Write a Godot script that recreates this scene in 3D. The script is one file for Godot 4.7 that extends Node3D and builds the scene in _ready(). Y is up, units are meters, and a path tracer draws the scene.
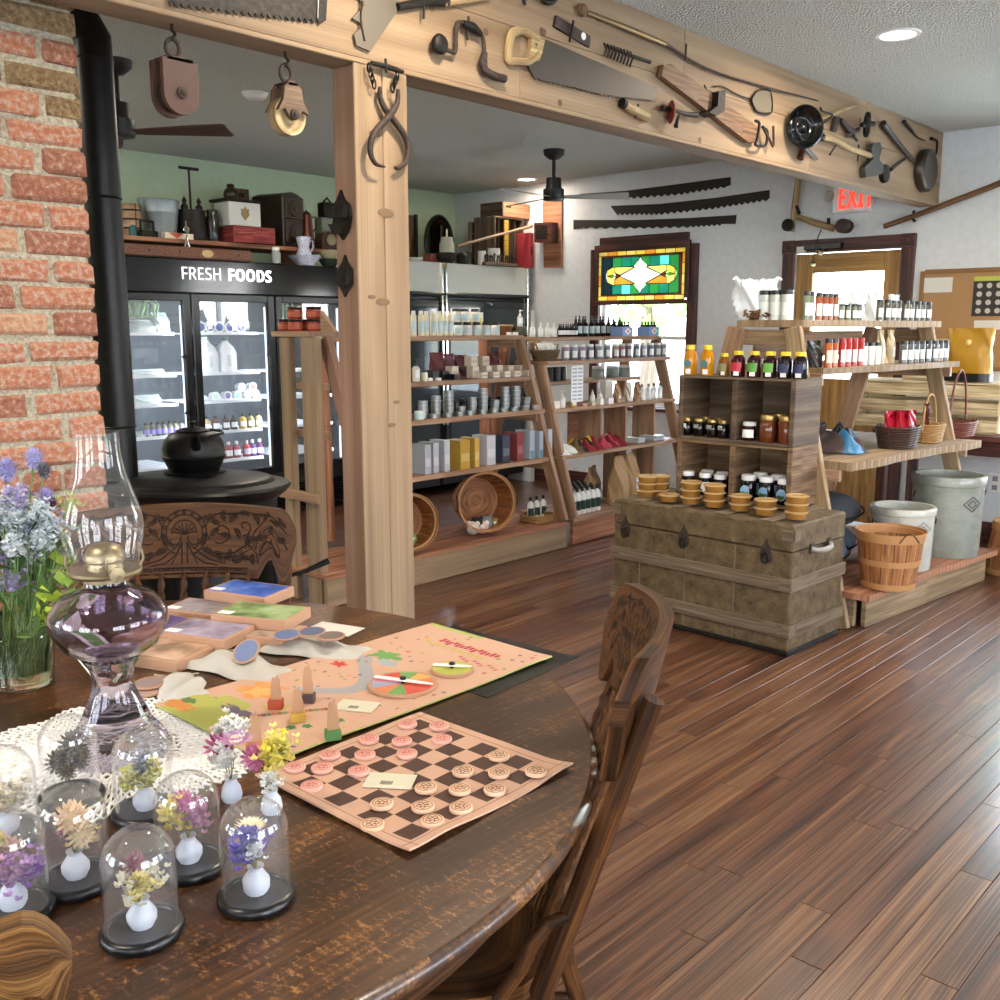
extends Node3D
# An old country store: round oak table, timber beam hung with tools, coolers and plank shelves.
# World: -Z runs along the beam, +X towards the open floor; photo pixels become directions from the camera.

const CAM_H := 1.45
const FOC := 990.0
const PITCH := 9.9
const YAW := 42.7
const CEIL := 2.74
const ZW := -7.15      # wall with stained glass window and door
const XB := -7.2       # green wall behind the coolers
const XBEAM := -2.54   # front face of the beam
const TBL := 0.76

var rng := RandomNumberGenerator.new()
var M := {}
var used := {}
var T := {}

# ---------- photo directions ----------
func ray(px: float, py: float) -> Vector3:
	var y := deg_to_rad(YAW)
	var p := deg_to_rad(PITCH)
	var fh := v3(-sin(y), 0, -cos(y))
	var r := v3(cos(y), 0, -sin(y))
	var fw := fh * cos(p) - Vector3.UP * sin(p)
	var up := Vector3.UP * cos(p) + fh * sin(p)
	return fw + r * (px - 500.0) / FOC - up * (py - 500.0) / FOC

func on_y(h: float, px: float, py: float) -> Vector3:
	var d := ray(px, py)
	return v3(0, CAM_H, 0) + d * ((h - CAM_H) / d.y)

func on_x(x: float, px: float, py: float) -> Vector3:
	var d := ray(px, py)
	return v3(0, CAM_H, 0) + d * (x / d.x)

func on_z(z: float, px: float, py: float) -> Vector3:
	var d := ray(px, py)
	return v3(0, CAM_H, 0) + d * (z / d.z)

# ---------- mesh builder ----------
class MB:
	var v := PackedVector3Array()
	var n := PackedVector3Array()
	var u := PackedVector2Array()
	var c := PackedColorArray()
	var t := Transform3D.IDENTITY
	var col := Color.WHITE
	var tinted := false
	var uo := Vector2.ZERO

	func at(p: Vector3, b := Basis.IDENTITY) -> MB:
		t = Transform3D(b, p)
		return self

	func tint(k: Color) -> MB:
		col = k
		tinted = true
		return self

	func vert(p: Vector3, nn: Vector3, uv: Vector2) -> void:
		v.append(t * p)
		n.append((t.basis * nn).normalized())
		u.append(uv + uo)
		c.append(col)

	# convex face, points in either turn; hint tells outside
	func face(pts: Array, hint: Vector3, uvs: Array) -> void:
		var nn: Vector3 = (pts[1] - pts[0]).cross(pts[2] - pts[0])
		if nn.length_squared() < 1e-16 and pts.size() > 3:
			nn = (pts[2] - pts[0]).cross(pts[3] - pts[0])
		nn = nn.normalized()
		var fl := nn.dot(hint) < 0.0
		if fl:
			nn = -nn
		for i in range(1, pts.size() - 1):
			var a := i + 1
			var b := i
			if fl:
				a = i
				b = i + 1
			vert(pts[0], nn, uvs[0])
			vert(pts[a], nn, uvs[a])
			vert(pts[b], nn, uvs[b])

	# smooth quad a b c d counter-clockwise from outside
	func squad(a: Vector3, b: Vector3, d: Vector3, e: Vector3, na: Vector3, nb: Vector3, nd: Vector3, ne: Vector3, ua: Vector2, ub: Vector2, ud: Vector2, ue: Vector2) -> void:
		vert(a, na, ua)
		vert(d, nd, ud)
		vert(b, nb, ub)
		vert(a, na, ua)
		vert(e, ne, ue)
		vert(d, nd, ud)

	func _buv(p: Vector3, i: int, g: int) -> Vector2:
		if g == i:
			return Vector2(p[(i + 1) % 3], p[(i + 2) % 3])
		return Vector2(p[g], p[3 - g - i])

	func box(ce: Vector3, s: Vector3, bev := 0.0, g := -1) -> MB:
		var h := s / 2.0
		if g < 0:
			g = s.max_axis_index()
		bev = minf(bev, minf(h.x, minf(h.y, h.z)) * 0.9)
		for i in 3:
			var j := (i + 1) % 3
			var k := (i + 2) % 3
			for sg in [-1.0, 1.0]:
				var pts := []
				var uvs := []
				for q in [[-1, -1], [1, -1], [1, 1], [-1, 1]]:
					var p := Vector3.ZERO
					p[i] = sg * h[i]
					p[j] = q[0] * (h[j] - bev)
					p[k] = q[1] * (h[k] - bev)
					pts.append(p + ce)
					uvs.append(_buv(p, i, g))
				var hint := Vector3.ZERO
				hint[i] = sg
				face(pts, hint, uvs)
		if bev > 0.0:
			for i in 3:
				var j := (i + 1) % 3
				var k := (i + 2) % 3
				for si in [-1.0, 1.0]:
					for sj in [-1.0, 1.0]:
						var pts := []
						var uvs := []
						for q in [[0, -1], [0, 1], [1, 1], [1, -1]]:
							var p := Vector3.ZERO
							p[i] = si * (h[i] - (bev if q[0] else 0.0))
							p[j] = sj * (h[j] - (0.0 if q[0] else bev))
							p[k] = q[1] * (h[k] - bev)
							pts.append(p + ce)
							uvs.append(_buv(p, i, g))
						var hint := Vector3.ZERO
						hint[i] = si
						hint[j] = sj
						face(pts, hint, uvs)
			for sx in [-1.0, 1.0]:
				for sy in [-1.0, 1.0]:
					for sz in [-1.0, 1.0]:
						var q := Vector3(sx, sy, sz)
						var a := Vector3(sx * h.x, sy * (h.y - bev), sz * (h.z - bev))
						var b := Vector3(sx * (h.x - bev), sy * h.y, sz * (h.z - bev))
						var d := Vector3(sx * (h.x - bev), sy * (h.y - bev), sz * h.z)
						face([a + ce, b + ce, d + ce], q, [_buv(a, 0, g), _buv(b, 0, g), _buv(d, 0, g)])
		return self

	# bar from a to b with a rectangular section (w along side, h along up)
	func bar(a: Vector3, b: Vector3, w: float, h: float, side := Vector3.ZERO, bev := 0.0) -> MB:
		var d := b - a
		var l := d.length()
		var z := d / l
		var x := side
		if x == Vector3.ZERO:
			x = Vector3.UP.cross(z)
			if x.length() < 0.01:
				x = Vector3.RIGHT
		x = (x - z * x.dot(z)).normalized()
		var y := z.cross(x)
		var keep := t
		t = t * Transform3D(Basis(x, y, z), (a + b) / 2.0)
		box(Vector3.ZERO, Vector3(w, h, l), bev, 2)
		t = keep
		return self

	func lathe(prof: Array, seg := 24, crease := 0.6, a0 := 0.0, a1 := TAU) -> MB:
		var m := prof.size()
		var sn := []
		for i in m - 1:
			var d: Vector2 = prof[i + 1] - prof[i]
			sn.append(Vector2(d.y, -d.x).normalized())
		var len := 0.0
		for i in m - 1:
			var p0: Vector2 = prof[i]
			var p1: Vector2 = prof[i + 1]
			var l1 := len + p0.distance_to(p1)
			if p0.distance_to(p1) < 1e-7:
				continue
			var n0: Vector2 = sn[i]
			var n1: Vector2 = sn[i]
			if i > 0 and sn[i].dot(sn[i - 1]) > crease:
				n0 = (sn[i] + sn[i - 1]).normalized()
			if i < m - 2 and sn[i].dot(sn[i + 1]) > crease:
				n1 = (sn[i] + sn[i + 1]).normalized()
			var rm := maxf(p0.x, p1.x)
			for k in seg:
				var aa := a0 + (a1 - a0) * k / seg
				var ab := a0 + (a1 - a0) * (k + 1) / seg
				var ca := Vector3(cos(aa), 0, -sin(aa))
				var cb := Vector3(cos(ab), 0, -sin(ab))
				squad(ca * p0.x + Vector3.UP * p0.y, cb * p0.x + Vector3.UP * p0.y, cb * p1.x + Vector3.UP * p1.y, ca * p1.x + Vector3.UP * p1.y,
					ca * n0.x + Vector3.UP * n0.y, cb * n0.x + Vector3.UP * n0.y, cb * n1.x + Vector3.UP * n1.y, ca * n1.x + Vector3.UP * n1.y,
					Vector2(aa * rm, len), Vector2(ab * rm, len), Vector2(ab * rm, l1), Vector2(aa * rm, l1))
			len = l1
		return self

	# tube with per-point radii; lobes make a rope twist
	func tube(pts: Array, rad, sides := 8, caps := true, lobes := 0, twist := 0.0) -> MB:
		var m := pts.size()
		var tg := []
		for i in m:
			var d: Vector3 = pts[mini(i + 1, m - 1)] - pts[maxi(i - 1, 0)]
			tg.append(d.normalized())
		var ref := Vector3.UP if absf(tg[0].y) < 0.9 else Vector3.RIGHT
		var x: Vector3 = (ref - tg[0] * ref.dot(tg[0])).normalized()
		var rings := []
		var nrm := []
		var len := 0.0
		var lens := []
		for i in m:
			x = (x - tg[i] * x.dot(tg[i])).normalized()
			var y: Vector3 = tg[i].cross(x)
			var r: float = rad[i] if rad is Array else rad
			var ring := []
			var nr := []
			if i > 0:
				len += pts[i].distance_to(pts[i - 1])
			lens.append(len)
			for k in sides:
				var a := TAU * k / sides
				var rr := r
				if lobes > 0:
					rr = r * (1.0 + 0.24 * cos(lobes * a - twist * len))
				var dir: Vector3 = x * cos(a) + y * sin(a)
				ring.append(pts[i] + dir * rr)
				nr.append(dir)
			rings.append(ring)
			nrm.append(nr)
		if lobes > 0:
			for i in m:
				for k in sides:
					var e1: Vector3 = rings[i][(k + 1) % sides] - rings[i][(k + sides - 1) % sides]
					var e2: Vector3 = rings[mini(i + 1, m - 1)][k] - rings[maxi(i - 1, 0)][k]
					nrm[i][k] = e1.cross(e2).normalized()
		for i in m - 1:
			for k in sides:
				var k2 := (k + 1) % sides
				var ra: float = rad[i] if rad is Array else rad
				var c0 := TAU * k / sides * ra
				var c1 := TAU * (k + 1) / sides * ra
				squad(rings[i][k], rings[i][k2], rings[i + 1][k2], rings[i + 1][k], nrm[i][k], nrm[i][k2], nrm[i + 1][k2], nrm[i + 1][k],
					Vector2(lens[i], c0), Vector2(lens[i], c1), Vector2(lens[i + 1], c1), Vector2(lens[i + 1], c0))
		if caps:
			for e in [0, m - 1]:
				var hint: Vector3 = -tg[0] if e == 0 else tg[e]
				var uv := []
				for k in sides:
					uv.append(Vector2(cos(TAU * k / sides), sin(TAU * k / sides)) * 0.01)
				face(rings[e], hint, uv)
		return self

	# polygon in XY, extruded from z0 to z1
	func prism(poly: Array, z0: float, z1: float) -> MB:
		var pp := PackedVector2Array(poly)
		if Geometry2D.is_polygon_clockwise(pp):
			pp.reverse()
		var idx := Geometry2D.triangulate_polygon(pp)
		for i in range(0, idx.size(), 3):
			var a := pp[idx[i]]
			var b := pp[idx[i + 1]]
			var d := pp[idx[i + 2]]
			face([Vector3(a.x, a.y, z1), Vector3(b.x, b.y, z1), Vector3(d.x, d.y, z1)], Vector3.BACK, [a, b, d])
			face([Vector3(a.x, a.y, z0), Vector3(b.x, b.y, z0), Vector3(d.x, d.y, z0)], Vector3.FORWARD, [a, b, d])
		var m := pp.size()
		for i in m:
			var a := pp[i]
			var b := pp[(i + 1) % m]
			var e := b - a
			if e.length() < 1e-7:
				continue
			var hint := Vector3(e.y, -e.x, 0)
			face([Vector3(a.x, a.y, z0), Vector3(b.x, b.y, z0), Vector3(b.x, b.y, z1), Vector3(a.x, a.y, z1)], hint, [Vector2(0, z0), Vector2(e.length(), z0), Vector2(e.length(), z1), Vector2(0, z1)])
		return self

	# smooth sheet from a function of (u, v) in 0..1; thick > 0 closes it
	func sheet(nu: int, nv: int, f: Callable, thick := 0.0, uvs := Vector2.ONE) -> MB:
		var p := []
		for j in nv + 1:
			var row := []
			for i in nu + 1:
				row.append(f.call(float(i) / nu, float(j) / nv))
			p.append(row)
		var nn := []
		for j in nv + 1:
			var row := []
			for i in nu + 1:
				var du: Vector3 = p[j][mini(i + 1, nu)] - p[j][maxi(i - 1, 0)]
				var dv: Vector3 = p[mini(j + 1, nv)][i] - p[maxi(j - 1, 0)][i]
				var q := du.cross(dv)
				row.append(q.normalized() if q.length() > 1e-12 else Vector3.UP)
			nn.append(row)
		for side in ([1.0, -1.0] if thick > 0.0 else [1.0]):
			for j in nv:
				for i in nu:
					var o := -thick if side < 0 else 0.0
					var a: Vector3 = p[j][i] + nn[j][i] * o
					var b: Vector3 = p[j][i + 1] + nn[j][i + 1] * o
					var d: Vector3 = p[j + 1][i + 1] + nn[j + 1][i + 1] * o
					var e: Vector3 = p[j + 1][i] + nn[j + 1][i] * o
					var ua := Vector2(float(i) / nu, float(j) / nv) * uvs
					var ub := Vector2(float(i + 1) / nu, float(j) / nv) * uvs
					var ud := Vector2(float(i + 1) / nu, float(j + 1) / nv) * uvs
					var ue := Vector2(float(i) / nu, float(j + 1) / nv) * uvs
					if side > 0:
						squad(a, b, d, e, nn[j][i], nn[j][i + 1], nn[j + 1][i + 1], nn[j + 1][i], ua, ub, ud, ue)
					else:
						squad(b, a, e, d, -nn[j][i + 1], -nn[j][i], -nn[j + 1][i], -nn[j + 1][i + 1], ub, ua, ue, ud)
		if thick > 0.0:
			for j in nv:
				for i in [0, nu]:
					var s := -1.0 if i == 0 else 1.0
					var out: Vector3 = (p[j][i] - p[j][1 if i == 0 else nu - 1]) * absf(s)
					var a: Vector3 = p[j][i]
					var b: Vector3 = p[j + 1][i]
					face([a, b, b - nn[j + 1][i] * thick, a - nn[j][i] * thick], out, [Vector2.ZERO, Vector2.RIGHT * 0.01, Vector2.ONE * 0.01, Vector2.DOWN * 0.01])
			for i in nu:
				for j in [0, nv]:
					var out: Vector3 = p[j][i] - p[1 if j == 0 else nv - 1][i]
					var a: Vector3 = p[j][i]
					var b: Vector3 = p[j][i + 1]
					face([a, b, b - nn[j][i + 1] * thick, a - nn[j][i] * thick], out, [Vector2.ZERO, Vector2.RIGHT * 0.01, Vector2.ONE * 0.01, Vector2.DOWN * 0.01])
		return self

	func ball(ce: Vector3, r: Vector3, seg := 10, rings := 6, jit := 0.0, rg: RandomNumberGenerator = null) -> MB:
		var p := []
		for j in rings + 1:
			var row := []
			var b := PI * j / rings
			for i in seg + 1:
				var a := TAU * (i % seg) / seg
				var d := Vector3(sin(b) * cos(a), -cos(b), -sin(b) * sin(a))
				var k := 1.0
				if jit > 0.0:
					k = row[0][1] if i == seg else 1.0 + rg.randf_range(-jit, jit)
					if j == 0 or j == rings:
						k = 1.0
				row.append([d, k])
			p.append(row)
		for j in rings:
			for i in seg:
				var q := []
				for w in [[j, i], [j, i + 1], [j + 1, i + 1], [j + 1, i]]:
					var e: Array = p[w[0]][w[1]]
					q.append([ce + e[0] * r * e[1], (e[0] / r).normalized()])
				squad(q[0][0], q[1][0], q[2][0], q[3][0], q[0][1], q[1][1], q[2][1], q[3][1], Vector2(float(i) / seg, float(j) / rings), Vector2(float(i + 1) / seg, float(j) / rings), Vector2(float(i + 1) / seg, float(j + 1) / rings), Vector2(float(i) / seg, float(j + 1) / rings))
		return self

	func mesh() -> ArrayMesh:
		var a := []
		a.resize(Mesh.ARRAY_MAX)
		a[Mesh.ARRAY_VERTEX] = v
		a[Mesh.ARRAY_NORMAL] = n
		a[Mesh.ARRAY_TEX_UV] = u
		if tinted:
			a[Mesh.ARRAY_COLOR] = c
		var m := ArrayMesh.new()
		m.add_surface_from_arrays(Mesh.PRIMITIVE_TRIANGLES, a)
		return m

func mb() -> MB:
	var b := MB.new()
	b.uo = v2(rng.randf(), rng.randf()) * 3.0
	return b

# ---------- nodes ----------
func numbered(called: String) -> String:
	if not used.has(called):
		used[called] = 0
		return called
	used[called] += 1
	return "%s_%03d" % [called, used[called]]

func tag(o: Node, label: String, category: String, group := "") -> Node:
	o.set_meta("label", label)
	o.set_meta("category", category)
	if group != "":
		o.set_meta("group", group)
	return o

func thing(called: String, label: String, category: String, at := Vector3.ZERO, turn := 0.0, group := "") -> Node3D:
	var o := Node3D.new()
	o.name = numbered(called)
	add_child(o)
	o.position = at
	o.rotation.y = turn
	tag(o, label, category, group)
	return o

func put(b: MB, called: String, m: Material, parent: Node = self) -> MeshInstance3D:
	return putm(b.mesh(), called, m, parent)

func putm(me: Mesh, called: String, m: Material, parent: Node = self) -> MeshInstance3D:
	var o := MeshInstance3D.new()
	o.mesh = me
	o.material_override = m
	o.name = numbered(called) if parent == self else called
	parent.add_child(o, true)
	return o

func struct(b: MB, called: String, m: Material, label := "", category := "") -> MeshInstance3D:
	var o := put(b, called, m)
	o.set_meta("kind", "structure")
	if label != "":
		tag(o, label, category)
	return o

# a thing that is one mesh
func solo(b: MB, called: String, m: Material, label: String, category: String, group := "", at := Vector3.ZERO, turn := 0.0) -> MeshInstance3D:
	var o := put(b, called, m)
	o.position = at
	o.rotation.y = turn
	tag(o, label, category, group)
	return o

func dup(o: Node3D, at: Vector3, turn := 0.0, label := "", group := "") -> Node3D:
	var base := String(o.name).rstrip("0123456789").trim_suffix("_")
	var r: Node3D = o.duplicate()
	r.name = numbered(base)
	add_child(r)
	r.position = at
	r.rotation = v3(0, turn, 0)
	if label != "":
		r.set_meta("label", label)
	if group != "":
		r.set_meta("group", group)
	return r

# uses the prototype itself the first time, then copies
var proto := {}
func place(key: String, maker: Callable, at: Vector3, turn := 0.0, label := "", group := "") -> Node3D:
	if not proto.has(key):
		var o: Node3D = maker.call()
		proto[key] = o
		o.position = at
		o.rotation.y = turn
		if label != "":
			o.set_meta("label", label)
		if group != "":
			o.set_meta("group", group)
		return o
	return dup(proto[key], at, turn, label, group)

# ---------- textures and materials ----------
func nbytes(w: int, h: int, sd: int, freq: float, oct := 3, sw := 0, sh := 0, kind := FastNoiseLite.TYPE_SIMPLEX_SMOOTH) -> PackedByteArray:
	var f := FastNoiseLite.new()
	f.seed = sd
	f.noise_type = kind
	f.frequency = freq
	f.fractal_octaves = oct
	if kind == FastNoiseLite.TYPE_CELLULAR:
		f.cellular_return_type = FastNoiseLite.RETURN_DISTANCE
	var im := f.get_seamless_image(sw if sw else w, sh if sh else h)
	im.convert(Image.FORMAT_L8)
	if im.get_width() != w or im.get_height() != h:
		im.resize(w, h, Image.INTERPOLATE_CUBIC)
	return im.get_data()

func lut(stops: Array) -> PackedColorArray:
	var g := Gradient.new()
	var off := PackedFloat32Array()
	var cs := PackedColorArray()
	for s in stops:
		off.append(s[0])
		cs.append(s[1])
	g.offsets = off
	g.colors = cs
	var out := PackedColorArray()
	for i in 256:
		out.append(g.sample(i / 255.0))
	return out

func blend(layers: Array, k := 1.0) -> PackedByteArray:
	var n: int = layers[0][0].size()
	var out := PackedByteArray()
	out.resize(n)
	var L := layers.size()
	var a: PackedByteArray = layers[0][0]
	var wa: float = layers[0][1]
	var b: PackedByteArray = layers[1][0] if L > 1 else a
	var wb: float = layers[1][1] if L > 1 else 0.0
	var d: PackedByteArray = layers[2][0] if L > 2 else a
	var wd: float = layers[2][1] if L > 2 else 0.0
	for i in n:
		var s := 127.5 + k * ((a[i] - 127.5) * wa + (b[i] - 127.5) * wb + (d[i] - 127.5) * wd)
		out[i] = int(clampf(s, 0.0, 255.0))
	return out

func paint(bytes: PackedByteArray, w: int, h: int, stops: Array) -> ImageTexture:
	var l := lut(stops)
	var r := PackedByteArray()
	r.resize(256)
	var g := r.duplicate()
	var bl := r.duplicate()
	for i in 256:
		r[i] = int(l[i].r * 255)
		g[i] = int(l[i].g * 255)
		bl[i] = int(l[i].b * 255)
	var out := PackedByteArray()
	out.resize(w * h * 3)
	var j := 0
	for i in w * h:
		var q := bytes[i]
		out[j] = r[q]
		out[j + 1] = g[q]
		out[j + 2] = bl[q]
		j += 3
	return ImageTexture.create_from_image(Image.create_from_data(w, h, false, Image.FORMAT_RGB8, out))

func grey(bytes: PackedByteArray, w: int, h: int) -> ImageTexture:
	return ImageTexture.create_from_image(Image.create_from_data(w, h, false, Image.FORMAT_L8, bytes))

func hex(s: String) -> Color:
	return Color.html(s)

func mat(key: String, color: Color, rough := 0.6, metal := 0.0) -> StandardMaterial3D:
	if M.has(key):
		return M[key]
	var m := StandardMaterial3D.new()
	m.resource_name = key
	m.albedo_color = color
	m.roughness = rough
	m.metallic = metal
	M[key] = m
	return m

# grain runs along U; su and sv are metres per tile
func wood(key: String, sd: int, dark: Color, mid: Color, light: Color, rough := 0.5, su := 1.2, sv := 0.28, streak := 0.75, bump := 0.06) -> StandardMaterial3D:
	var w := 512
	var h := 512
	var fine := nbytes(w, h, sd, 0.06, 3, 24, 512)
	var broad := nbytes(w, h, sd + 1, 0.016, 2, 32, 256)
	var blot := nbytes(w, h, sd + 2, 0.012, 3, 128, 256)
	var b := blend([[fine, streak], [broad, 0.6], [blot, 0.5]])
	var m := mat(key, Color.WHITE, rough)
	m.albedo_texture = paint(b, w, h, [[0.0, dark], [0.28, dark.lerp(mid, 0.55)], [0.52, mid], [1.0, light]])
	m.heightmap_enabled = bump > 0.0
	if bump > 0.0:
		m.heightmap_texture = grey(fine, w, h)
		m.heightmap_scale = bump
	m.uv1_scale = v3(1.0 / su, 1.0 / sv, 1)
	return m

func mottled(key: String, sd: int, stops: Array, rough: float, size: float, freq := 0.03, bump := 0.0, metal := 0.0, world := false) -> StandardMaterial3D:
	var w := 256
	var n1 := nbytes(w, w, sd, freq, 4)
	var n2 := nbytes(w, w, sd + 5, freq * 4.0, 2)
	var b := blend([[n1, 0.8], [n2, 0.35]], 1.1)
	var m := mat(key, Color.WHITE, rough, metal)
	m.albedo_texture = paint(b, w, w, stops)
	m.uv1_triplanar = true
	m.uv1_world_triplanar = world
	m.uv1_scale = Vector3.ONE / size
	if bump > 0.0:
		m.heightmap_enabled = true
		m.heightmap_texture = grey(b, w, w)
		m.heightmap_scale = bump
	return m

func glass(key: String, color: Color, alpha: float, rough := 0.02) -> StandardMaterial3D:
	var m := mat(key, Color(color, alpha), rough)
	m.transparency = BaseMaterial3D.TRANSPARENCY_ALPHA
	return m

func crystal(key: String, color: Color, ior := 0.045) -> StandardMaterial3D:
	var m := mat(key, Color(color, 0.0), 0.01)
	m.transparency = BaseMaterial3D.TRANSPARENCY_ALPHA
	m.refraction_enabled = true
	m.refraction_scale = ior
	return m

func vmat(key: String, rough := 0.7) -> StandardMaterial3D:
	var m := mat(key, Color.WHITE, rough)
	m.vertex_color_use_as_albedo = true
	return m

func lin(s: String) -> Color:
	return Color.html(s).srgb_to_linear()

func rr(a: float, b: float) -> float:
	return rng.randf_range(a, b)

# ================= scene =================
func _ready() -> void:
	rng.seed = 20240611
	view_and_light()
	materials()
	shell()
	planks()
	beam_and_post()
	chimney()
	window_and_door()
	ceiling_things()
	outside()
	stove_corner()
	dining_table()
	chairs()
	coolers()
	cooler_tops()
	near_shelf()
	far_shelf()
	trunk_and_crates()
	step_display()
	right_corner()
	beam_tools()
	wall_tools()
	table_games()
	table_glass()

func view_and_light() -> void:
	var cam = Camera3D.new()
	cam.name = "camera"
	cam.position = v3(0, CAM_H, 0)
	cam.rotation_degrees = v3(-PITCH, YAW, 0)
	cam.fov = rad_to_deg(2.0 * atan(500.0 / FOC))
	cam.near = 0.05
	cam.far = 200.0
	add_child(cam)
	cam.current = true
	var e = Environment.new()
	e.background_mode = Environment.BG_SKY
	var sky = Sky.new()
	var sm = ProceduralSkyMaterial.new()
	sm.sky_top_color = Color(0.8, 0.88, 1.0)
	sm.sky_horizon_color = Color(1.0, 0.99, 0.97)
	sm.ground_bottom_color = Color(0.45, 0.47, 0.42)
	sm.ground_horizon_color = Color(0.8, 0.84, 0.82)
	sm.sun_angle_max = 1.0
	sky.sky_material = sm
	e.sky = sky
	e.background_energy_multiplier = 17.0
	e.tonemap_mode = Environment.TONE_MAPPER_LINEAR
	e.tonemap_exposure = 1.12
	e.sdfgi_enabled = true
	e.ssao_enabled = true
	e.ssil_enabled = true
	var w = WorldEnvironment.new()
	w.name = "environment"
	w.environment = e
	add_child(w)

const CAN_ENERGY := 2.8
func can_light(x: float, z: float, label: String, k := 1.0) -> void:
	var o = thing("recessed_light", label, "ceiling light", v3(x, CEIL, z), 0, "recessed ceiling lights")
	put(mb().lathe([v2(0.074, -0.001), v2(0.078, -0.008), v2(0.095, -0.006), v2(0.098, 0.0)], 32), "trim_ring", mat("can_trim", hex("f2f1ec"), 0.4), o)
	var lens = mat("can_lens", hex("fff6ea"), 0.4)
	lens.emission_enabled = true
	lens.emission = hex("fff3e2")
	lens.emission_energy_multiplier = 6.0
	put(mb().lathe([v2(0.0, -0.004), v2(0.04, -0.0036), v2(0.076, -0.002), v2(0.0, 0.0)], 32), "light_lens", lens, o)
	var l = AreaLight3D.new()
	l.name = "downlight"
	l.area_size = v2(0.13, 0.13)
	l.light_energy = CAN_ENERGY * k
	l.light_color = hex("fff0dc")
	l.shadow_enabled = true
	l.area_range = 14.0
	l.area_attenuation = 2.0
	l.position = v3(0, -0.012, 0)
	l.rotation_degrees = v3(-90, 0, 0)
	o.add_child(l)

func materials() -> void:
	wood("floor_a", 11, hex("351c10"), hex("643e28"), hex("86603f"), 0.34, 1.3, 0.16, 1.1, 0.05)
	wood("floor_b", 17, hex("2e170d"), hex("563220"), hex("714830"), 0.34, 1.3, 0.16, 1.1, 0.05)
	wood("floor_c", 23, hex("3d2315"), hex("6c472e"), hex("8f6845"), 0.36, 1.3, 0.16, 1.1, 0.05)
	wood("fir", 31, hex("7a634a"), hex("8f765a"), hex("a1886b"), 0.7, 2.0, 0.3, 0.4, 0.03)
	wood("fir_pink", 37, hex("805d48"), hex("967159"), hex("a88770"), 0.7, 2.0, 0.3, 0.45, 0.03)
	wood("cedar", 41, hex("774a30"), hex("a06a4c"), hex("bd8d6a"), 0.6, 1.1, 0.24, 0.6, 0.04)
	wood("shelfwood", 43, hex("785842"), hex("9f7c5f"), hex("b8997b"), 0.6, 1.1, 0.24, 0.55, 0.04)
	wood("barn", 47, hex("3b2d21"), hex("5c4a39"), hex("75624d"), 0.75, 0.8, 0.22, 0.55, 0.08)
	wood("oak", 53, hex("24150b"), hex("4b2f18"), hex("7d5530"), 0.28, 0.7, 0.16, 0.85, 0.02)
	wood("chairwood", 59, hex("221309"), hex("4a2c14"), hex("6b4522"), 0.5, 0.5, 0.12, 0.8, 0.03)
	wood("darktrim", 61, hex("1c0c08"), hex("43201a"), hex("6a372b"), 0.45, 0.9, 0.2, 0.8, 0.03)
	mat("oak", Color.WHITE).clearcoat_enabled = true
	M["oak"].clearcoat = 0.4
	M["oak"].clearcoat_roughness = 0.22
	for k in ["floor_a", "floor_b", "floor_c"]:
		M[k].clearcoat_enabled = true
		M[k].clearcoat = 0.5
		M[k].clearcoat_roughness = 0.17
	mottled("plaster_white", 71, [[0.0, hex("d3d4d4")], [1.0, hex("dfe0e0")]], 0.85, 0.6, 0.03, 0.03, 0.0, true)
	mottled("plaster_green", 73, [[0.0, hex("bfd0ae")], [1.0, hex("c9d9b9")]], 0.85, 0.6, 0.03, 0.03, 0.0, true)
	var pc = mottled("popcorn", 79, [[0.0, hex("cfcec3")], [0.5, hex("dcdbd0")], [1.0, hex("e6e5dc")]], 0.95, 0.42, 0.09, 2.4, 0.0, true)
	pc.heightmap_texture = grey(nbytes(256, 256, 80, 0.11, 3), 256, 256)
	mottled("iron", 83, [[0.0, hex("15130f")], [0.6, hex("2a2622")], [1.0, hex("3f352b")]], 0.55, 0.25, 0.04, 0.05, 0.6)
	mottled("rust", 87, [[0.0, hex("221a17")], [0.5, hex("3d322c")], [1.0, hex("5d4433")]], 0.7, 0.2, 0.04, 0.06, 0.35)
	mottled("stove_black", 89, [[0.0, hex("0f1011")], [1.0, hex("1d1e20")]], 0.42, 0.5, 0.03, 0.02, 0.3)
	mottled("galvanized", 91, [[0.0, hex("7f8a8c")], [0.5, hex("99a3a4")], [1.0, hex("b4bcbb")]], 0.45, 0.16, 0.05, 0.02, 0.6)
	mottled("old_paint", 93, [[0.0, hex("6d6247")], [0.5, hex("8f8769")], [1.0, hex("a9a183")]], 0.7, 0.2, 0.05, 0.05)
	mat("black_plastic", hex("0d0d0e"), 0.3)
	mat("white_plastic", hex("eceae4"), 0.4)
	mat("black_gloss", hex("08090a"), 0.12)
	mat("steel", hex("c9ccca"), 0.22, 1.0)
	mat("brass", hex("94866a"), 0.42, 1.0)
	mat("chrome", hex("d8d8d6"), 0.12, 1.0)
	mat("paper", hex("d6d3c8"), 0.8)
	M["chairwood"].metallic_specular = 0.28

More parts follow.
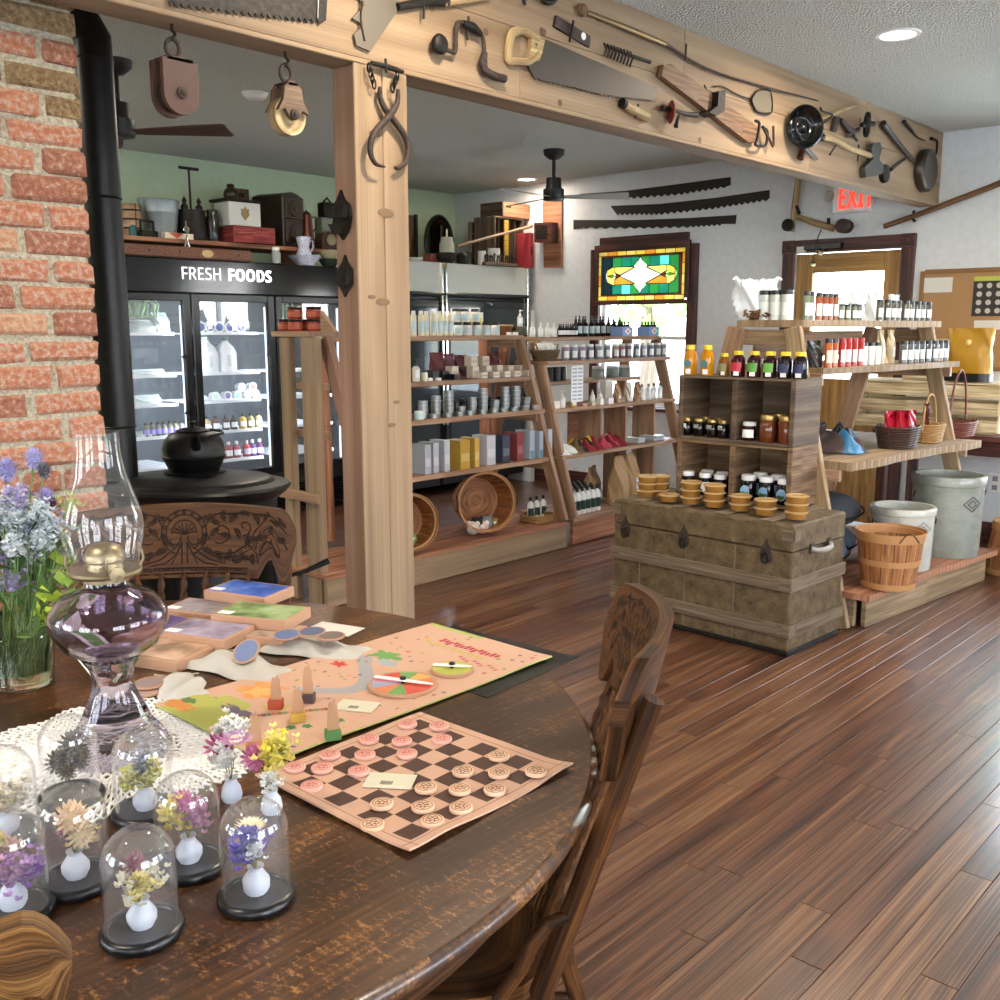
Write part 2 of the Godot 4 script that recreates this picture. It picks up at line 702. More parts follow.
func shell() -> void:
	struct(mb().box(v3(-2.2, -0.08, -1.975), v3(10.3, 0.14, 10.65)), "floor", mat("subfloor", hex("1c0f08"), 0.9), "dark wooden plank floor of the shop", "floor")
	struct(mb().box(v3(-2.2, CEIL + 0.08, -1.975), v3(10.3, 0.16, 10.65)), "ceiling", M["popcorn"], "textured off-white plaster ceiling", "ceiling")
	# wall with stained glass window, door and a further window out of frame
	var w = mb()
	var holes = [[-5.39, -4.5, 0.78, 2.12], [-3.57, -2.76, 0.0, 2.0], [-1.9, -0.3, 0.55, 2.25]]
	wall_x(w, XB - 0.15, 2.95, ZW - 0.08, holes)
	struct(w, "wall_window", M["plaster_white"], "pale grey plaster wall with window and door", "wall")
	struct(mb().box(v3(XB - 0.08, CEIL / 2, -1.975), v3(0.16, CEIL, 10.65)), "wall_back", M["plaster_green"], "pale sage green wall behind the coolers", "wall")
	w = mb()
	wall_x(w, XB - 0.15, 2.95, 3.28, [[-6.0, -4.6, 0.7, 2.3], [-3.6, -2.0, 0.7, 2.3], [-0.9, 0.7, 0.7, 2.3], [1.2, 2.6, 0.7, 2.3]])
	struct(w, "wall_rear", M["plaster_white"], "plain wall with windows facing the beam end", "wall")
	w = mb()
	wall_z(w, -7.3, 3.36, 2.88, [[-5.9, -4.3, 0.7, 2.3], [-3.6, -1.8, 0.7, 2.3], [-1.0, 0.8, 0.7, 2.3]])
	struct(w, "wall_side", M["plaster_white"], "plain wall with windows along the open floor", "wall")
	var t = mb()
	t.box(v3(-6.3, 0.07, ZW + 0.01), v3(1.7, 0.14, 0.02), 0.004)
	t.box(v3(-4.0, 0.07, ZW + 0.01), v3(0.6, 0.14, 0.02), 0.004)
	t.box(v3(0.1, 0.07, ZW + 0.01), v3(5.4, 0.14, 0.02), 0.004)
	struct(t, "baseboard_window", M["darktrim"], "dark brown baseboard below the window wall", "baseboard")

func wall_x(w: MB, x0: float, x1: float, z: float, holes: Array) -> void:
	var x = x0
	for h in holes:
		w.box(v3((x + h[0]) / 2, CEIL / 2, z), v3(h[0] - x, CEIL, 0.16))
		if h[2] > 0.0:
			w.box(v3((h[0] + h[1]) / 2, h[2] / 2, z), v3(h[1] - h[0], h[2], 0.16))
		w.box(v3((h[0] + h[1]) / 2, (h[3] + CEIL) / 2, z), v3(h[1] - h[0], CEIL - h[3], 0.16))
		x = h[1]
	w.box(v3((x + x1) / 2, CEIL / 2, z), v3(x1 - x, CEIL, 0.16))

func wall_z(w: MB, z0: float, z1: float, x: float, holes: Array) -> void:
	var z = z0
	for h in holes:
		w.box(v3(x, CEIL / 2, (z + h[0]) / 2), v3(0.16, CEIL, h[0] - z))
		w.box(v3(x, h[2] / 2, (h[0] + h[1]) / 2), v3(0.16, h[2], h[1] - h[0]))
		w.box(v3(x, (h[3] + CEIL) / 2, (h[0] + h[1]) / 2), v3(0.16, CEIL - h[3], h[1] - h[0]))
		z = h[1]
	w.box(v3(x, CEIL / 2, (z + z1) / 2), v3(0.16, CEIL, z1 - z))

func planks() -> void:
	var fl: Node = get_node("floor")
	var pw = 0.083
	var rest = mb()
	var ms = [M["floor_a"], M["floor_b"], M["floor_c"]]
	var row = 0
	var x = -7.15
	var many = 0
	while x < 2.75:
		var z = 3.15 - rr(0.0, 1.2)
		var first = true
		while z > ZW + 0.03:
			var z1 = maxf(z - rr(0.55, 1.9), ZW + 0.01)
			if first:
				z1 = z
				z = 3.19
				first = false
			var cz = (z + z1) / 2
			var cx = x + pw / 2
			var l = z - z1
			var seen = cx > -3.95 and cx < 0.35 and cz < -0.9 and cz > -6.3 and (cx > -2.4 or cz < -1.9) and cx < -0.12 - 0.9 * (cz + 1.4) * 0.0 and cx < 0.15 - (cz + 6.0) * 0.02
			var b = mb() if seen and many < 300 else rest
			b.uo = v2(rr(0, 3), rr(0, 3))
			b.at(v3(cx, 0.0, cz))
			b.box(v3(0, -0.005 + rr(-0.0003, 0.0003), 0), v3(pw - 0.0014, 0.01, l - 0.002), 0.0007, 2)
			if b != rest:
				put(b, "plank", ms[rng.randi() % 3], fl)
				many += 1
			z = z1
		x += pw
		row += 1
	var o = put(rest, "plank_field", M["floor_a"], fl)
	o.set_meta("kind", "stuff")

func beam_and_post() -> void:
	var be = struct(mb().box(v3(XBEAM - 0.075, 2.507, -1.975), v3(0.09, 0.464, 10.35)), "beam", M["fir"], "long pale timber beam hung with old tools", "beam")
	# front boards in two courses with butt joints, and the strip along the bottom
	var cuts_lo = [3.15, 0.6, -1.2, -2.86, -5.2, ZW]
	var cuts_hi = [3.15, -0.4, -2.2, -3.95, -5.9, ZW]
	for i in 5:
		put(mb().box(v3(XBEAM - 0.015, 2.395, (cuts_lo[i] + cuts_lo[i + 1]) / 2), v3(0.03, 0.238, cuts_lo[i] - cuts_lo[i + 1] - 0.002), 0.002, 2), "board", M["fir"], be)
		put(mb().box(v3(XBEAM - 0.017, 2.6275, (cuts_hi[i] + cuts_hi[i + 1]) / 2), v3(0.03, 0.223, cuts_hi[i] - cuts_hi[i + 1] - 0.002), 0.002, 2), "board", M["fir"], be)
	put(mb().box(v3(XBEAM - 0.06, 2.268, -1.975), v3(0.124, 0.016, 10.3), 0.003, 2), "bottom_strip", M["fir"], be)
	# knots and peg holes on the beam face
	for k in [[432, 8], [486, 32], [542, 31], [544, 32], [700, 140], [820, 78], [560, 103], [598, 18], [705, 20], [860, 120], [890, 128]]:
		var p = on_x(XBEAM + 0.001, k[0], k[1])
		put(mb().at(p, Basis(Vector3.FORWARD, PI / 2)).lathe([v2(0.013, 0.0), v2(0.012, 0.0015), v2(0.004, 0.0006), v2(0, 0.0006)], 12), "knot", mat("knot", hex("664c31"), 0.7), be)
	var po = struct(mb().box(v3(XBEAM - 0.066, 1.13, -2.195), v3(0.108, 2.26, 0.21), 0.004), "post", M["fir_pink"], "square timber post carrying the beam, ice tongs on its face", "post")
	put(mb().box(v3(XBEAM - 0.006, 1.13, -2.14), v3(0.012, 2.26, 0.113), 0.003, 1), "board", M["fir"], po)
	put(mb().box(v3(XBEAM - 0.007, 1.13, -2.252), v3(0.012, 2.26, 0.108), 0.003, 1), "board", M["fir"], po)
	for k in [[372, 297, 1.5], [383, 302, 2.6], [386, 213, 3.0], [375, 134, 2.2], [397, 402, 1.3], [392, 425, 1.6]]:
		var p = on_x(XBEAM + 0.0005, k[0], k[1])
		put(mb().at(p, Basis(Vector3.FORWARD, PI / 2) * Basis.from_scale(v3(0.6, 1, 1.5))).lathe([v2(0.008 * k[2], 0.0), v2(0.0075 * k[2], 0.001), v2(0.003 * k[2], 0.0012), v2(0, 0.0012)], 12), "knot", mat("knot_light", hex("70573c"), 0.7), po)

func chimney() -> void:
	var xf = -2.70
	var z1 = -1.285
	mottled("mortar", 101, [[0.0, hex("847b6a")], [0.5, hex("a39a86")], [1.0, hex("bdb39d")]], 0.95, 0.22, 0.05, 0.7)
	mottled("brick_a", 103, [[0.0, hex("85513c")], [0.42, hex("a0664b")], [0.56, hex("a97257")], [0.66, hex("a1897a")], [1.0, hex("ada08e")]], 0.9, 0.2, 0.035, 0.35)
	mottled("brick_b", 107, [[0.0, hex("6f4434")], [0.5, hex("8d5a45")], [0.64, hex("9c6c56")], [0.74, hex("9a8877")], [1.0, hex("a59886")]], 0.9, 0.2, 0.035, 0.35)
	mottled("brick_c", 109, [[0.0, hex("8f6249")], [0.45, hex("a97859")], [0.62, hex("a98a70")], [1.0, hex("b0a390")]], 0.9, 0.2, 0.035, 0.35)
	mottled("brick_brown", 113, [[0.0, hex("55422b")], [0.5, hex("7a6142")], [0.75, hex("8c7455")], [1.0, hex("a09070")]], 0.95, 0.2, 0.035, 0.5)
	var core = mb()
	core.box(v3(xf - 0.607, CEIL / 2, (z1 + 0.006 + 0.1) / 2), v3(1.2, CEIL, 0.1 - z1 - 0.006), 0.01)
	var ch = struct(core, "chimney", M["mortar"], "weathered red brick chimney with grey mortar beside the stovepipe", "chimney")
	var y = 0.03
	var r = 0
	while y < CEIL - 0.06:
		var h = 0.053 + rr(-0.003, 0.003)
		var z = z1
		# the end shows one brick end, then stretchers
		var first = rr(0.09, 0.12) if r % 2 == 0 else rr(0.17, 0.2)
		var k = 0
		while z < 0.06:
			var l = first if k == 0 else (rr(0.17, 0.2) if rng.randf() < 0.8 else rr(0.09, 0.11))
			var zc = z + l / 2
			var m: Material = [M["brick_a"], M["brick_b"], M["brick_c"], M["brick_a"]][rng.randi() % 4]
			if y > 2.16 + rr(-0.06, 0.06) or (y > 1.95 and rng.randf() < 0.45):  # brown bricks take over towards the top
				m = M["brick_brown"]
			if zc < -0.82:
				var b = mb()
				b.at(v3(xf - 0.053 + rr(-0.004, 0.003), y + h / 2, zc), Basis.from_euler(v3(rr(-0.012, 0.012), rr(-0.012, 0.012), rr(-0.02, 0.02))))
				rough_brick(b, v3(0.1, h, l - 0.004))
				put(b, "brick", m, ch)
			z += l + 0.016
			k += 1
		y += 0.07
		r += 1

func rough_brick(b: MB, s: Vector3) -> void:
	# a brick with chipped, uneven corners
	var h = s / 2
	var p = {}
	for x in [-1, 1]:
		for y in [-1, 1]:
			for z in [-1, 1]:
				p[Vector3i(x, y, z)] = v3(x * h.x, y * h.y, z * h.z) + v3(rr(-0.003, 0.003), rr(-0.004, 0.004), rr(-0.006, 0.006))
	for i in 3:
		var j = (i + 1) % 3
		var k = (i + 2) % 3
		for sg in [-1, 1]:
			var big = []
			var mid = Vector3.ZERO
			for q in [[-1, -1], [1, -1], [1, 1], [-1, 1]]:
				var c = Vector3i.ZERO
				c[i] = sg
				c[j] = q[0]
				c[k] = q[1]
				big.append(p[c])
				mid += p[c] / 4
			var hint = Vector3.ZERO
			hint[i] = sg
			# inner ring proud of the edge, so the arris is rounded
			var inn = []
			for c in big:
				var q: Vector3 = c.lerp(mid, 0.0)
				var toward: Vector3 = (mid - c)
				q += v3(clampf(toward.x, -0.008, 0.008), clampf(toward.y, -0.008, 0.008), clampf(toward.z, -0.008, 0.008))
				q += hint * 0.005
				inn.append(q)
			var uv = [Vector2.ZERO, Vector2.RIGHT, Vector2.ONE, Vector2.DOWN]
			b.face(inn, hint, uv)
			for q in 4:
				var o: Vector3 = big[q] + big[(q + 1) % 4] - 2 * mid
				b.face([big[q], big[(q + 1) % 4], inn[(q + 1) % 4], inn[q]], hint + o.normalized() * 0.8, uv)

func casing(x0: float, x1: float, y0: float, y1: float, cw: float, called: String, label: String, category: String, blocks := true) -> MeshInstance3D:
	var z = ZW + 0.012
	var b = mb()
	b.box(v3((x0 + x1) / 2, y1 - cw / 2, z), v3(x1 - x0 - 2 * cw, cw, 0.03), 0.004)
	for x in [x0 + cw / 2, x1 - cw / 2]:
		b.box(v3(x, (y0 + y1 - cw) / 2, z), v3(cw, y1 - cw - y0, 0.03), 0.004)
		if blocks:
			b.box(v3(x, y1 - cw / 2, z + 0.004), v3(cw + 0.004, cw + 0.004, 0.04), 0.004)
	var o = struct(b, called, M["darktrim"], label, category)
	if blocks:
		for x in [x0 + cw / 2, x1 - cw / 2]:
			put(mb().at(v3(x, y1 - cw / 2, z + 0.022), Basis(Vector3.RIGHT, PI / 2)).lathe([v2(0.03, 0), v2(0.03, 0.004), v2(0.022, 0.004), v2(0.018, 0.0), v2(0.012, 0.002), v2(0.008, 0.006), v2(0, 0.007)], 20), "rosette", M["darktrim"], o)
	return o

func window_and_door() -> void:
	var pane = glass("pane", Color(0.95, 0.98, 1.0), 0.02)
	var wi = casing(-5.49, -4.40, 0.72, 2.215, 0.095, "window_1", "dark framed sash window behind the plank shelf", "window", false)
	var white = mat("sash_white", hex("e3e2dc"), 0.5)
	var s = mb()
	for x in [-5.375, -4.515]:
		s.box(v3(x, 1.45, ZW - 0.06), v3(0.035, 1.34, 0.05), 0.003)
	for y in [0.8, 1.36, 2.1]:
		s.box(v3(-4.945, y, ZW - 0.06), v3(0.83, 0.035, 0.05), 0.003)
	put(s, "sash", white, wi)
	for q in [[0.8, 1.36], [1.36, 2.1]]:
		put(mb().box(v3(-4.945, (q[0] + q[1]) / 2, ZW - 0.06), v3(0.825, q[1] - q[0] - 0.035, 0.004)), "pane", pane, wi)
	put(mb().box(v3(-4.945, 0.755, ZW + 0.03), v3(1.15, 0.03, 0.1), 0.004), "window_sill", M["darktrim"], wi)
	# windows out of frame, placed to light the room and the floor sheen
	var k = 2
	for q in 1:
		unseen_window("window_%d" % k, v3(-1.1, 1.4, ZW - 0.05), 1.6, 1.7, 0.0)
		k += 1
	for x in [[-5.3, 1.4], [-2.8, 1.6], [-0.1, 1.6], [1.9, 1.4]]:
		unseen_window("window_%d" % k, v3(x[0], 1.5, 3.25), x[1], 1.6, 0.0)
		k += 1
	for z in [[-5.1, 1.6], [-2.7, 1.8], [-0.1, 1.8]]:
		unseen_window("window_%d" % k, v3(2.85, 1.5, z[0]), z[1], 1.6, PI / 2)
		k += 1
	stained_glass()
	# door with a big pane
	var d = casing(-3.66, -2.67, 0.0, 2.09, 0.095, "trim_1", "dark door casing with corner rosettes below the exit sign", "door casing")
	var dr = mb()
	var dz = ZW - 0.05
	var tan = wood("door_tan", 67, hex("7a5526"), hex("a67c40"), hex("c19a5a"), 0.5, 0.9, 0.2, 0.5, 0.02)
	for x in [-3.5, -2.83]:
		dr.box(v3(x, 1.0, dz), v3(0.13, 1.98, 0.045), 0.004)
	dr.box(v3(-3.165, 1.92, dz), v3(0.54, 0.14, 0.045), 0.004)
	dr.box(v3(-3.165, 0.54, dz), v3(0.54, 1.06, 0.045), 0.004)
	var door = struct(dr, "door_1", tan, "tan wooden door with a large bright glass pane", "door")
	put(mb().box(v3(-3.165, 1.46, dz), v3(0.545, 0.79, 0.006)), "pane", pane, door)
	put(mb().at(v3(-2.84, 1.0, dz + 0.03), Basis(Vector3.RIGHT, PI / 2)).lathe([v2(0.012, 0), v2(0.012, 0.02), v2(0.028, 0.03), v2(0.028, 0.045), v2(0, 0.055)], 16), "door_knob", M["brass"], door)
	# closer arm and small label on the head of the door
	put(mb().box(v3(-3.33, 2.035, ZW + 0.045), v3(0.28, 0.05, 0.05), 0.006), "door_closer", M["black_plastic"], d)
	put(mb().box(v3(-3.5, 2.02, ZW + 0.04), v3(0.075, 0.045, 0.012), 0.002), "sensor", M["white_plastic"], d)

func unseen_window(called: String, at: Vector3, w: float, h: float, turn: float) -> void:
	var b = mb().at(at, Basis(Vector3.UP, turn))
	for x in [-w / 2 + 0.03, 0, w / 2 - 0.03]:
		b.box(v3(x, 0, 0), v3(0.05, h - 0.002, 0.06), 0.004)
	for y in [-h / 2 + 0.03, 0, h / 2 - 0.03]:
		b.box(v3(0, y, 0), v3(w - 0.002, 0.05, 0.05), 0.004)
	var o = struct(b, called, mat("sash_white", hex("e3e2dc"), 0.5), "unseen white framed window of the shop, pane grid of four", "window")
	for x in [-1, 1]:
		for y in [-1, 1]:
			put(mb().at(at, Basis(Vector3.UP, turn)).box(v3(x * w / 4, y * h / 4, 0), v3(w / 2 - 0.06, h / 2 - 0.06, 0.004)), "pane", M["pane"], o)

# stained glass panel hanging in the upper window
func stained_glass() -> void:
	var z = ZW + 0.035
	var a = on_z(z, 594, 252)
	var b = on_z(z, 690, 314)
	var x0 = -5.43
	var x1 = -4.465
	var y1 = 2.15
	var y0 = 1.64
	var w = x1 - x0
	var o = thing("stained_glass_panel", "stained glass panel with white star in a dark frame, hung in the window", "stained glass", v3(x0, y0, z))
	var h = y1 - y0
	var f = mb()
	f.box(v3(w / 2, h - 0.028, 0), v3(w, 0.056, 0.035), 0.004)
	f.box(v3(w / 2, 0.018, 0), v3(w, 0.036, 0.035), 0.004)
	f.box(v3(0.02, h / 2, 0), v3(0.04, h - 0.09, 0.035), 0.004)
	f.box(v3(w - 0.02, h / 2, 0), v3(0.04, h - 0.09, 0.035), 0.004)
	put(f, "frame", M["darktrim"], o)
	var gx0 = 0.042
	var gy0 = 0.038
	var gw = w - 0.084
	var gh = h - 0.096
	var cols = {}
	for q in [["cream", "f3df9a"], ["amber", "e8b35a"], ["yellow", "f4dc7e"], ["teal", "2f9b86"], ["green", "4aa365"], ["aqua", "8fd6cd"], ["navy", "14424f"], ["brown", "7d3a22"], ["white", "f4f5f2"], ["leaf", "7fa53c"]]:
		var m = mat("sg_" + q[0], hex(q[1]), 0.3)
		m.backlight_enabled = true
		m.backlight = hex(q[1])
		cols[q[0]] = m
	var lead = mat("lead", hex("1b1a19"), 0.5, 0.4)
	# pane polygons in 0..1 of the glass area
	var P = []
	var names = ["cream", "amber", "yellow", "cream", "yellow", "amber", "yellow", "cream", "yellow"]
	for i in 9:
		var u0 = i / 9.0
		var u1 = (i + 1) / 9.0
		P.append([names[i], [[u0, 0.91], [u1, 0.91], [u1, 1.0], [u0, 1.0]]])
		P.append([names[(i + 4) % 9], [[u0, 0.0], [u1, 0.0], [u1, 0.09], [u0, 0.09]]])
	for i in 4:
		var v0 = 0.09 + i * 0.205
		P.append([names[i], [[0, v0], [0.035, v0], [0.035, v0 + 0.205], [0, v0 + 0.205]]])
		P.append([names[i + 2], [[0.965, v0], [1, v0], [1, v0 + 0.205], [0.965, v0 + 0.205]]])
	# brown inner border
	P.append(["brown", [[0.035, 0.875], [0.965, 0.875], [0.965, 0.91], [0.035, 0.91]]])
	P.append(["brown", [[0.035, 0.09], [0.965, 0.09], [0.965, 0.125], [0.035, 0.125]]])
	P.append(["brown", [[0.935, 0.125], [0.965, 0.125], [0.965, 0.875], [0.935, 0.875]]])
	P.append(["navy", [[0.035, 0.125], [0.06, 0.125], [0.06, 0.875], [0.035, 0.875]]])
	# upper and lower coloured bands
	var up = ["navy", "green", "teal", "teal", "green", "teal", "aqua", "green"]
	var lo = ["navy", "teal", "aqua", "green", "teal", "green", "teal", "green"]
	for i in 8:
		var u0 = 0.06 + i * 0.1094
		var u1 = u0 + 0.1094
		var bot = 0.68
		var top = 0.32
		if i == 0:
			P.append([up[i], [[u0, 0.5], [0.085, 0.5], [0.1, 0.62], [u1, 0.68], [u1, 0.875], [u0, 0.875]]])
			P.append([lo[i], [[u0, 0.5], [u0, 0.125], [u1, 0.125], [u1, 0.32], [0.1, 0.38], [0.085, 0.5]]])
		elif i == 7:
			P.append([up[i], [[0.935, 0.5], [0.935, 0.875], [u0, 0.875], [u0, 0.68], [0.895, 0.62], [0.91, 0.5]]])
			P.append([lo[i], [[0.935, 0.5], [0.91, 0.5], [0.895, 0.38], [u0, 0.32], [u0, 0.125], [0.935, 0.125]]])
		elif i == 3:
			P.append([up[i], [[u0, bot], [0.42, 0.68], [0.4975, 0.875], [u0, 0.875]]])
			P.append([lo[i], [[u0, top], [u0, 0.125], [0.4975, 0.125], [0.42, 0.32]]])
		elif i == 4:
			P.append([up[i], [[0.575, 0.68], [u1, 0.68], [u1, 0.875], [0.4975, 0.875]]])
			P.append([lo[i], [[0.575, 0.32], [0.4975, 0.125], [u1, 0.125], [u1, 0.32]]])
		else:
			P.append([up[i], [[u0, bot], [u1, bot], [u1, 0.875], [u0, 0.875]]])
			P.append([lo[i], [[u0, 0.125], [u1, 0.125], [u1, top], [u0, top]]])
	# middle: star, scrolls, cream lobes
	P.append(["white", [[0.4975, 0.87], [0.44, 0.66], [0.26, 0.5], [0.44, 0.34], [0.4975, 0.13], [0.555, 0.34], [0.735, 0.5], [0.555, 0.66]]])
	for sx in [1, -1]:
		var q = func(a): return a.map(func(p): return [0.4975 + sx * p[0], p[1]])
		P.append(["cream", q.call([[0.057, 0.67], [0.24, 0.515], [0.3, 0.57], [0.3, 0.68]])])
		P.append(["amber", q.call([[0.057, 0.33], [0.3, 0.32], [0.3, 0.43], [0.24, 0.485]])])
		P.append(["brown", q.call([[0.24, 0.51], [0.24, 0.49], [0.3, 0.43], [0.285, 0.5], [0.3, 0.57]])])
		P.append(["yellow", q.call([[0.3, 0.57], [0.33, 0.53], [0.395, 0.5], [0.39, 0.62], [0.33, 0.68], [0.3, 0.68]])])
		P.append(["cream", q.call([[0.3, 0.43], [0.3, 0.32], [0.33, 0.32], [0.39, 0.38], [0.395, 0.5], [0.33, 0.47]])])
		P.append(["leaf", q.call([[0.285, 0.5], [0.33, 0.47], [0.395, 0.5], [0.33, 0.53]])])
	var ld = mb()
	for p in P:
		var poly = []
		for c in p[1]:
			poly.append(v2(gx0 + c[0] * gw, gy0 + c[1] * gh))
		put(mb().prism(poly, -0.002, 0.002), "pane", cols[p[0]], o)
		for i in poly.size():
			var e: Vector2 = poly[i]
			var g: Vector2 = poly[(i + 1) % poly.size()]
			if e.distance_to(g) > 0.001:
				ld.bar(v3(e.x, e.y, 0), v3(g.x, g.y, 0), 0.0042, 0.007, v3(-(g - e).y, (g - e).x, 0))
	put(ld, "lead_came", lead, o)

func ceiling_things() -> void:
	can_light(-1.89, -4.67, "recessed round ceiling light over the trunk and plank display")
	can_light(-6.0, -6.85, "recessed round ceiling light beside the window wall fan", 0.3)
	can_light(-1.89, -2.2, "unseen recessed ceiling light over the open floor")  # out of view, placed to light the beam and its tools
	can_light(-1.7, 0.3, "unseen recessed ceiling light over the dining table")  # out of view, placed to light the table and the domes
	can_light(0.9, -4.67, "unseen recessed ceiling light by the side windows")  # out of view, lights the display side of the floor
	can_light(0.9, -1.6, "unseen recessed ceiling light between the side windows")  # out of view, lights the near side of the floor
	can_light(-4.95, -4.05, "added fill ceiling light hidden behind the timber post")  # added fill, kept out of sight by the post, brightens the back area
	can_light(-5.9, -1.7, "added fill ceiling light hidden behind the brick chimney")  # added fill, kept out of sight by the chimney, brightens the green wall
	can_light(-4.6, -0.6, "unseen recessed ceiling light beyond the chimney")  # out of view, placed to light the far left of the room
	var sd = thing("smoke_detector", "round white smoke detector on the ceiling past the pulley", "smoke detector", v3(-4.97, CEIL, -3.366))
	put(mb().lathe([v2(0, -0.035), v2(0.05, -0.034), v2(0.062, -0.022), v2(0.07, -0.008), v2(0.075, 0.0)], 28), "body", M["white_plastic"], sd)
	fan("ceiling_fan", "black ceiling fan with brown blades beside the stovepipe", v3(-4.88, CEIL, -2.505), [0.68, 2.78, 4.87], "fan_brown", hex("4a2a1c"))
	fan("ceiling_fan", "black ceiling fan with pale blades near the stained glass window", v3(-4.895, CEIL, -5.893), [0.62, 2.85, 4.75], "fan_grey", hex("8f8b80"))

func fan(called: String, label: String, at: Vector3, turns: Array, key: String, c: Color) -> void:
	var o = thing(called, label, "ceiling fan", at)
	var bk = mat("fan_black", hex("1a1a19"), 0.45)
	put(mb().lathe([v2(0.02, -0.07), v2(0.04, -0.065), v2(0.075, -0.035), v2(0.08, -0.0)], 24), "canopy", bk, o)
	put(mb().tube([v3(0, -0.06, 0), v3(0, -0.2, 0)], 0.013, 12), "downrod", bk, o)
	put(mb().lathe([v2(0.0, -0.36), v2(0.07, -0.36), v2(0.078, -0.35), v2(0.078, -0.28), v2(0.06, -0.275), v2(0.055, -0.2), v2(0.015, -0.195)], 24), "motor", bk, o)
	var m = mat(key, c, 0.7)
	for a in turns:
		var b = mb().at(v3(0, -0.335, 0), Basis(Vector3.UP, a) * Basis(Vector3.RIGHT, -0.2))
		var poly = [v2(0.07, -0.025), v2(0.12, -0.03), v2(0.4, -0.062), v2(0.54, -0.07), v2(0.555, -0.06), v2(0.56, 0.06), v2(0.54, 0.07), v2(0.12, 0.035), v2(0.07, 0.025)]
		b.t = b.t * Transform3D(Basis(Vector3.RIGHT, -PI / 2), Vector3.ZERO)
		b.prism(poly, -0.004, 0.004)
		put(b, "blade", m, o)

func outside() -> void:
	struct(mb().box(v3(-2.5, -0.35, -2), v3(90, 0.2, 90)), "ground", mottled("bounce_ground", 121, [[0.0, hex("cfccbf")], [1.0, hex("e2dfd2")]], 0.95, 3.0, 0.03), "pale ground outside the shop, brightened to bounce light indoors", "ground")  # ground colour made pale to throw light up to the ceiling
	var leaf = mat("outdoor_leaf", hex("6fa04a"), 0.7)
	leaf.backlight_enabled = true
	leaf.backlight = Color(0.7, 0.9, 0.4)
	var k = 0
	for q in [[-2.7, -13.0, 3.2, 1.6], [-5.9, -15.5, 4.4, 2.0], [-1.2, -17.0, 4.0, 2.2], [-8.6, -12.5, 2.6, 1.2]]:
		var t = thing("garden_tree", ["leafy green tree seen through the door pane", "broad green tree seen through the sash window", "tall green tree standing behind the door tree", "small green tree at the edge of the yard"][k], "tree", v3(q[0], -0.25, q[1]))
		put(mb().tube([Vector3.ZERO, v3(0.1, q[2] * 0.5, 0), v3(0, q[2] * 0.9, 0)], [0.18, 0.14, 0.06], 8), "trunk", M["barn"], t)
		var b = mb()
		for i in 420:
			var d: Vector3 = v3(rng.randfn(), rng.randfn(), rng.randfn()).normalized() * q[3] * pow(rng.randf(), 0.4)
			var p: Vector3 = v3(0, q[2], 0) + d * v3(1, 0.85, 1)
			var s = rr(0.1, 0.2)
			var bs = Basis.from_euler(v3(rr(0, 6), rr(0, 6), rr(0, 6)))
			b.at(p, bs)
			b.face([v3(-s, 0, 0), v3(0, 0, s * 0.5), v3(s, 0.02, 0), v3(0, 0, -s * 0.5)], Vector3.UP, [Vector2.ZERO, Vector2.RIGHT, Vector2.ONE, Vector2.DOWN])
		put(b, "crown", leaf, t)
		k += 1

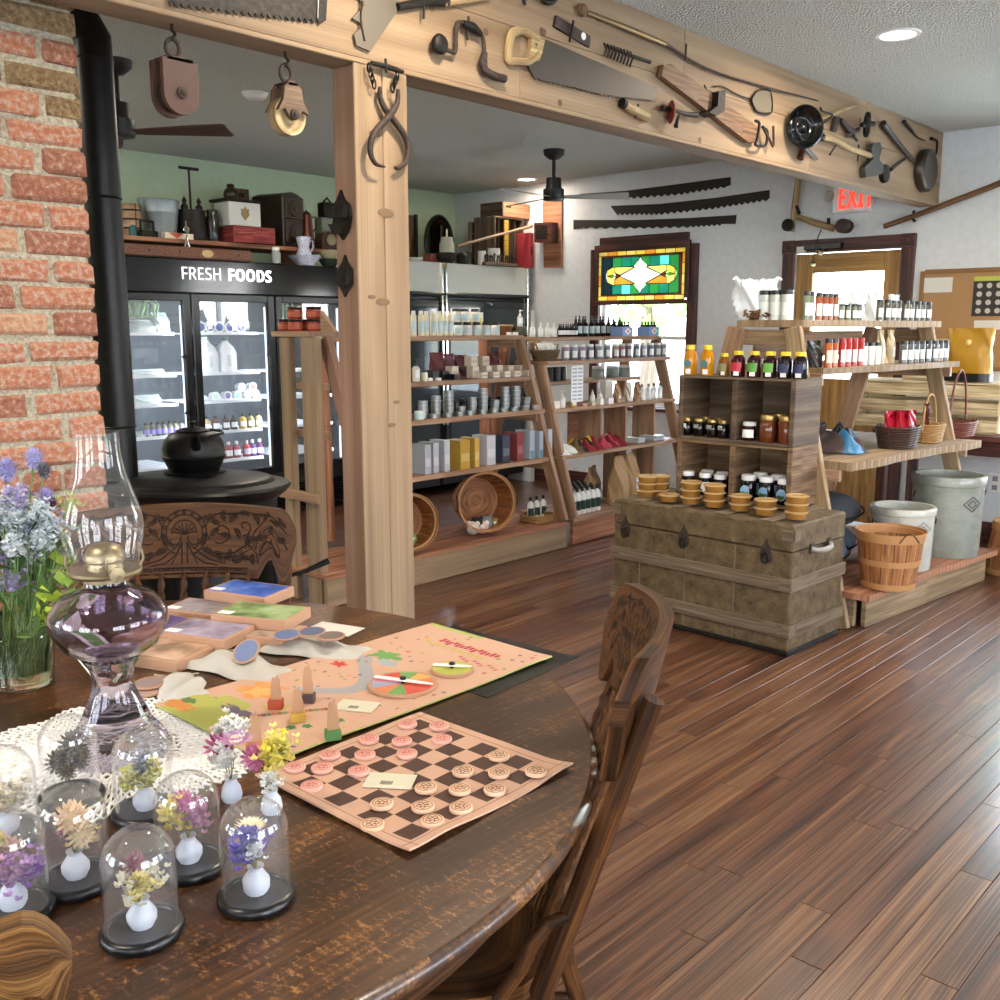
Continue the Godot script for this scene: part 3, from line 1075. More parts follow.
# ---------- stove, pipe, kettle ----------
func stove_corner() -> void:
	var sb: Material = M["stove_black"]
	var c = v3(-3.44, 0, -1.99)
	var s = thing("parlor_stove", "black cast iron parlor stove with oval top behind the carved chair", "stove", c, deg_to_rad(42.7))
	var el = Basis.from_scale(v3(1.12, 1, 0.9))
	put(mb().at(Vector3.ZERO, el).lathe([v2(0, 0.80), v2(0.28, 0.80), v2(0.31, 0.825), v2(0.325, 0.845), v2(0.318, 0.855), v2(0.27, 0.862), v2(0.262, 0.872), v2(0.25, 0.878), v2(0, 0.88)], 56, 0.8), "top_plate", sb, s)
	put(mb().at(Vector3.ZERO, el).lathe([v2(0.26, 0.2), v2(0.285, 0.22), v2(0.27, 0.3), v2(0.27, 0.66), v2(0.29, 0.68), v2(0.282, 0.7), v2(0.272, 0.71), v2(0.275, 0.8)], 56, 0.8), "body", sb, s)
	put(mb().at(Vector3.ZERO, el).lathe([v2(0.3, 0.1), v2(0.34, 0.12), v2(0.34, 0.16), v2(0.27, 0.2), v2(0, 0.2)], 48), "ash_base", sb, s)
	put(mb().at(Vector3.ZERO, el).lathe([v2(0.292, 0.675), v2(0.298, 0.688), v2(0.29, 0.7)], 56), "nickel_band", M["chrome"], s)
	for a in [0.7, 2.4, 3.9, 5.5]:
		var d = v3(cos(a) * 0.3, 0, sin(a) * 0.25)
		put(mb().tube([d * 1.15, d * 1.08 + v3(0, 0.03, 0), d * 0.95 + v3(0, 0.12, 0)], [0.03, 0.018, 0.028], 8), "leg", sb, s)
	put(mb().box(v3(0.34, 0.48, 0.1), v3(0.05, 0.2, 0.09), 0.012), "side_door", mat("stove_blue", hex("1a2530"), 0.35, 0.4), s)
	put(mb().tube([v3(0.36, 0.5, 0.06), v3(0.42, 0.51, 0.02), v3(0.5, 0.54, -0.02)], [0.008, 0.01, 0.013], 8), "handle", sb, s)
	# pipe
	var p = v3(-3.647, 0.868, -1.79)
	var pp = thing("stovepipe", "tall black stovepipe rising beside the brick chimney", "stovepipe", p)
	var r = 0.064
	put(mb().lathe([v2(r + 0.03, 0), v2(r + 0.03, 0.008), v2(r + 0.004, 0.014)], 32), "collar", sb, pp)
	put(mb().tube([Vector3.ZERO, v3(0, 0.21, 0)], r, 32), "pipe_section", sb, pp)
	put(mb().tube([v3(0, 0.21, 0), v3(0, 1.05, 0)], r + 0.0015, 32), "pipe_section", sb, pp)
	put(mb().tube([v3(0, 1.05, 0), v3(0, 1.53, 0)], r + 0.003, 32), "pipe_section", sb, pp)
	put(mb().tube([v3(0, 1.53, 0), v3(0, 1.60, 0.0), v3(-0.01, 1.66, 0.03), v3(-0.02, 1.72, 0.12), v3(-0.02, 1.74, 0.35), v3(-0.02, 1.74, 0.54)], [r + 0.004, r + 0.004, r + 0.003, r, r, r], 32), "elbow", sb, pp)
	put(mb().box(v3(-0.055, 0.55, 0.055), v3(0.07, 0.11, 0.07), 0.006), "damper_box", sb, pp)
	for y in [0.208, 1.05, 1.53]:
		put(mb().lathe([v2(r + 0.003, y - 0.004), v2(r + 0.006, y), v2(r + 0.003, y + 0.004)], 32), "seam", sb, pp)
	# kettle
	var k = thing("kettle", "round black cast iron kettle standing on the stove", "kettle", v3(-3.55, 0.88, -2.05), 2.4)
	put(mb().lathe([v2(0, 0.004), v2(0.118, 0.0), v2(0.12, 0.006), v2(0.085, 0.012)], 32), "trivet", sb, k)
	put(mb().lathe([v2(0.085, 0.01), v2(0.1, 0.016), v2(0.117, 0.055), v2(0.123, 0.062), v2(0.124, 0.068), v2(0.119, 0.072), v2(0.122, 0.095), v2(0.112, 0.13), v2(0.09, 0.155), v2(0.06, 0.164)], 40, 0.5), "body", sb, k)
	put(mb().lathe([v2(0.064, 0.162), v2(0.066, 0.168), v2(0.045, 0.176), v2(0.014, 0.18), v2(0.009, 0.19), v2(0.016, 0.2), v2(0.0, 0.207)], 28), "lid", sb, k)
	put(mb().tube([v3(-0.09, 0.1, 0.03), v3(-0.13, 0.135, 0.04), v3(-0.15, 0.165, 0.045)], [0.022, 0.016, 0.012], 10), "spout", sb, k)
	put(mb().tube([v3(0.07, 0.15, 0), v3(0.1, 0.16, 0.05), v3(0.06, 0.158, 0.1), v3(-0.02, 0.158, 0.12), v3(-0.07, 0.15, 0.08)], 0.006, 8), "bail_handle", sb, k)

# ---------- table ----------
var TC = v3(-1.61, 0, -0.68)
const TR := 0.885
func oak_top() -> StandardMaterial3D:
	var w = 1024
	var h = 1024
	var fine = nbytes(w, h, 211, 0.05, 3, 1024, 48)
	var broad = nbytes(w, h, 212, 0.008, 2, 512, 64)
	var blot = nbytes(w, h, 213, 0.006, 3, 256, 256)
	var b = blend([[fine, 0.55], [broad, 0.25], [blot, 0.3]], 0.8)
	# medullary ray flecks across the grain (V is along the grain)
	var g = RandomNumberGenerator.new()
	g.seed = 5
	for i in 5200:
		var x = g.randi() % w
		var y = g.randi() % h
		if fmod(x * 5.0 / w, 1.0) < 0.35 and g.randf() < 0.75:
			continue
		var l = g.randi_range(8, 26)
		var dy = g.randf_range(-0.5, 0.5)
		var add = g.randi_range(22, 62)
		for k in l:
			var xx = (x + k) % w
			for q in g.randi_range(2, 6):
				var yy = posmod(int(y + k * dy + sin(k * 0.5) * 1.5) + q, h)
				var at = yy * w + xx
				b[at] = mini(255, b[at] + add)
	var m = mat("oak_top", Color.WHITE, 0.3)
	m.albedo_texture = paint(b, w, h, [[0.0, hex("1c0f07")], [0.4, hex("362010")], [0.62, hex("503218")], [0.8, hex("7a5129")], [1.0, hex("966734")]])
	m.roughness = 0.34
	m.uv1_scale = v3(1 / 0.62, 1 / 0.62, 1)
	m.clearcoat_enabled = true
	m.clearcoat = 0.2
	m.clearcoat_roughness = 0.16
	return m

func dining_table() -> void:
	var t = thing("dining_table", "large round dark oak pedestal table set with games and glass domes", "table", TC)
	var top = mb()
	var prof = [v2(TR - 0.02, -0.028), v2(TR - 0.006, -0.026), v2(TR, -0.017), v2(TR - 0.003, -0.006), v2(TR - 0.012, 0.0)]
	top.at(v3(0, TBL, 0))
	top.lathe(prof, 128, 0.5)
	for k in 128:
		var a = TAU * k / 128
		var c = TAU * (k + 1) / 128
		var r = TR - 0.012
		var pa = v3(cos(a) * r, 0, -sin(a) * r)
		var pc = v3(cos(c) * r, 0, -sin(c) * r)
		for y in [0.0, -0.028]:
			var u = Vector3.UP * y
			top.face([u, pa + u, pc + u], Vector3.UP if y == 0.0 else Vector3.DOWN, [Vector2.ZERO, v2(pa.x, pa.z), v2(pc.x, pc.z)])
	put(top, "table_top", oak_top(), t)
	put(mb().at(v3(0, TBL - 0.028, 0)).lathe([v2(TR - 0.1, -0.095), v2(TR - 0.085, -0.095), v2(TR - 0.08, -0.085), v2(TR - 0.085, -0.02), v2(TR - 0.07, -0.012), v2(TR - 0.07, 0)], 96), "apron", M["oak"], t)
	put(mb().lathe([v2(0.0, 0.06), v2(0.24, 0.06), v2(0.25, 0.12), v2(0.15, 0.2), v2(0.12, 0.3), v2(0.16, 0.42), v2(0.19, 0.55), v2(0.15, 0.66), v2(0.3, 0.72)], 40), "pedestal", M["oak"], t)
	for k in 4:
		var d = v3(cos(k * PI / 2 + 0.78), 0, sin(k * PI / 2 + 0.78))
		put(mb().tube([d * 0.18 + v3(0, 0.16, 0), d * 0.36 + v3(0, 0.12, 0), d * 0.5 + v3(0, 0.045, 0)], [0.06, 0.05, 0.045], 10), "leg", M["oak"], t)

# ---------- pressed-back chairs ----------
func stroke(im: PackedByteArray, w: int, h: int, pts: Array, th: float, val := 40) -> void:
	for i in pts.size() - 1:
		var a: Vector2 = pts[i]
		var b: Vector2 = pts[i + 1]
		var n = int(a.distance_to(b)) + 1
		for k in n:
			var p = a.lerp(b, float(k) / n)
			for y in range(int(p.y - th), int(p.y + th) + 1):
				for x in range(int(p.x - th), int(p.x + th) + 1):
					if x >= 0 and y >= 0 and x < w and y < h and v2(x, y).distance_to(p) <= th:
						im[y * w + x] = mini(im[y * w + x], val)

func spiral(c: Vector2, r0: float, r1: float, a0: float, a1: float, n := 40) -> Array:
	var out = []
	for i in n + 1:
		var t = float(i) / n
		var a = lerpf(a0, a1, t)
		out.append(c + v2(cos(a), sin(a)) * lerpf(r0, r1, t))
	return out

# carved crest: grooves drawn once, used as relief and as darker lines in the colour
func carved() -> StandardMaterial3D:
	if M.has("carved"):
		return M["carved"]
	var w = 512
	var h = 160
	var im = PackedByteArray()
	im.resize(w * h)
	im.fill(200)
	var half = []
	# right half strokes (mirrored about x = 256)
	half.append(spiral(v2(256, 62), 50, 50, -PI / 2, PI / 2.6, 30))
	half.append(spiral(v2(256, 62), 40, 40, -PI / 2, PI / 3, 30))
	half.append(spiral(v2(256, 62), 28, 28, -PI, 0, 30))
	for a in [-1.35, -1.0, -0.65, -0.3]:
		half.append([v2(256, 66), v2(256, 66) + v2(cos(a), sin(a)) * 26])
	for a in range(6):
		var b = -PI / 2 + a * 0.42
		half.append(spiral(v2(256, 62) + v2(cos(b), sin(b)) * 45, 3, 3, 0, TAU, 8))
	half.append(spiral(v2(282, 76), 4, 20, 0, 3.6, 30))
	half.append([v2(262, 82), v2(275, 110), v2(300, 128), v2(330, 132)])
	half.append([v2(262, 84), v2(262, 128)])
	half.append([v2(264, 90), v2(285, 130)])
	half.append([v2(268, 88), v2(310, 120), v2(345, 128)])
	half.append(spiral(v2(338, 60), 3, 26, 1.0, 8.4, 60))
	half.append(spiral(v2(338, 60), 30, 44, 2.6, 5.2, 40))
	half.append([v2(300, 96), v2(330, 108), v2(370, 104), v2(400, 84), v2(420, 50), v2(445, 34)])
	half.append([v2(300, 102), v2(335, 116), v2(376, 112), v2(410, 92), v2(430, 56)])
	half.append(spiral(v2(392, 46), 2, 20, 2.0, 8.0, 50))
	half.append(spiral(v2(452, 96), 2, 30, 0.5, 9.0, 70))
	half.append(spiral(v2(452, 96), 34, 40, 3.2, 6.2, 30))
	half.append([v2(400, 84), v2(420, 104), v2(424, 126)])
	half.append([v2(430, 20), v2(460, 26), v2(490, 48)])
	half.append([v2(350, 20), v2(400, 14), v2(440, 18), v2(480, 34)])
	half.append([v2(256, 138), v2(400, 138)])
	half.append([v2(256, 150), v2(400, 150)])
	for i in 14:
		half.append(spiral(v2(262 + i * 10, 144), 3, 3, PI, TAU, 6))
	for i in 9:
		half.append(spiral(v2(352 + i * 8, 122 - i * 5), 6, 8, 2.2 + i * 0.1, 4.6, 10))
	for i in 26:
		var c = v2(306 + (i % 9) * 22, 22 + (i / 9) * 42 + (i % 2) * 9)
		for r in [5, 9, 13]:
			half.append(spiral(c, r, r * 0.8, i * 0.9, i * 0.9 + 2.6, 12))
	for st in half:
		stroke(im, w, h, st, 1.1, 40)
		stroke(im, w, h, st.map(func(p): return v2(512 - p.x, p.y)), 1.1, 40)
	var m = mat("carved", Color.WHITE, 0.58)
	m.metallic_specular = 0.3
	var gr = nbytes(w, h, 59, 0.05, 3, 24, 160)
	var c = im.duplicate()
	for i in w * h:
		c[i] = clampi(im[i] - 60 + (gr[i] - 127) / 4, 0, 255)
	m.albedo_texture = paint(c, w, h, [[0.0, hex("140b06")], [0.35, hex("301a0c")], [0.6, hex("51341b")], [1.0, hex("6e4a27")]])
	m.heightmap_enabled = true
	m.heightmap_texture = grey(im, w, h)
	m.heightmap_scale = 0.35
	m.texture_repeat = false
	return m

func chair(label: String, at: Vector3, turn: float, w := 0.46, top := 1.02, ph := 0.165, bend := 0.075, zt := 0.31) -> Node3D:
	var o = thing("pressed_back_chair", label, "chair", at, turn, "pressed-back oak chairs around the table")
	var m: Material = M["chairwood"]
	var ch = w / 2
	if not M.has("rail_gold"):
		wood("rail_gold", 57, hex("3a2410"), hex("6b4823"), hex("9a7440"), 0.4, 0.35, 0.1, 0.9, 0.03)
	# seat with dished edge, wider at the front (-Z)
	var seat = mb()
	seat.at(v3(0, 0.45, 0))
	var f = func(u: float, v: float):
		var a = TAU * u
		var cx = cos(a)
		var cz = sin(a)
		var e = pow(pow(absf(cx), 3.2) + pow(absf(cz), 3.2), -1.0 / 3.2)
		var wz = 0.2
		var x = cx * e * (ch - 0.01 + 0.02 * (-cz * e)) * v
		return v3(x, -0.012 * (1.0 - v * v) + (-0.004 if v > 0.97 else 0.0), cz * e * wz * v)
	seat.sheet(40, 8, f, 0.03, v2(0.6, 0.3))
	put(seat, "seat", m, o)
	# rear posts
	var zb = 0.2
	for s in [-1, 1]:
		var leg = [v3(s * (ch - 0.005), 0, zb + 0.09), v3(s * (ch - 0.02), 0.25, zb + 0.02), v3(s * (ch - 0.03), 0.46, zb - 0.01), v3(s * (ch - 0.02), 0.7, lerpf(zb - 0.01, zt, 0.24 / (top - 0.53))), v3(s * (ch - 0.01), top - 0.07, zt)]
		put(mb().tube(leg, [0.015, 0.018, 0.019, 0.018, 0.015], 12), "rear_post", m, o)
		var fl = [v3(s * (ch - 0.01), 0, -0.2), v3(s * (ch - 0.02), 0.1, -0.185), v3(s * (ch - 0.025), 0.3, -0.17), v3(s * (ch - 0.03), 0.36, -0.165), v3(s * (ch - 0.035), 0.44, -0.16)]
		put(mb().tube(fl, [0.012, 0.015, 0.022, 0.016, 0.02], 12), "leg", m, o)
		put(mb().tube([v3(s * (ch - 0.02), 0.16, -0.18), v3(s * (ch - 0.015), 0.17, zb + 0.03)], [0.009, 0.011], 8), "stretcher", m, o)
		# curved arm brace from post to seat
		put(mb().tube([v3(s * (ch - 0.016), 0.6, zb + 0.035), v3(s * (ch - 0.012), 0.585, zb + 0.0), v3(s * (ch - 0.01), 0.55, zb - 0.025), v3(s * (ch - 0.012), 0.5, zb - 0.045), v3(s * (ch - 0.02), 0.45, zb - 0.075)], [0.008, 0.011, 0.012, 0.011, 0.012], 10), "brace", m, o)
	for y in [0.2, 0.28]:
		put(mb().tube([v3(-ch + 0.02, y, -0.18), v3(0, y, -0.185), v3(ch - 0.02, y, -0.18)], [0.009, 0.013, 0.009], 8), "stretcher", m, o)
	# crest rail, curved forward at its ends
	var cr = mb()
	cr.uo = Vector2.ZERO
	var topf = func(s: float):
		var q = absf(s)
		return top - 0.012 * q * q - (0.05 * pow(maxf(0.0, (q - 0.86) / 0.14), 2.0))
	var botf = func(s: float):
		var q = absf(s)
		if q < 0.66:
			return top - ph
		if q < 0.78:
			return top - ph + 0.05 * sin((q - 0.66) / 0.12 * PI / 2)
		return top - ph + 0.05 - 0.055 * sin(clampf((q - 0.78) / 0.2, 0, 1) * PI) + 0.04 * maxf(0.0, q - 0.93) / 0.07
	var cf = func(u: float, v: float):
		var s = 2.0 * u - 1.0
		var y0: float = botf.call(s)
		var y1: float = topf.call(s)
		var y = lerpf(y1, y0, v)
		return v3(-s * (ch + 0.02), y, zt + 0.018 - bend * s * s - (top - y) * 0.22)
	cr.sheet(64, 6, cf, 0.0)
	var front = put(cr, "crest_rail", carved(), o)
	# back and edges of the rail in plain wood
	var bk = mb()
	var bf = func(u: float, v: float):
		var p: Vector3 = cf.call(1.0 - u, v)
		return p + v3(0, 0, 0.022)
	bk.sheet(64, 6, bf, 0.0, v2(w, 0.16))
	for i in 64:
		for v in [0.0, 1.0]:
			var a: Vector3 = cf.call(i / 64.0, v)
			var b: Vector3 = cf.call((i + 1) / 64.0, v)
			var z = v3(0, 0, 0.022)
			bk.face([a, b, b + z, a + z], Vector3.UP if v == 0.0 else Vector3.DOWN, [v2(a.x, 0), v2(b.x, 0), v2(b.x, 0.02), v2(a.x, 0.02)])
	for u in [0.0, 1.0]:
		for j in 6:
			var a: Vector3 = cf.call(u, j / 6.0)
			var b: Vector3 = cf.call(u, (j + 1) / 6.0)
			var z = v3(0, 0, 0.022)
			bk.face([a, b, b + z, a + z], v3(1 if u == 0.0 else -1, 0, 0), [v2(0, a.y), v2(0, b.y), v2(0.02, b.y), v2(0.02, a.y)])
	put(bk, "rail_back", M["rail_gold"] if top == 1.015 else m, o)
	# rope-turned spindles
	var n = 7
	for i in n:
		var s = (i - (n - 1) / 2.0) / ((n - 1) / 2.0) * 0.62
		var hi = v3(-s * ch, top - ph + 0.015, zt - bend * s * s - 0.03)
		var lo = v3(-s * ch * 0.92, 0.445, zb - 0.03 - 0.03 * s * s)
		var pts = []
		var rad = []
		for k in 45:
			var t = k / 44.0
			pts.append(lo.lerp(hi, t))
			rad.append(0.0085 if t > 0.06 and t < 0.94 else 0.0065)
		put(mb().tube(pts, rad, 10, true, 2, 170.0), "spindle", m, o)
	return o

func chairs() -> void:
	chair("pressed-back oak chair with carved crest between table and stove", v3(-2.06, 0, -1.08), -2.29, 0.54, 1.0, 0.185)
	chair("pressed-back oak chair at the table beside the open plank floor", v3(-1.13, 0, -1.063), 2.225, 0.428, 1.008, 0.19, 0.06, 0.345)
	chair("pressed-back oak chair beside the cluster of glass domes", v3(-1.082, 0, -0.175), 1.147, 0.46, 1.015)

# ---------- small goods ----------
# style: bottle (narrow neck), jar (wide lid), pump, jug, spice
func ware(called: String, key: String, label: String, category: String, r: float, h: float, style: String, body: Material, cap: Material, lab: Material = null) -> Callable:
	return func() -> Node3D:
		var o = thing(called, label, category)
		var s = 14
		if style == "jar":
			put(mb().lathe([v2(0, 0), v2(r * 0.92, 0), v2(r, r * 0.12), v2(r, h * 0.74), v2(r * 0.86, h * 0.8), v2(0, h * 0.8)], s), "body", body, o)
			put(mb().lathe([v2(0, h * 0.79), v2(r * 0.93, h * 0.79), v2(r * 0.95, h * 0.8), v2(r * 0.95, h * 0.97), v2(r * 0.88, h), v2(0, h)], s), "lid", cap, o)
		elif style == "bottle":
			put(mb().lathe([v2(0, 0), v2(r * 0.94, 0), v2(r, r * 0.15), v2(r, h * 0.62), v2(r * 0.8, h * 0.72), v2(r * 0.36, h * 0.79), v2(r * 0.34, h * 0.84), v2(0, h * 0.84)], s), "body", body, o)
			put(mb().lathe([v2(0, h * 0.82), v2(r * 0.45, h * 0.82), v2(r * 0.45, h * 0.98), v2(r * 0.36, h), v2(0, h)], s), "cap", cap, o)
		elif style == "dropper":
			put(mb().lathe([v2(0, 0), v2(r * 0.94, 0), v2(r, r * 0.15), v2(r, h * 0.55), v2(r * 0.7, h * 0.64), v2(r * 0.4, h * 0.68), v2(0, h * 0.7)], s), "body", body, o)
			put(mb().lathe([v2(r * 0.4, h * 0.68), v2(r * 0.5, h * 0.68), v2(r * 0.5, h * 0.82), v2(r * 0.26, h * 0.84), v2(r * 0.3, h * 0.97), v2(0, h)], s), "dropper_cap", cap, o)
		elif style == "spice":
			put(mb().lathe([v2(0, 0), v2(r, 0), v2(r, h * 0.84), v2(r * 0.85, h * 0.86), v2(0, h * 0.86)], s), "body", body, o)
			put(mb().lathe([v2(0, h * 0.85), v2(r * 0.96, h * 0.85), v2(r * 0.96, h), v2(0, h)], s), "cap", cap, o)
		elif style == "tube":
			put(mb().lathe([v2(0, 0), v2(r, 0), v2(r, h * 0.8), v2(r * 0.75, h * 0.87), v2(0, h * 0.87)], s), "body", body, o)
			put(mb().lathe([v2(0, h * 0.86), v2(r * 0.7, h * 0.86), v2(r * 0.7, h), v2(0, h)], s), "cap", cap, o)
		elif style == "pump":
			put(mb().lathe([v2(0, 0), v2(r, 0), v2(r, h * 0.55), v2(r * 0.6, h * 0.63), v2(r * 0.4, h * 0.66), v2(0, h * 0.66)], s), "body", body, o)
			put(mb().lathe([v2(r * 0.45, h * 0.64), v2(r * 0.45, h * 0.74), v2(r * 0.15, h * 0.76), v2(r * 0.15, h * 0.9), v2(r * 0.3, h * 0.9), v2(r * 0.3, h * 0.98), v2(0, h)], 10).box(v3(r * 0.7, h * 0.95, 0), v3(r * 1.1, h * 0.05, r * 0.3), 0.001), "pump_head", cap, o)
		elif style == "jug":
			put(mb().lathe([v2(0, 0), v2(r * 0.95, 0), v2(r, r * 0.1), v2(r, h * 0.58), v2(r * 0.75, h * 0.74), v2(r * 0.3, h * 0.88), v2(r * 0.28, h * 0.93), v2(0, h * 0.93)], 4, 0.9, PI / 4, TAU + PI / 4), "body", body, o)
			put(mb().lathe([v2(0, h * 0.92), v2(r * 0.32, h * 0.92), v2(r * 0.32, h), v2(0, h)], 12), "cap", cap, o)
		if lab:
			var y0 = h * 0.16
			var y1 = h * (0.6 if style in ["jar", "spice", "tube"] else 0.5)
			var rr2 = r * (0.74 if style == "jug" else 1.012)
			put(mb().lathe([v2(rr2, y0), v2(rr2, y1)], 10, 0.6, -1.15, 1.15), "paper_label", lab, o)
		return o

const NTH := ["first", "second", "third", "fourth", "fifth", "sixth", "seventh", "eighth", "ninth", "tenth", "eleventh", "twelfth", "thirteenth", "fourteenth"]
var row_ref = "post"
func shelf_row(key: String, maker: Callable, xs: Array, py: float, x: float, y: float, label := "", group := "", turn := -0.35, jit := 0.006) -> void:
	var n = 0
	for px in xs:
		var p = on_x(x, px, py)
		var l = label
		if xs.size() > 1 and label != "":
			l += ", %s from the %s" % [NTH[n], row_ref]
		n += 1
		place(key, maker, v3(x + rr(-jit, jit), y, p.z), turn + rr(-0.15, 0.15), l, group)

# square-cornered carton; face print is a strip of another colour
func carton(called: String, label: String, category: String, s: Vector3, m: Material, band: Material, at: Vector3, turn := 0.0, group := "", bandh := 0.3) -> Node3D:
	var o = thing(called, label, category, at, turn, group)
	put(mb().box(v3(0, s.y / 2, 0), s, 0.0015), "box", m, o)
	if band:
		put(mb().box(v3(s.x / 2, s.y * bandh, 0), v3(0.001, s.y * 0.28, s.z * 0.8)), "print", band, o)
	return o

func board(b: MB, a: Vector3, c: Vector3, w: float, h: float, side := Vector3.ZERO) -> MB:
	return b.bar(a, c, w, h, side, 0.004)

# crumpled paper or plastic pouch standing on its base, opening up; local +X faces the shop
func pouch(called: String, label: String, category: String, s: Vector3, m: Material, lab: Material, at: Vector3, turn := 0.0, group := "", fold := 0.25) -> Node3D:
	var o = thing(called, label, category, at, turn, group)
	var sd = rr(0, 10)
	var f = func(u: float, v: float):
		var a = TAU * u
		var th = lerpf(1.0, 0.12, clampf((v - 0.45) / 0.5, 0, 1))
		var c = signf(cos(a)) * pow(absf(cos(a)), 0.6)
		var q = signf(sin(a)) * pow(absf(sin(a)), 0.5)
		var wr = 0.006 * sin(a * 3.0 + sd + v * 9.0) + 0.004 * sin(a * 7.0 + v * 15.0 + sd)
		return v3(c * (s.x / 2) * th + wr * (0.3 + v), v * s.y, -q * s.z / 2 + wr + (v - 0.7) * 0.02 * (1.0 if v > 0.7 else 0.0))
	put(mb().sheet(28, 14, f, 0.0, v2(0.4, 0.3)), "pouch", m, o)
	if lab:
		put(mb().sheet(4, 3, func(u, v): return v3(s.x * lerpf(0.54, 0.5, v), s.y * (0.2 + 0.3 * v), (0.5 - u) * s.z * 0.5), 0.0), "paper_label", lab, o)
	return o

# bushel basket of staves; axis +Y, base at 0
func bushel(called: String, label: String, at: Vector3, r0: float, r1: float, h: float, n := 18, key := "stave") -> Node3D:
	var o = thing(called, label, "basket", at)
	var m = wood(key, 131, hex("5f3417"), hex("9a6436"), hex("bd8a57"), 0.6, 0.5, 0.1, 0.8, 0.05) if not M.has(key) else M[key]
	for k in n:
		var a0 = TAU * k / n + 0.015
		var a1 = TAU * (k + 1) / n - 0.015
		var b = mb()
		b.sheet(3, 8, func(u, v):
			var r = lerpf(r0, r1, v) + 0.004 * sin(v * PI)
			var a = lerpf(a0, a1, u)
			return v3(cos(a) * r, v * h, -sin(a) * r), 0.003, v2(0.06, 0.1))
		# grain runs up the stave
		for i in b.u.size():
			b.u[i] = v2(b.u[i].y * 3.0, b.u[i].x)
		put(b, "stave", m, o)
	put(mb().lathe([v2(0, 0.006), v2(r0, 0.006), v2(r0, 0.014), v2(0, 0.014)], 24), "bottom", m, o)
	var hm = mat("hoop_pale", hex("b3814f"), 0.6)
	for q in [[0.02, 0.03], [0.45, 0.03], [0.89, 0.045]]:
		var ra = lerpf(r0, r1, q[0]) + 0.007
		var rb = lerpf(r0, r1, q[0] + q[1] / h) + 0.007
		put(mb().lathe([v2(ra - 0.003, q[0] * h), v2(ra, q[0] * h), v2(rb, q[0] * h + q[1]), v2(rb - 0.003, q[0] * h + q[1])], 36), "hoop", hm, o)
	put(mb().lathe([v2(r1 - 0.001, h * 0.89), v2(r1 - 0.006, h * 0.89), v2(r1 - 0.006, h + 0.002), v2(r1 + 0.004, h + 0.002)], 36), "rim", hm, o)
	for s in [-1, 1]:
		var pts = []
		for i in 9:
			var t = i / 8.0
			pts.append(v3((t - 0.5) * 0.1, h * 0.93 + sin(t * PI) * 0.045, s * (r1 + 0.01)))
		put(mb().tube(pts, 0.003, 6), "wire_handle", mat("wire", hex("3a332b"), 0.5, 0.8), o)
	return o

func same() -> Callable:
	return func(): return null

# ---------- coolers ----------
func strip_light(parent: Node, at: Vector3, l: float, e: float) -> void:
	var m = mat("led_strip", hex("eaf4ff"), 0.4)
	m.emission_enabled = true
	m.emission = hex("e4f0ff")
	m.emission_energy_multiplier = 1.4
	put(mb().at(at).box(Vector3.ZERO, v3(0.012, l, 0.02), 0.002), "led_strip", m, parent)
	var a = AreaLight3D.new()
	a.name = "led_glow"
	a.area_size = v2(0.03, l)
	a.light_energy = e
	a.light_color = hex("e0eeff")
	a.shadow_enabled = true
	a.area_range = 6.0
	a.area_attenuation = 2.0
	a.position = at + v3(-0.012, 0, 0)
	a.rotation_degrees = v3(0, 90, 0)
	parent.add_child(a)

func lettering(text: String, h: float, m: Material, parent: Node, at: Vector3, basis: Basis, font := "Droid Sans", bold := false, depth := 0.003) -> float:
	var f = SystemFont.new()
	f.font_names = PackedStringArray([font])
	if bold:
		f.font_weight = 800
	var t = TextMesh.new()
	t.text = text
	t.font = f
	t.font_size = 64
	t.pixel_size = h / 46.0
	t.depth = depth
	t.horizontal_alignment = HORIZONTAL_ALIGNMENT_LEFT
	var o = MeshInstance3D.new()
	o.mesh = t
	o.material_override = m
	o.name = "lettering"
	parent.add_child(o, true)
	o.transform = Transform3D(basis, at)
	return t.get_aabb().size.x

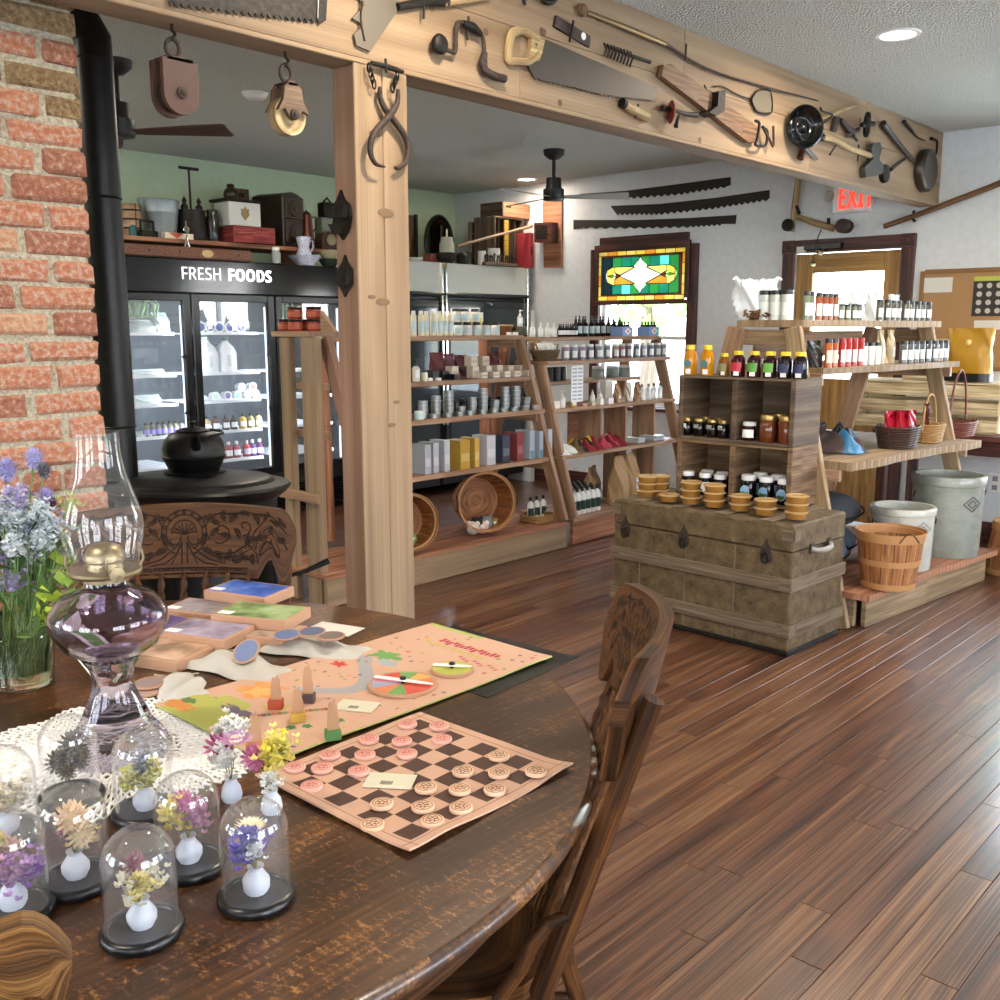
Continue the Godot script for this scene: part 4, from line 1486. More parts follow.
func coolers() -> void:
	var xf = -6.4
	var z0 = -3.02
	var z1 = -5.1
	var top = 1.92
	var bk: Material = M["black_gloss"]
	var o = thing("glass_door_cooler", "black three-door glass cooler lettered FRESH FOODS along its header", "cooler", v3(0, 0, 0))
	var c = mb()
	var xb = -7.15
	c.box(v3(xb + 0.02, top / 2 + 0.02, (z0 + z1) / 2), v3(0.04, top - 0.04, z0 - z1))
	for z in [z0 - 0.02, z1 + 0.02]:
		c.box(v3((xf + xb) / 2, top / 2 + 0.02, z), v3(xf - xb, top - 0.04, 0.04), 0.004)
	c.box(v3((xf + xb) / 2, top - 0.02, (z0 + z1) / 2), v3(xf - xb, 0.04, z0 - z1 - 0.08))
	c.box(v3((xf + xb) / 2, 0.3, (z0 + z1) / 2), v3(xf - xb, 0.1, z0 - z1 - 0.08))
	c.box(v3((xf + xb) / 2 - 0.03, 0.14, (z0 + z1) / 2), v3(xf - xb - 0.06, 0.24, z0 - z1 - 0.08))
	put(c, "cabinet", mat("cooler_body", hex("16181a"), 0.5), o)
	put(mb().box(v3(xb + 0.045, 1.0, (z0 + z1) / 2), v3(0.01, 1.4, z0 - z1 - 0.1)), "liner", mat("cooler_liner", hex("535c63"), 0.5), o)
	var hd = put(mb().box(v3(xf + 0.01, 1.8, (z0 + z1) / 2), v3(0.05, 0.235, z0 - z1), 0.008), "header", bk, o)
	var wl = mat("sign_white", hex("fafafa"), 0.4)
	wl.emission_enabled = true
	wl.emission = Color.WHITE
	wl.emission_energy_multiplier = 0.9
	var b = Basis(Vector3.UP, PI / 2)
	var a = on_x(xf + 0.037, 180.5, 273)
	var w = lettering("FRESH ", 0.083, wl, hd, v3(xf + 0.037, a.y, a.z), b)
	var a2 = on_x(xf + 0.037, 227, 276)
	lettering("FOODS", 0.083, wl, hd, v3(xf + 0.037, a.y, a2.z), b, "Droid Sans", true)
	lettering("FOODS", 0.083, wl, hd, v3(xf + 0.037, a.y, a2.z - 0.004), b, "Droid Sans", true)
	# grille
	for i in 9:
		put(mb().box(v3(xf + 0.004, 0.06 + i * 0.022, (z0 + z1) / 2), v3(0.02, 0.012, z0 - z1 - 0.1), 0.003), "grille_slat", bk, o)
	var pane = glass("cooler_pane", Color(0.9, 0.95, 1.0), 0.06)
	var zs = [z0 - 0.01, -3.715, -4.41, z1 + 0.01]
	var fr = mat("cooler_frame", hex("0b0c0e"), 0.25)
	var wh = mat("wire_white", hex("e8edf0"), 0.4)
	var hp = [333.5, 373.5, 401.5, 432.0, 461.0]
	var ys = []
	for p in hp:
		ys.append(on_x(xf - 0.12, 225, p).y)
	for i in 3:
		var za: float = zs[i]
		var zb: float = zs[i + 1]
		var zm = (za + zb) / 2
		var dw = za - zb - 0.008
		var d = mb()
		for z in [za - 0.035, zb + 0.035]:
			d.box(v3(xf + 0.02, 1.015, z), v3(0.04, 1.33, 0.06), 0.005)
		for y in [1.655, 0.375]:
			d.box(v3(xf + 0.02, y, zm), v3(0.04, 0.05, dw - 0.12), 0.004)
		var door = put(d, "door", fr, o)
		put(mb().box(v3(xf + 0.02, 1.015, zm), v3(0.006, 1.23, dw - 0.12)), "pane", pane, door)
		put(mb().tube([v3(xf + 0.045, 0.85, zb + 0.09), v3(xf + 0.075, 0.88, zb + 0.09), v3(xf + 0.075, 1.22, zb + 0.09), v3(xf + 0.045, 1.25, zb + 0.09)], 0.009, 8), "handle", M["black_plastic"], door)
		for y in ys:
			var s = mb()
			s.box(v3(xf - 0.12, y, zm), v3(0.012, 0.022, dw - 0.1), 0.003)
			for q in 9:
				s.box(v3(xf - 0.36, y - 0.004, zb + 0.07 + q * (dw - 0.14) / 8), v3(0.48, 0.006, 0.006))
			for q in 12:
				s.box(v3(xf - 0.16 - q * 0.04, y + 0.001, zm), v3(0.004, 0.004, dw - 0.1))
			put(s, "wire_shelf", wh, o)
		strip_light(o, v3(xf - 0.03, 1.0, za - 0.045), 1.2, 0.36)
		strip_light(o, v3(xf - 0.03, 1.0, zb + 0.045), 1.2, 0.36)
	# what stands on the shelves
	var x = xf - 0.2
	var white = mat("milk_white", hex("eef3f6"), 0.35)
	var clear = mat("cloud_plastic", hex("c9d4d6"), 0.3)
	var capg = mat("cap_green", hex("4d8a63"), 0.4)
	var lw = mat("label_white", hex("f1f1ee"), 0.7)
	# tubs on edge
	var blu = [hex("3d55a0"), hex("4a3f86"), hex("3a5fae"), hex("433c8c"), hex("3a4b98")]
	var i = 0
	for px in [201, 210.5, 219.5, 230, 241]:
		var p = on_x(x, px, 328)
		round_tub("white plastic tub with blue printed lid, standing on edge in the cooler", v3(x, ys[0] + 0.047, p.z), 0.043, mat("lid_print_%d" % i, blu[i], 0.4), "tubs on edge in the cooler")
		i += 1
	for px in [207, 226]:
		var p = on_x(x, px, 372)
		place("jug", ware("milk_jug", "jug", "", "jug", 0.085, 0.255, "jug", white, capg, mat("label_grey", hex("cfd8dc"), 0.6)), v3(x, ys[1] + 0.006, p.z), rr(-0.1, 0.1), "white gallon milk jug with green cap in the cooler", "milk jugs in the cooler")
	i = 0
	var tc = [hex("cfe6d0"), hex("7a7fb5"), hex("9ac7a5"), hex("c3d8a8"), hex("c96f63"), hex("bfe0cf"), hex("8e5d4d")]
	for q in [[216, 396], [228, 395], [238, 395], [248, 394], [256, 393], [242, 386], [253, 385]]:
		var p = on_x(x, q[0], q[1])
		round_tub("small deli tub with coloured lid stacked on the middle cooler shelf", v3(x, ys[2] + 0.036 + (0.058 if q[1] < 390 else 0.0), p.z), 0.034, mat("deli_lid_%d" % i, tc[i], 0.4), "deli tubs in the cooler")
		i += 1
	var dres = [hex("b9a06a"), hex("6b2f24"), hex("2d2a28"), hex("2f2723"), hex("c9a233"), hex("8c8a44")]
	i = 0
	for px in [207, 216, 226, 234, 243, 251, 259]:
		var p = on_x(x, px, 430)
		place("sauce%d" % (i % 6), ware("sauce_bottle", "sauce", "", "bottle", 0.028, 0.115, "bottle", mat("sauce_%d" % (i % 6), dres[i % 6], 0.25), M["black_plastic"], lw), v3(x, ys[3] + 0.006, p.z), 0, ["tan", "red-brown", "black", "dark brown", "yellow", "olive"][i % 6] + " sauce bottle with dark cap on the cooler shelf", "sauce bottles in the cooler")
		i += 1
	var jc = [hex("a0483c"), hex("8f2f35"), hex("9a3040"), hex("a8252a"), hex("4a2a6a"), hex("53204d")]
	i = 0
	for px in [222, 229, 237, 247, 253, 260]:
		var p = on_x(x, px, 459)
		place("juice%d" % i, ware("juice_bottle", "juice", "", "bottle", 0.03, 0.125, "bottle", mat("juice_%d" % i, jc[i], 0.2), mat("cap_pale", hex("d9d5cc"), 0.4), lw if i < 3 else mat("label_lilac", hex("b9aed8"), 0.6)), v3(x, ys[4] + 0.006, p.z), 0, ["rust red", "crimson", "rose red", "bright red", "purple", "plum"][i] + " juice bottle on the lowest lit cooler shelf", "juice bottles in the cooler")
		i += 1
	for px in [146, 152, 158, 164, 170, 176, 182]:
		var p = on_x(x, px, 429)
		place("smallb", ware("dressing_bottle", "dressing", "", "bottle", 0.024, 0.1, "bottle", mat("dressing_olive", hex("6c6a55"), 0.3), M["black_plastic"], mat("label_violet", hex("8f83c9"), 0.6)), v3(x, ys[3] + 0.006, p.z), 0, "olive dressing bottle with violet label on the cooler shelf", "dressing bottles in the cooler")
	# bags of greens and flat packs
	var green = mat("salad_green", hex("a9c79a"), 0.6)
	var film = mat("film_white", hex("d7e2e0"), 0.25)
	for q in [[146, 318, 0.19, 0.15, "bag of pale greens on the top shelf behind the first cooler door", 1], [288, 325, 0.24, 0.2, "bag of leafy greens behind the third cooler door", 1]]:
		var p = on_x(x, q[0], q[1])
		var g = thing("salad_bag", q[4], "bag", v3(x - 0.06, on_x(x, q[0], q[1]).y, p.z))
		var bb = mb()
		for k in 40:
			var e = v3(rr(-0.07, 0.07), 0, rr(-q[2] / 2, q[2] / 2))
			bb.tube([e, e + v3(rr(-0.03, 0.03), q[3] * 0.6, rr(-0.04, 0.04)), e * 0.6 + v3(0, q[3] * rr(0.7, 1.0), rr(-0.05, 0.05))], [0.006, 0.009, 0.002], 5, false)
		put(bb, "greens", green, g)
	var fl = 0
	for q in [[147, 345, 0.18, 0.07], [164, 345, 0.12, 0.11], [150, 372, 0.26, 0.03], [150, 402, 0.2, 0.05], [148, 433, 0.14, 0.025], [203, 400, 0.12, 0.03]]:
		var p = on_x(x, q[0], q[1])
		var yb = ys[0] + 0.0
		var best = 9.0
		for y in ys:
			if absf(y - p.y) < best:
				best = absf(y - p.y)
				yb = y
		pouch("food_pack", ["small white food pack under the bag of greens", "clear stand-up food pack with white label beside the small pack", "flat film-wrapped pack on the second cooler shelf", "flat film-wrapped pack on the third cooler shelf", "thin paper-wrapped pack beside the dressing bottles", "low food pack beside the deli tubs"][fl], "food pack", v3(0.14, q[3] * 1.3, q[2]), film, lw if fl == 1 else null, v3(x - 0.05, yb + 0.006, p.z))
		fl += 1
	steel_cooler()

func round_tub(label: String, at: Vector3, r: float, lid: Material, group: String) -> void:
	var o = thing("food_tub", label, "tub", at, 0, group)
	var bs = Basis(Vector3.FORWARD, PI / 2)
	put(mb().at(v3(-0.06, 0, 0), bs).lathe([v2(0, 0), v2(r * 0.8, 0), v2(r * 0.93, 0.055), v2(0, 0.055)], 20), "tub", mat("tub_white", hex("eef1f1"), 0.4), o)
	put(mb().at(v3(-0.008, 0, 0), bs).lathe([v2(r, 0), v2(r, 0.008), v2(r * 0.9, 0.009), v2(r * 0.88, 0.007), v2(0, 0.007)], 20), "lid", mat("tub_white", hex("eef1f1"), 0.4), o)
	put(mb().at(v3(0.0, 0, 0), bs).lathe([v2(r * 0.68, 0), v2(r * 0.68, 0.0005), v2(0, 0.0005)], 18), "lid_print", lid, o)

func steel_cooler() -> void:
	var x = -6.15
	var o = thing("steel_display_cooler", "tall cooler with brushed steel header behind the plank shelf", "cooler")
	var zz = [-5.3, -5.93, -7.02]
	var st = mat("brushed_steel", hex("d6dad4"), 0.36, 0.6)
	var bd = mat("cooler_dark", hex("17191b"), 0.4)
	for i in 2:
		var za: float = zz[i] - 0.01
		var zb: float = zz[i + 1] + 0.01
		var zm = (za + zb) / 2
		# slanted steel header
		var b = mb()
		b.at(v3(0, 0, zm), Basis.IDENTITY)
		b.prism([v2(x - 0.8, 1.96), v2(x, 1.985), v2(x + 0.035, 1.74), v2(x - 0.8, 1.74)], -(za - zb) / 2, (za - zb) / 2)
		put(b, "header", st, o)
		put(mb().box(v3(x + 0.03, 1.725, zm), v3(0.05, 0.03, za - zb), 0.008), "header_lip", mat("lip_black", hex("1b1f20"), 0.25), o)
		put(mb().box(v3(x - 0.4, 0.9, zm), v3(0.78, 1.62, za - zb), 0.01), "cabinet", bd, o)
		var d = put(mb().box(v3(x + 0.005, 1.0, zm), v3(0.03, 1.36, za - zb - 0.05), 0.006), "door", mat("door_smoke", hex("2b3133"), 0.15), o)
		put(mb().box(v3(x + 0.026, 1.0, zm), v3(0.006, 1.24, za - zb - 0.14), 0.002), "pane", mat("pane_dark", hex("33393c"), 0.05), d)
		for z in [za - 0.012, zb + 0.012]:
			put(mb().box(v3(x + 0.03, 1.3, z), v3(0.04, 1.36, 0.022), 0.004), "side_trim", M["chrome"], o)
	put(mb().tube([v3(x + 0.05, 1.66, -6.45), v3(x + 0.08, 1.65, -6.47), v3(x + 0.05, 1.64, -6.49)], 0.008, 8), "latch", M["chrome"], o)
	# tall narrow pale cabinet end next to it
	put(mb().box(v3(x - 0.1, 0.8, -7.07), v3(0.3, 1.6, 0.06), 0.005), "end_panel", mat("panel_pale", hex("cfcfca"), 0.5), o)

# ---------- antiques on top of the coolers ----------
func lathe_thing(called: String, label: String, category: String, at: Vector3, parts: Array, turn := 0.0, group := "") -> Node3D:
	var o = thing(called, label, category, at, turn, group)
	for p in parts:
		var pr = []
		for q in p[1]:
			pr.append(v2(q[0], q[1]))
		put(mb().lathe(pr, p[3] if p.size() > 3 else 24), p[0], p[2], o)
	return o

func cooler_tops() -> void:
	var top = 1.92
	var x = -6.62
	var zf = func(px, py, xx): return on_x(xx, px, py).z
	# shelf boards and speckled beam along the front of the cooler top
	var bo = thing("display_plank", "rough orange plank resting on top of the glass cooler", "plank", v3(-6.69, top, -4.02))
	put(mb().box(v3(0, 0.125, 0.0), v3(0.4, 0.03, 2.04), 0.004), "board", M["cedar"], bo)
	put(mb().box(v3(0.0, 0.055, 0.8), v3(0.34, 0.108, 0.08), 0.003), "batten", M["cedar"], bo)
	put(mb().box(v3(0.0, 0.055, -0.8), v3(0.34, 0.108, 0.08), 0.003), "batten", M["cedar"], bo)
	var sp = mottled("speckled_brown", 141, [[0.0, hex("3f2418")], [0.6, hex("6a4230")], [0.78, hex("7a5140")], [0.86, hex("cfc4b4")], [1.0, hex("e5dccd")]], 0.7, 0.25, 0.07, 0.05)
	var bm = thing("old_beam", "brown paint-speckled old beam lying along the cooler front edge", "beam", v3(-6.36, top, -3.62))
	put(mb().box(v3(0, 0.037, 0.0), v3(0.07, 0.074, 1.16), 0.006), "timber", sp, bm)
	put(mb().at(v3(0.037, 0.035, -0.22), Basis(Vector3.FORWARD, PI / 2) * Basis.from_scale(v3(0.6, 1, 1))).lathe([v2(0.045, 0), v2(0.045, 0.003), v2(0, 0.004)], 20), "tin_plate", mat("tan_tin", hex("b79c6e"), 0.5), bm)
	for k in 5:
		put(mb().at(v3(0.036, 0.04, 0.45 - k * 0.23), Basis(Vector3.FORWARD, PI / 2)).lathe([v2(0.008, 0), v2(0.006, 0.004), v2(0, 0.005)], 8), "nail_head", M["iron"], bm)
	var h = top + 0.14
	# wooden keg lantern
	var o = lathe_thing("wooden_keg", "small wooden keg bound with iron wire beside the stovepipe", "keg", v3(x, h, zf.call(131, 225, x)), [["staves", [[0, 0], [0.055, 0], [0.068, 0.06], [0.068, 0.16], [0.055, 0.22], [0, 0.22]], M["shelfwood"]]])
	for y in [0.05, 0.11, 0.17]:
		put(mb().lathe([v2(0.069, y), v2(0.072, y + 0.006), v2(0.069, y + 0.012)], 24), "hoop", M["iron"], o)
	for a in 4:
		put(mb().tube([v3(cos(a * 1.57) * 0.072, 0, sin(a * 1.57) * 0.072), v3(cos(a * 1.57) * 0.075, 0.22, sin(a * 1.57) * 0.075)], 0.003, 6), "wire", M["iron"], o)
	lathe_thing("teal_bottle", "small teal glass bottle beside the sad iron", "bottle", v3(-6.57, h, zf.call(133, 233, -6.57)), [["body", [[0, 0], [0.028, 0], [0.03, 0.06], [0.014, 0.08], [0.014, 0.1], [0, 0.1]], mat("teal_glass", hex("2f5c5c"), 0.15)]])
	# sad iron
	o = thing("sad_iron", "old black sad iron with a raised handle on the cooler top", "iron", v3(-6.57, h, zf.call(148, 233, -6.57)), 0.2)
	put(mb().at(Vector3.ZERO, Basis(Vector3.RIGHT, -PI / 2)).prism([v2(-0.045, -0.085), v2(0.045, -0.085), v2(0.045, 0.0), v2(0.02, 0.07), v2(0, 0.09), v2(-0.02, 0.07), v2(-0.045, 0.0)], 0, 0.045), "sole", M["iron"], o)
	put(mb().tube([v3(0, 0.04, 0.06), v3(0, 0.11, 0.06), v3(0, 0.115, 0), v3(0, 0.11, -0.05), v3(0, 0.04, -0.05)], 0.009, 8), "handle", M["iron"], o)
	# bucket
	o = lathe_thing("galvanized_bucket", "grey galvanized bucket with rolled rim on the cooler top", "bucket", v3(-6.66, h, zf.call(160, 231, -6.66)), [["bucket", [[0, 0.004], [0.105, 0.0], [0.108, 0.008], [0.128, 0.17], [0.132, 0.175], [0.132, 0.19], [0.14, 0.255], [0.145, 0.262], [0.14, 0.268], [0.136, 0.26], [0.105, 0.02], [0, 0.02]], M["galvanized"], 40]])
	var bl = []
	for i in 13:
		var a = PI * i / 12
		bl.append(v3(cos(a) * 0.142, 0.25 + sin(a) * 0.02, sin(a) * 0.14))
	put(mb().tube(bl, 0.004, 6), "bail", M["galvanized"], o)
	o = thing("painted_box_lid", "flat orange and cream painted box in front of the bucket", "box", v3(-6.57, h, zf.call(175, 236, -6.57)))
	put(mb().box(v3(0, 0.02, 0), v3(0.12, 0.04, 0.22), 0.002), "box", mat("cream_card", hex("d8cdb4"), 0.6), o)
	put(mb().at(v3(0.061, 0.02, 0), Basis(Vector3.UP, PI / 2)).prism([v2(-0.08, 0.018), v2(0.03, 0.018), v2(-0.02, -0.018)], 0, 0.001), "print", mat("orange_print", hex("c2512f"), 0.6), o)
	# churn with crank and T handle
	o = lathe_thing("iron_churn", "dark iron churn with tall T-shaped plunger handle", "churn", v3(x, h, zf.call(192, 234, x)), [["drum", [[0, 0], [0.105, 0], [0.11, 0.01], [0.098, 0.2], [0.1, 0.215], [0, 0.22]], M["iron"], 32]])
	put(mb().tube([v3(0, 0.2, 0), v3(0, 0.5, 0)], 0.008, 8).tube([v3(0, 0.505, -0.075), v3(0, 0.505, 0.075)], 0.011, 8), "plunger", M["iron"], o)
	for z in [0.06, -0.055]:
		put(mb().at(v3(0.02, 0.21, z)).lathe([v2(0.022, 0), v2(0.026, 0.03), v2(0.01, 0.05), v2(0.018, 0.07), v2(0, 0.1)], 12), "finial", M["iron"], o)
	put(mb().tube([v3(0.03, 0.0, 0.07), v3(0.03, 0.27, 0.075)], 0.006, 6), "lever", M["iron"], o)
	# beater hanging over the edge
	o = thing("rotary_beater", "chrome rotary beater hanging over the plank edge", "beater", v3(-6.45, 1.92, zf.call(194, 246, -6.36)))
	for q in [-1, 1]:
		put(mb().tube([v3(0, 0.16, 0), v3(0, 0.1, q * 0.012), v3(0.004, 0.04, q * 0.024), v3(0, 0.0, q * 0.03 - 0.01)], [0.006, 0.008, 0.006, 0.004], 8), "whisk", M["chrome"], o)
	put(mb().at(v3(0, 0.2, 0), Basis(Vector3.FORWARD, PI / 2)).lathe([v2(0.022, 0), v2(0.026, 0.004), v2(0.022, 0.01), v2(0, 0.01)], 16), "gear", M["chrome"], o)
	put(mb().tube([v3(0, 0.15, 0), v3(0, 0.26, 0)], 0.006, 8), "shaft", M["chrome"], o)
	lathe_thing("speckled_jar", "dark jar with white speckles in front of the emblem box", "jar", v3(-6.57, h, zf.call(213, 238, -6.57)), [["body", [[0, 0], [0.04, 0], [0.048, 0.04], [0.048, 0.16], [0.036, 0.19], [0.036, 0.21], [0, 0.21]], mottled("speckles", 143, [[0.0, hex("0c0c0d")], [0.7, hex("26272a")], [0.8, hex("8f9499")], [1.0, hex("d9dde0")]], 0.2, 0.12, 0.09)], ["lid", [[0.04, 0.205], [0.04, 0.225], [0, 0.228]], M["iron"]]])  # dark body with white speckles in its colour
	# red crate with white emblem box and little dark kettle on it
	o = thing("red_crate", "faded red wooden crate under the emblem box", "crate", v3(-6.55, h, zf.call(246, 241, -6.55)))
	var red = wood("red_wood", 145, hex("4d1719"), hex("8a2d2c"), hex("a9544a"), 0.7, 0.5, 0.12, 0.8, 0.06)
	for q in [[0.11, 0.0, 0.36, true], [-0.11, 0.0, 0.36, true]]:
		put(mb().box(v3(q[0], 0.06, 0), v3(0.015, 0.118, 0.36), 0.002), "side_board", red, o)
	for z in [-0.172, 0.172]:
		put(mb().box(v3(0, 0.06, z), v3(0.205, 0.118, 0.015), 0.002), "end_board", red, o)
	put(mb().box(v3(0, 0.01, 0), v3(0.2, 0.01, 0.33)), "bottom_board", red, o)
	put(mb().tube([v3(0.1185, 0.07, 0.14), v3(0.1185, 0.072, 0.05), v3(0.1185, 0.085, -0.04), v3(0.1185, 0.078, -0.13)], 0.0022, 5), "worn_line", mat("faded_print", hex("b06a5c"), 0.7), o)
	o = thing("emblem_box", "off-white box with a gold emblem and black lid", "box", v3(-6.56, h + 0.119, zf.call(238, 226, -6.56)))
	put(mb().box(v3(0, 0.085, 0), v3(0.2, 0.17, 0.27), 0.006), "box", mat("box_white", hex("c3c4bd"), 0.5), o)
	put(mb().box(v3(-0.01, 0.182, 0.01), v3(0.22, 0.02, 0.31), 0.006), "lid", M["iron"], o)
	var em = mb().at(v3(0.1, 0.09, 0.0), Basis(Vector3.UP, PI / 2))
	em.prism([v2(-0.03, 0.02), v2(-0.038, 0.035), v2(-0.015, 0.03), v2(0, 0.055), v2(0.015, 0.03), v2(0.038, 0.035), v2(0.03, 0.02), v2(0.036, -0.01), v2(0.015, -0.03), v2(0, -0.05), v2(-0.015, -0.03), v2(-0.036, -0.01)], 0, 0.0015)
	put(em, "emblem", mat("emblem_gold", hex("8a7650"), 0.5, 0.3), o)
	o = lathe_thing("bronze_kettle", "small dark bronze kettle on top of the emblem box", "kettle", v3(-6.56, h + 0.311, zf.call(231, 199, -6.56)), [["body", [[0, 0], [0.04, 0], [0.055, 0.03], [0.05, 0.06], [0.025, 0.085], [0.03, 0.1], [0.022, 0.11], [0, 0.11]], mat("dark_bronze", hex("3b3226"), 0.35, 0.7)]])
	put(mb().tube([v3(0, 0.03, -0.05), v3(0, 0.05, -0.085), v3(0, 0.04, -0.11)], [0.014, 0.012, 0.018], 8), "spout", M["dark_bronze"], o)
	solo(mb().box(v3(0, 0.1, 0), v3(0.03, 0.2, 0.13), 0.003), "leaning_board", wood("brown_panel", 147, hex("2b1a0d"), hex("4c321b"), hex("6a4a2a"), 0.6, 0.5, 0.15), "upright brown wooden panel behind the bronze kettle", "panel", "", v3(-6.78, h + 0.23, zf.call(241, 199, -6.78)))
	solo(mb().box(v3(0, 0.115, 0), v3(0.12, 0.23, 0.2), 0.003), "wood_block", M["barn"], "dark wooden block box behind the emblem box", "box", "", v3(-6.79, h, zf.call(241, 230, -6.79)))
	# embossed iron cabinet
	o = thing("embossed_cabinet", "tall dark brown iron cabinet with two embossed panels", "cabinet", v3(-6.66, h, zf.call(279, 238, -6.66)), 0.28)
	var ec = mat("embossed_brown", hex("2e211b"), 0.42, 0.4)
	put(mb().box(v3(0, 0.19, 0), v3(0.3, 0.38, 0.26), 0.008), "body", ec, o)
	var arch = [v2(-0.12, 0)]
	for i in 11:
		arch.append(v2(-0.12 + 0.024 * i, 0.03 * sin(PI * i / 10.0)))
	put(mb().at(v3(0, 0.38, 0), Basis(Vector3.UP, PI / 2)).prism(arch, -0.14, 0.14), "arched_top", ec, o)
	for y in [0.285, 0.11]:
		var pb = mb()
		for r in [[0.1, 0.075, 0.006], [0.085, 0.06, 0.0]]:
			var k = 0.012 if r[2] > 0 else 0.0
			pb.box(v3(0.151, y, 0), v3(0.008 + r[2], r[1] * 2, r[0] * 2), 0.004)
		put(pb, "panel", ec, o)
		put(mb().at(v3(0.162, y, 0), Basis(Vector3.FORWARD, PI / 2)).lathe([v2(0.06, 0), v2(0.055, 0.006), v2(0.035, 0.003), v2(0.02, 0.008), v2(0, 0.009)], 20), "boss", ec, o)
	for q in [[-0.13, -0.11], [-0.13, 0.11], [0.13, 0.11], [0.13, -0.11]]:
		pass
	solo(mb().at(v3(0, 0, 0)).tube([v3(0, 0, -0.04), v3(0, 0.0, 0.04)], 0.012, 8).tube([v3(0, -0.42, 0), v3(0, 0, 0)], 0.006, 6), "iron_rod", M["iron"], "black T-topped iron rod behind the embossed cabinet", "rod", "", v3(-6.9, h + 0.42, zf.call(293, 178, -6.9)))
	# copper coffee pot
	o = lathe_thing("coffee_pot", "tall copper-brown coffee pot beside the embossed cabinet", "coffee pot", v3(-6.57, h, zf.call(307, 236, -6.57)), [["body", [[0, 0], [0.062, 0], [0.06, 0.04], [0.04, 0.24], [0.036, 0.26], [0, 0.26]], mat("copper_brown", hex("5a3426"), 0.35, 0.6)], ["lid", [[0.038, 0.258], [0.03, 0.275], [0.008, 0.285], [0, 0.3]], mat("copper_brown", hex("5a3426"), 0.35, 0.6)]])
	put(mb().tube([v3(0, 0.24, -0.035), v3(0, 0.25, -0.085), v3(0, 0.17, -0.09), v3(0, 0.12, -0.05)], 0.007, 8), "handle", M["copper_brown"], o)
	# front row on the cooler itself
	o = lathe_thing("glass_shaker", "small clear glass jar with white lid beside the speckled beam", "jar", v3(-6.37, top, zf.call(276, 256, -6.37)), [["body", [[0, 0], [0.033, 0], [0.035, 0.07], [0.024, 0.095], [0, 0.095]], mat("cloudy_glass", hex("8b9390"), 0.1)], ["lid", [[0.026, 0.092], [0.027, 0.115], [0, 0.118]], M["white_plastic"]]])
	var bw = porcelain()
	o = lathe_thing("porcelain_bowl", "shallow white porcelain bowl with blue flowers, pitcher standing in it", "bowl", v3(-6.44, top, zf.call(305, 262, -6.44)), [["bowl", [[0, 0.006], [0.07, 0.0], [0.075, 0.012], [0.1, 0.038], [0.125, 0.066], [0.128, 0.072], [0.121, 0.068], [0.09, 0.04], [0.06, 0.02], [0, 0.018]], bw, 36]])
	o = lathe_thing("porcelain_pitcher", "white porcelain pitcher painted with blue flowers", "pitcher", v3(-6.44, top + 0.018, zf.call(304, 254, -6.44)), [["body", [[0, 0], [0.048, 0], [0.058, 0.02], [0.06, 0.07], [0.046, 0.1], [0.042, 0.12], [0.052, 0.155], [0.06, 0.19], [0.056, 0.196], [0.044, 0.155], [0.036, 0.12], [0, 0.12]], bw, 28]])
	put(mb().tube([v3(0, 0.17, -0.052), v3(0, 0.17, -0.085), v3(0, 0.12, -0.09), v3(0, 0.08, -0.056)], 0.007, 8), "handle", bw, o)
	lathe_thing("cream_bowl", "cream stoneware bowl stacked on a dark bowl by the post", "bowl", v3(-6.44, top + 0.062, zf.call(329, 250, -6.44)), [["bowl", [[0, 0], [0.05, 0], [0.085, 0.05], [0.09, 0.062], [0.082, 0.058], [0, 0.02]], mat("cream_stone", hex("a89f83"), 0.4)]])
	lathe_thing("dark_bowl", "dark green bowl below the cream bowl by the post", "bowl", v3(-6.44, top, zf.call(329, 258, -6.44)), [["bowl", [[0, 0], [0.05, 0], [0.082, 0.05], [0.085, 0.06], [0.076, 0.056], [0, 0.02]], mat("dark_green_glaze", hex("27332c"), 0.25)]])
	# behind: mantel clock, framed box
	o = thing("mantel_clock", "rounded brown mantel clock standing near the post", "clock", v3(-6.545, h, zf.call(327, 238, -6.545)))
	put(mb().at(Vector3.ZERO, Basis(Vector3.UP, PI / 2)).prism([v2(-0.09, 0), v2(0.09, 0), v2(0.09, 0.07), v2(0.07, 0.12), v2(0.03, 0.14), v2(-0.03, 0.14), v2(-0.07, 0.12), v2(-0.09, 0.07)], -0.05, 0.05), "case", mat("clock_brown", hex("3a251a"), 0.3), o)
	put(mb().at(v3(0.05, 0.075, 0), Basis(Vector3.FORWARD, PI / 2)).lathe([v2(0.045, 0), v2(0.045, 0.008), v2(0.036, 0.01), v2(0, 0.006)], 20), "dial", M["brass"], o)
	solo(mb().box(v3(0, 0.13, 0), v3(0.1, 0.26, 0.18), 0.006), "sage_box", mat("sage_box", hex("6f7a66"), 0.6), "tall sage green box behind the mantel clock", "box", "", v3(-6.66, h, zf.call(327, 225, -6.66)))
	solo(mb().box(v3(0, 0.06, 0), v3(0.1, 0.12, 0.13), 0.01).tube([v3(0, 0.12, -0.04), v3(0, 0.16, 0), v3(0, 0.12, 0.04)], 0.008, 8), "iron_lantern", M["iron"], "black iron lantern box on top of the sage box", "lantern", "", v3(-6.66, h + 0.261, zf.call(327, 201, -6.66)))
	steel_tops()

func porcelain() -> StandardMaterial3D:
	return mottled("porcelain", 149, [[0.0, hex("24307a")], [0.38, hex("3a49a0")], [0.43, hex("e3e6ea")], [1.0, hex("eff0ee")]], 0.15, 0.11, 0.05)

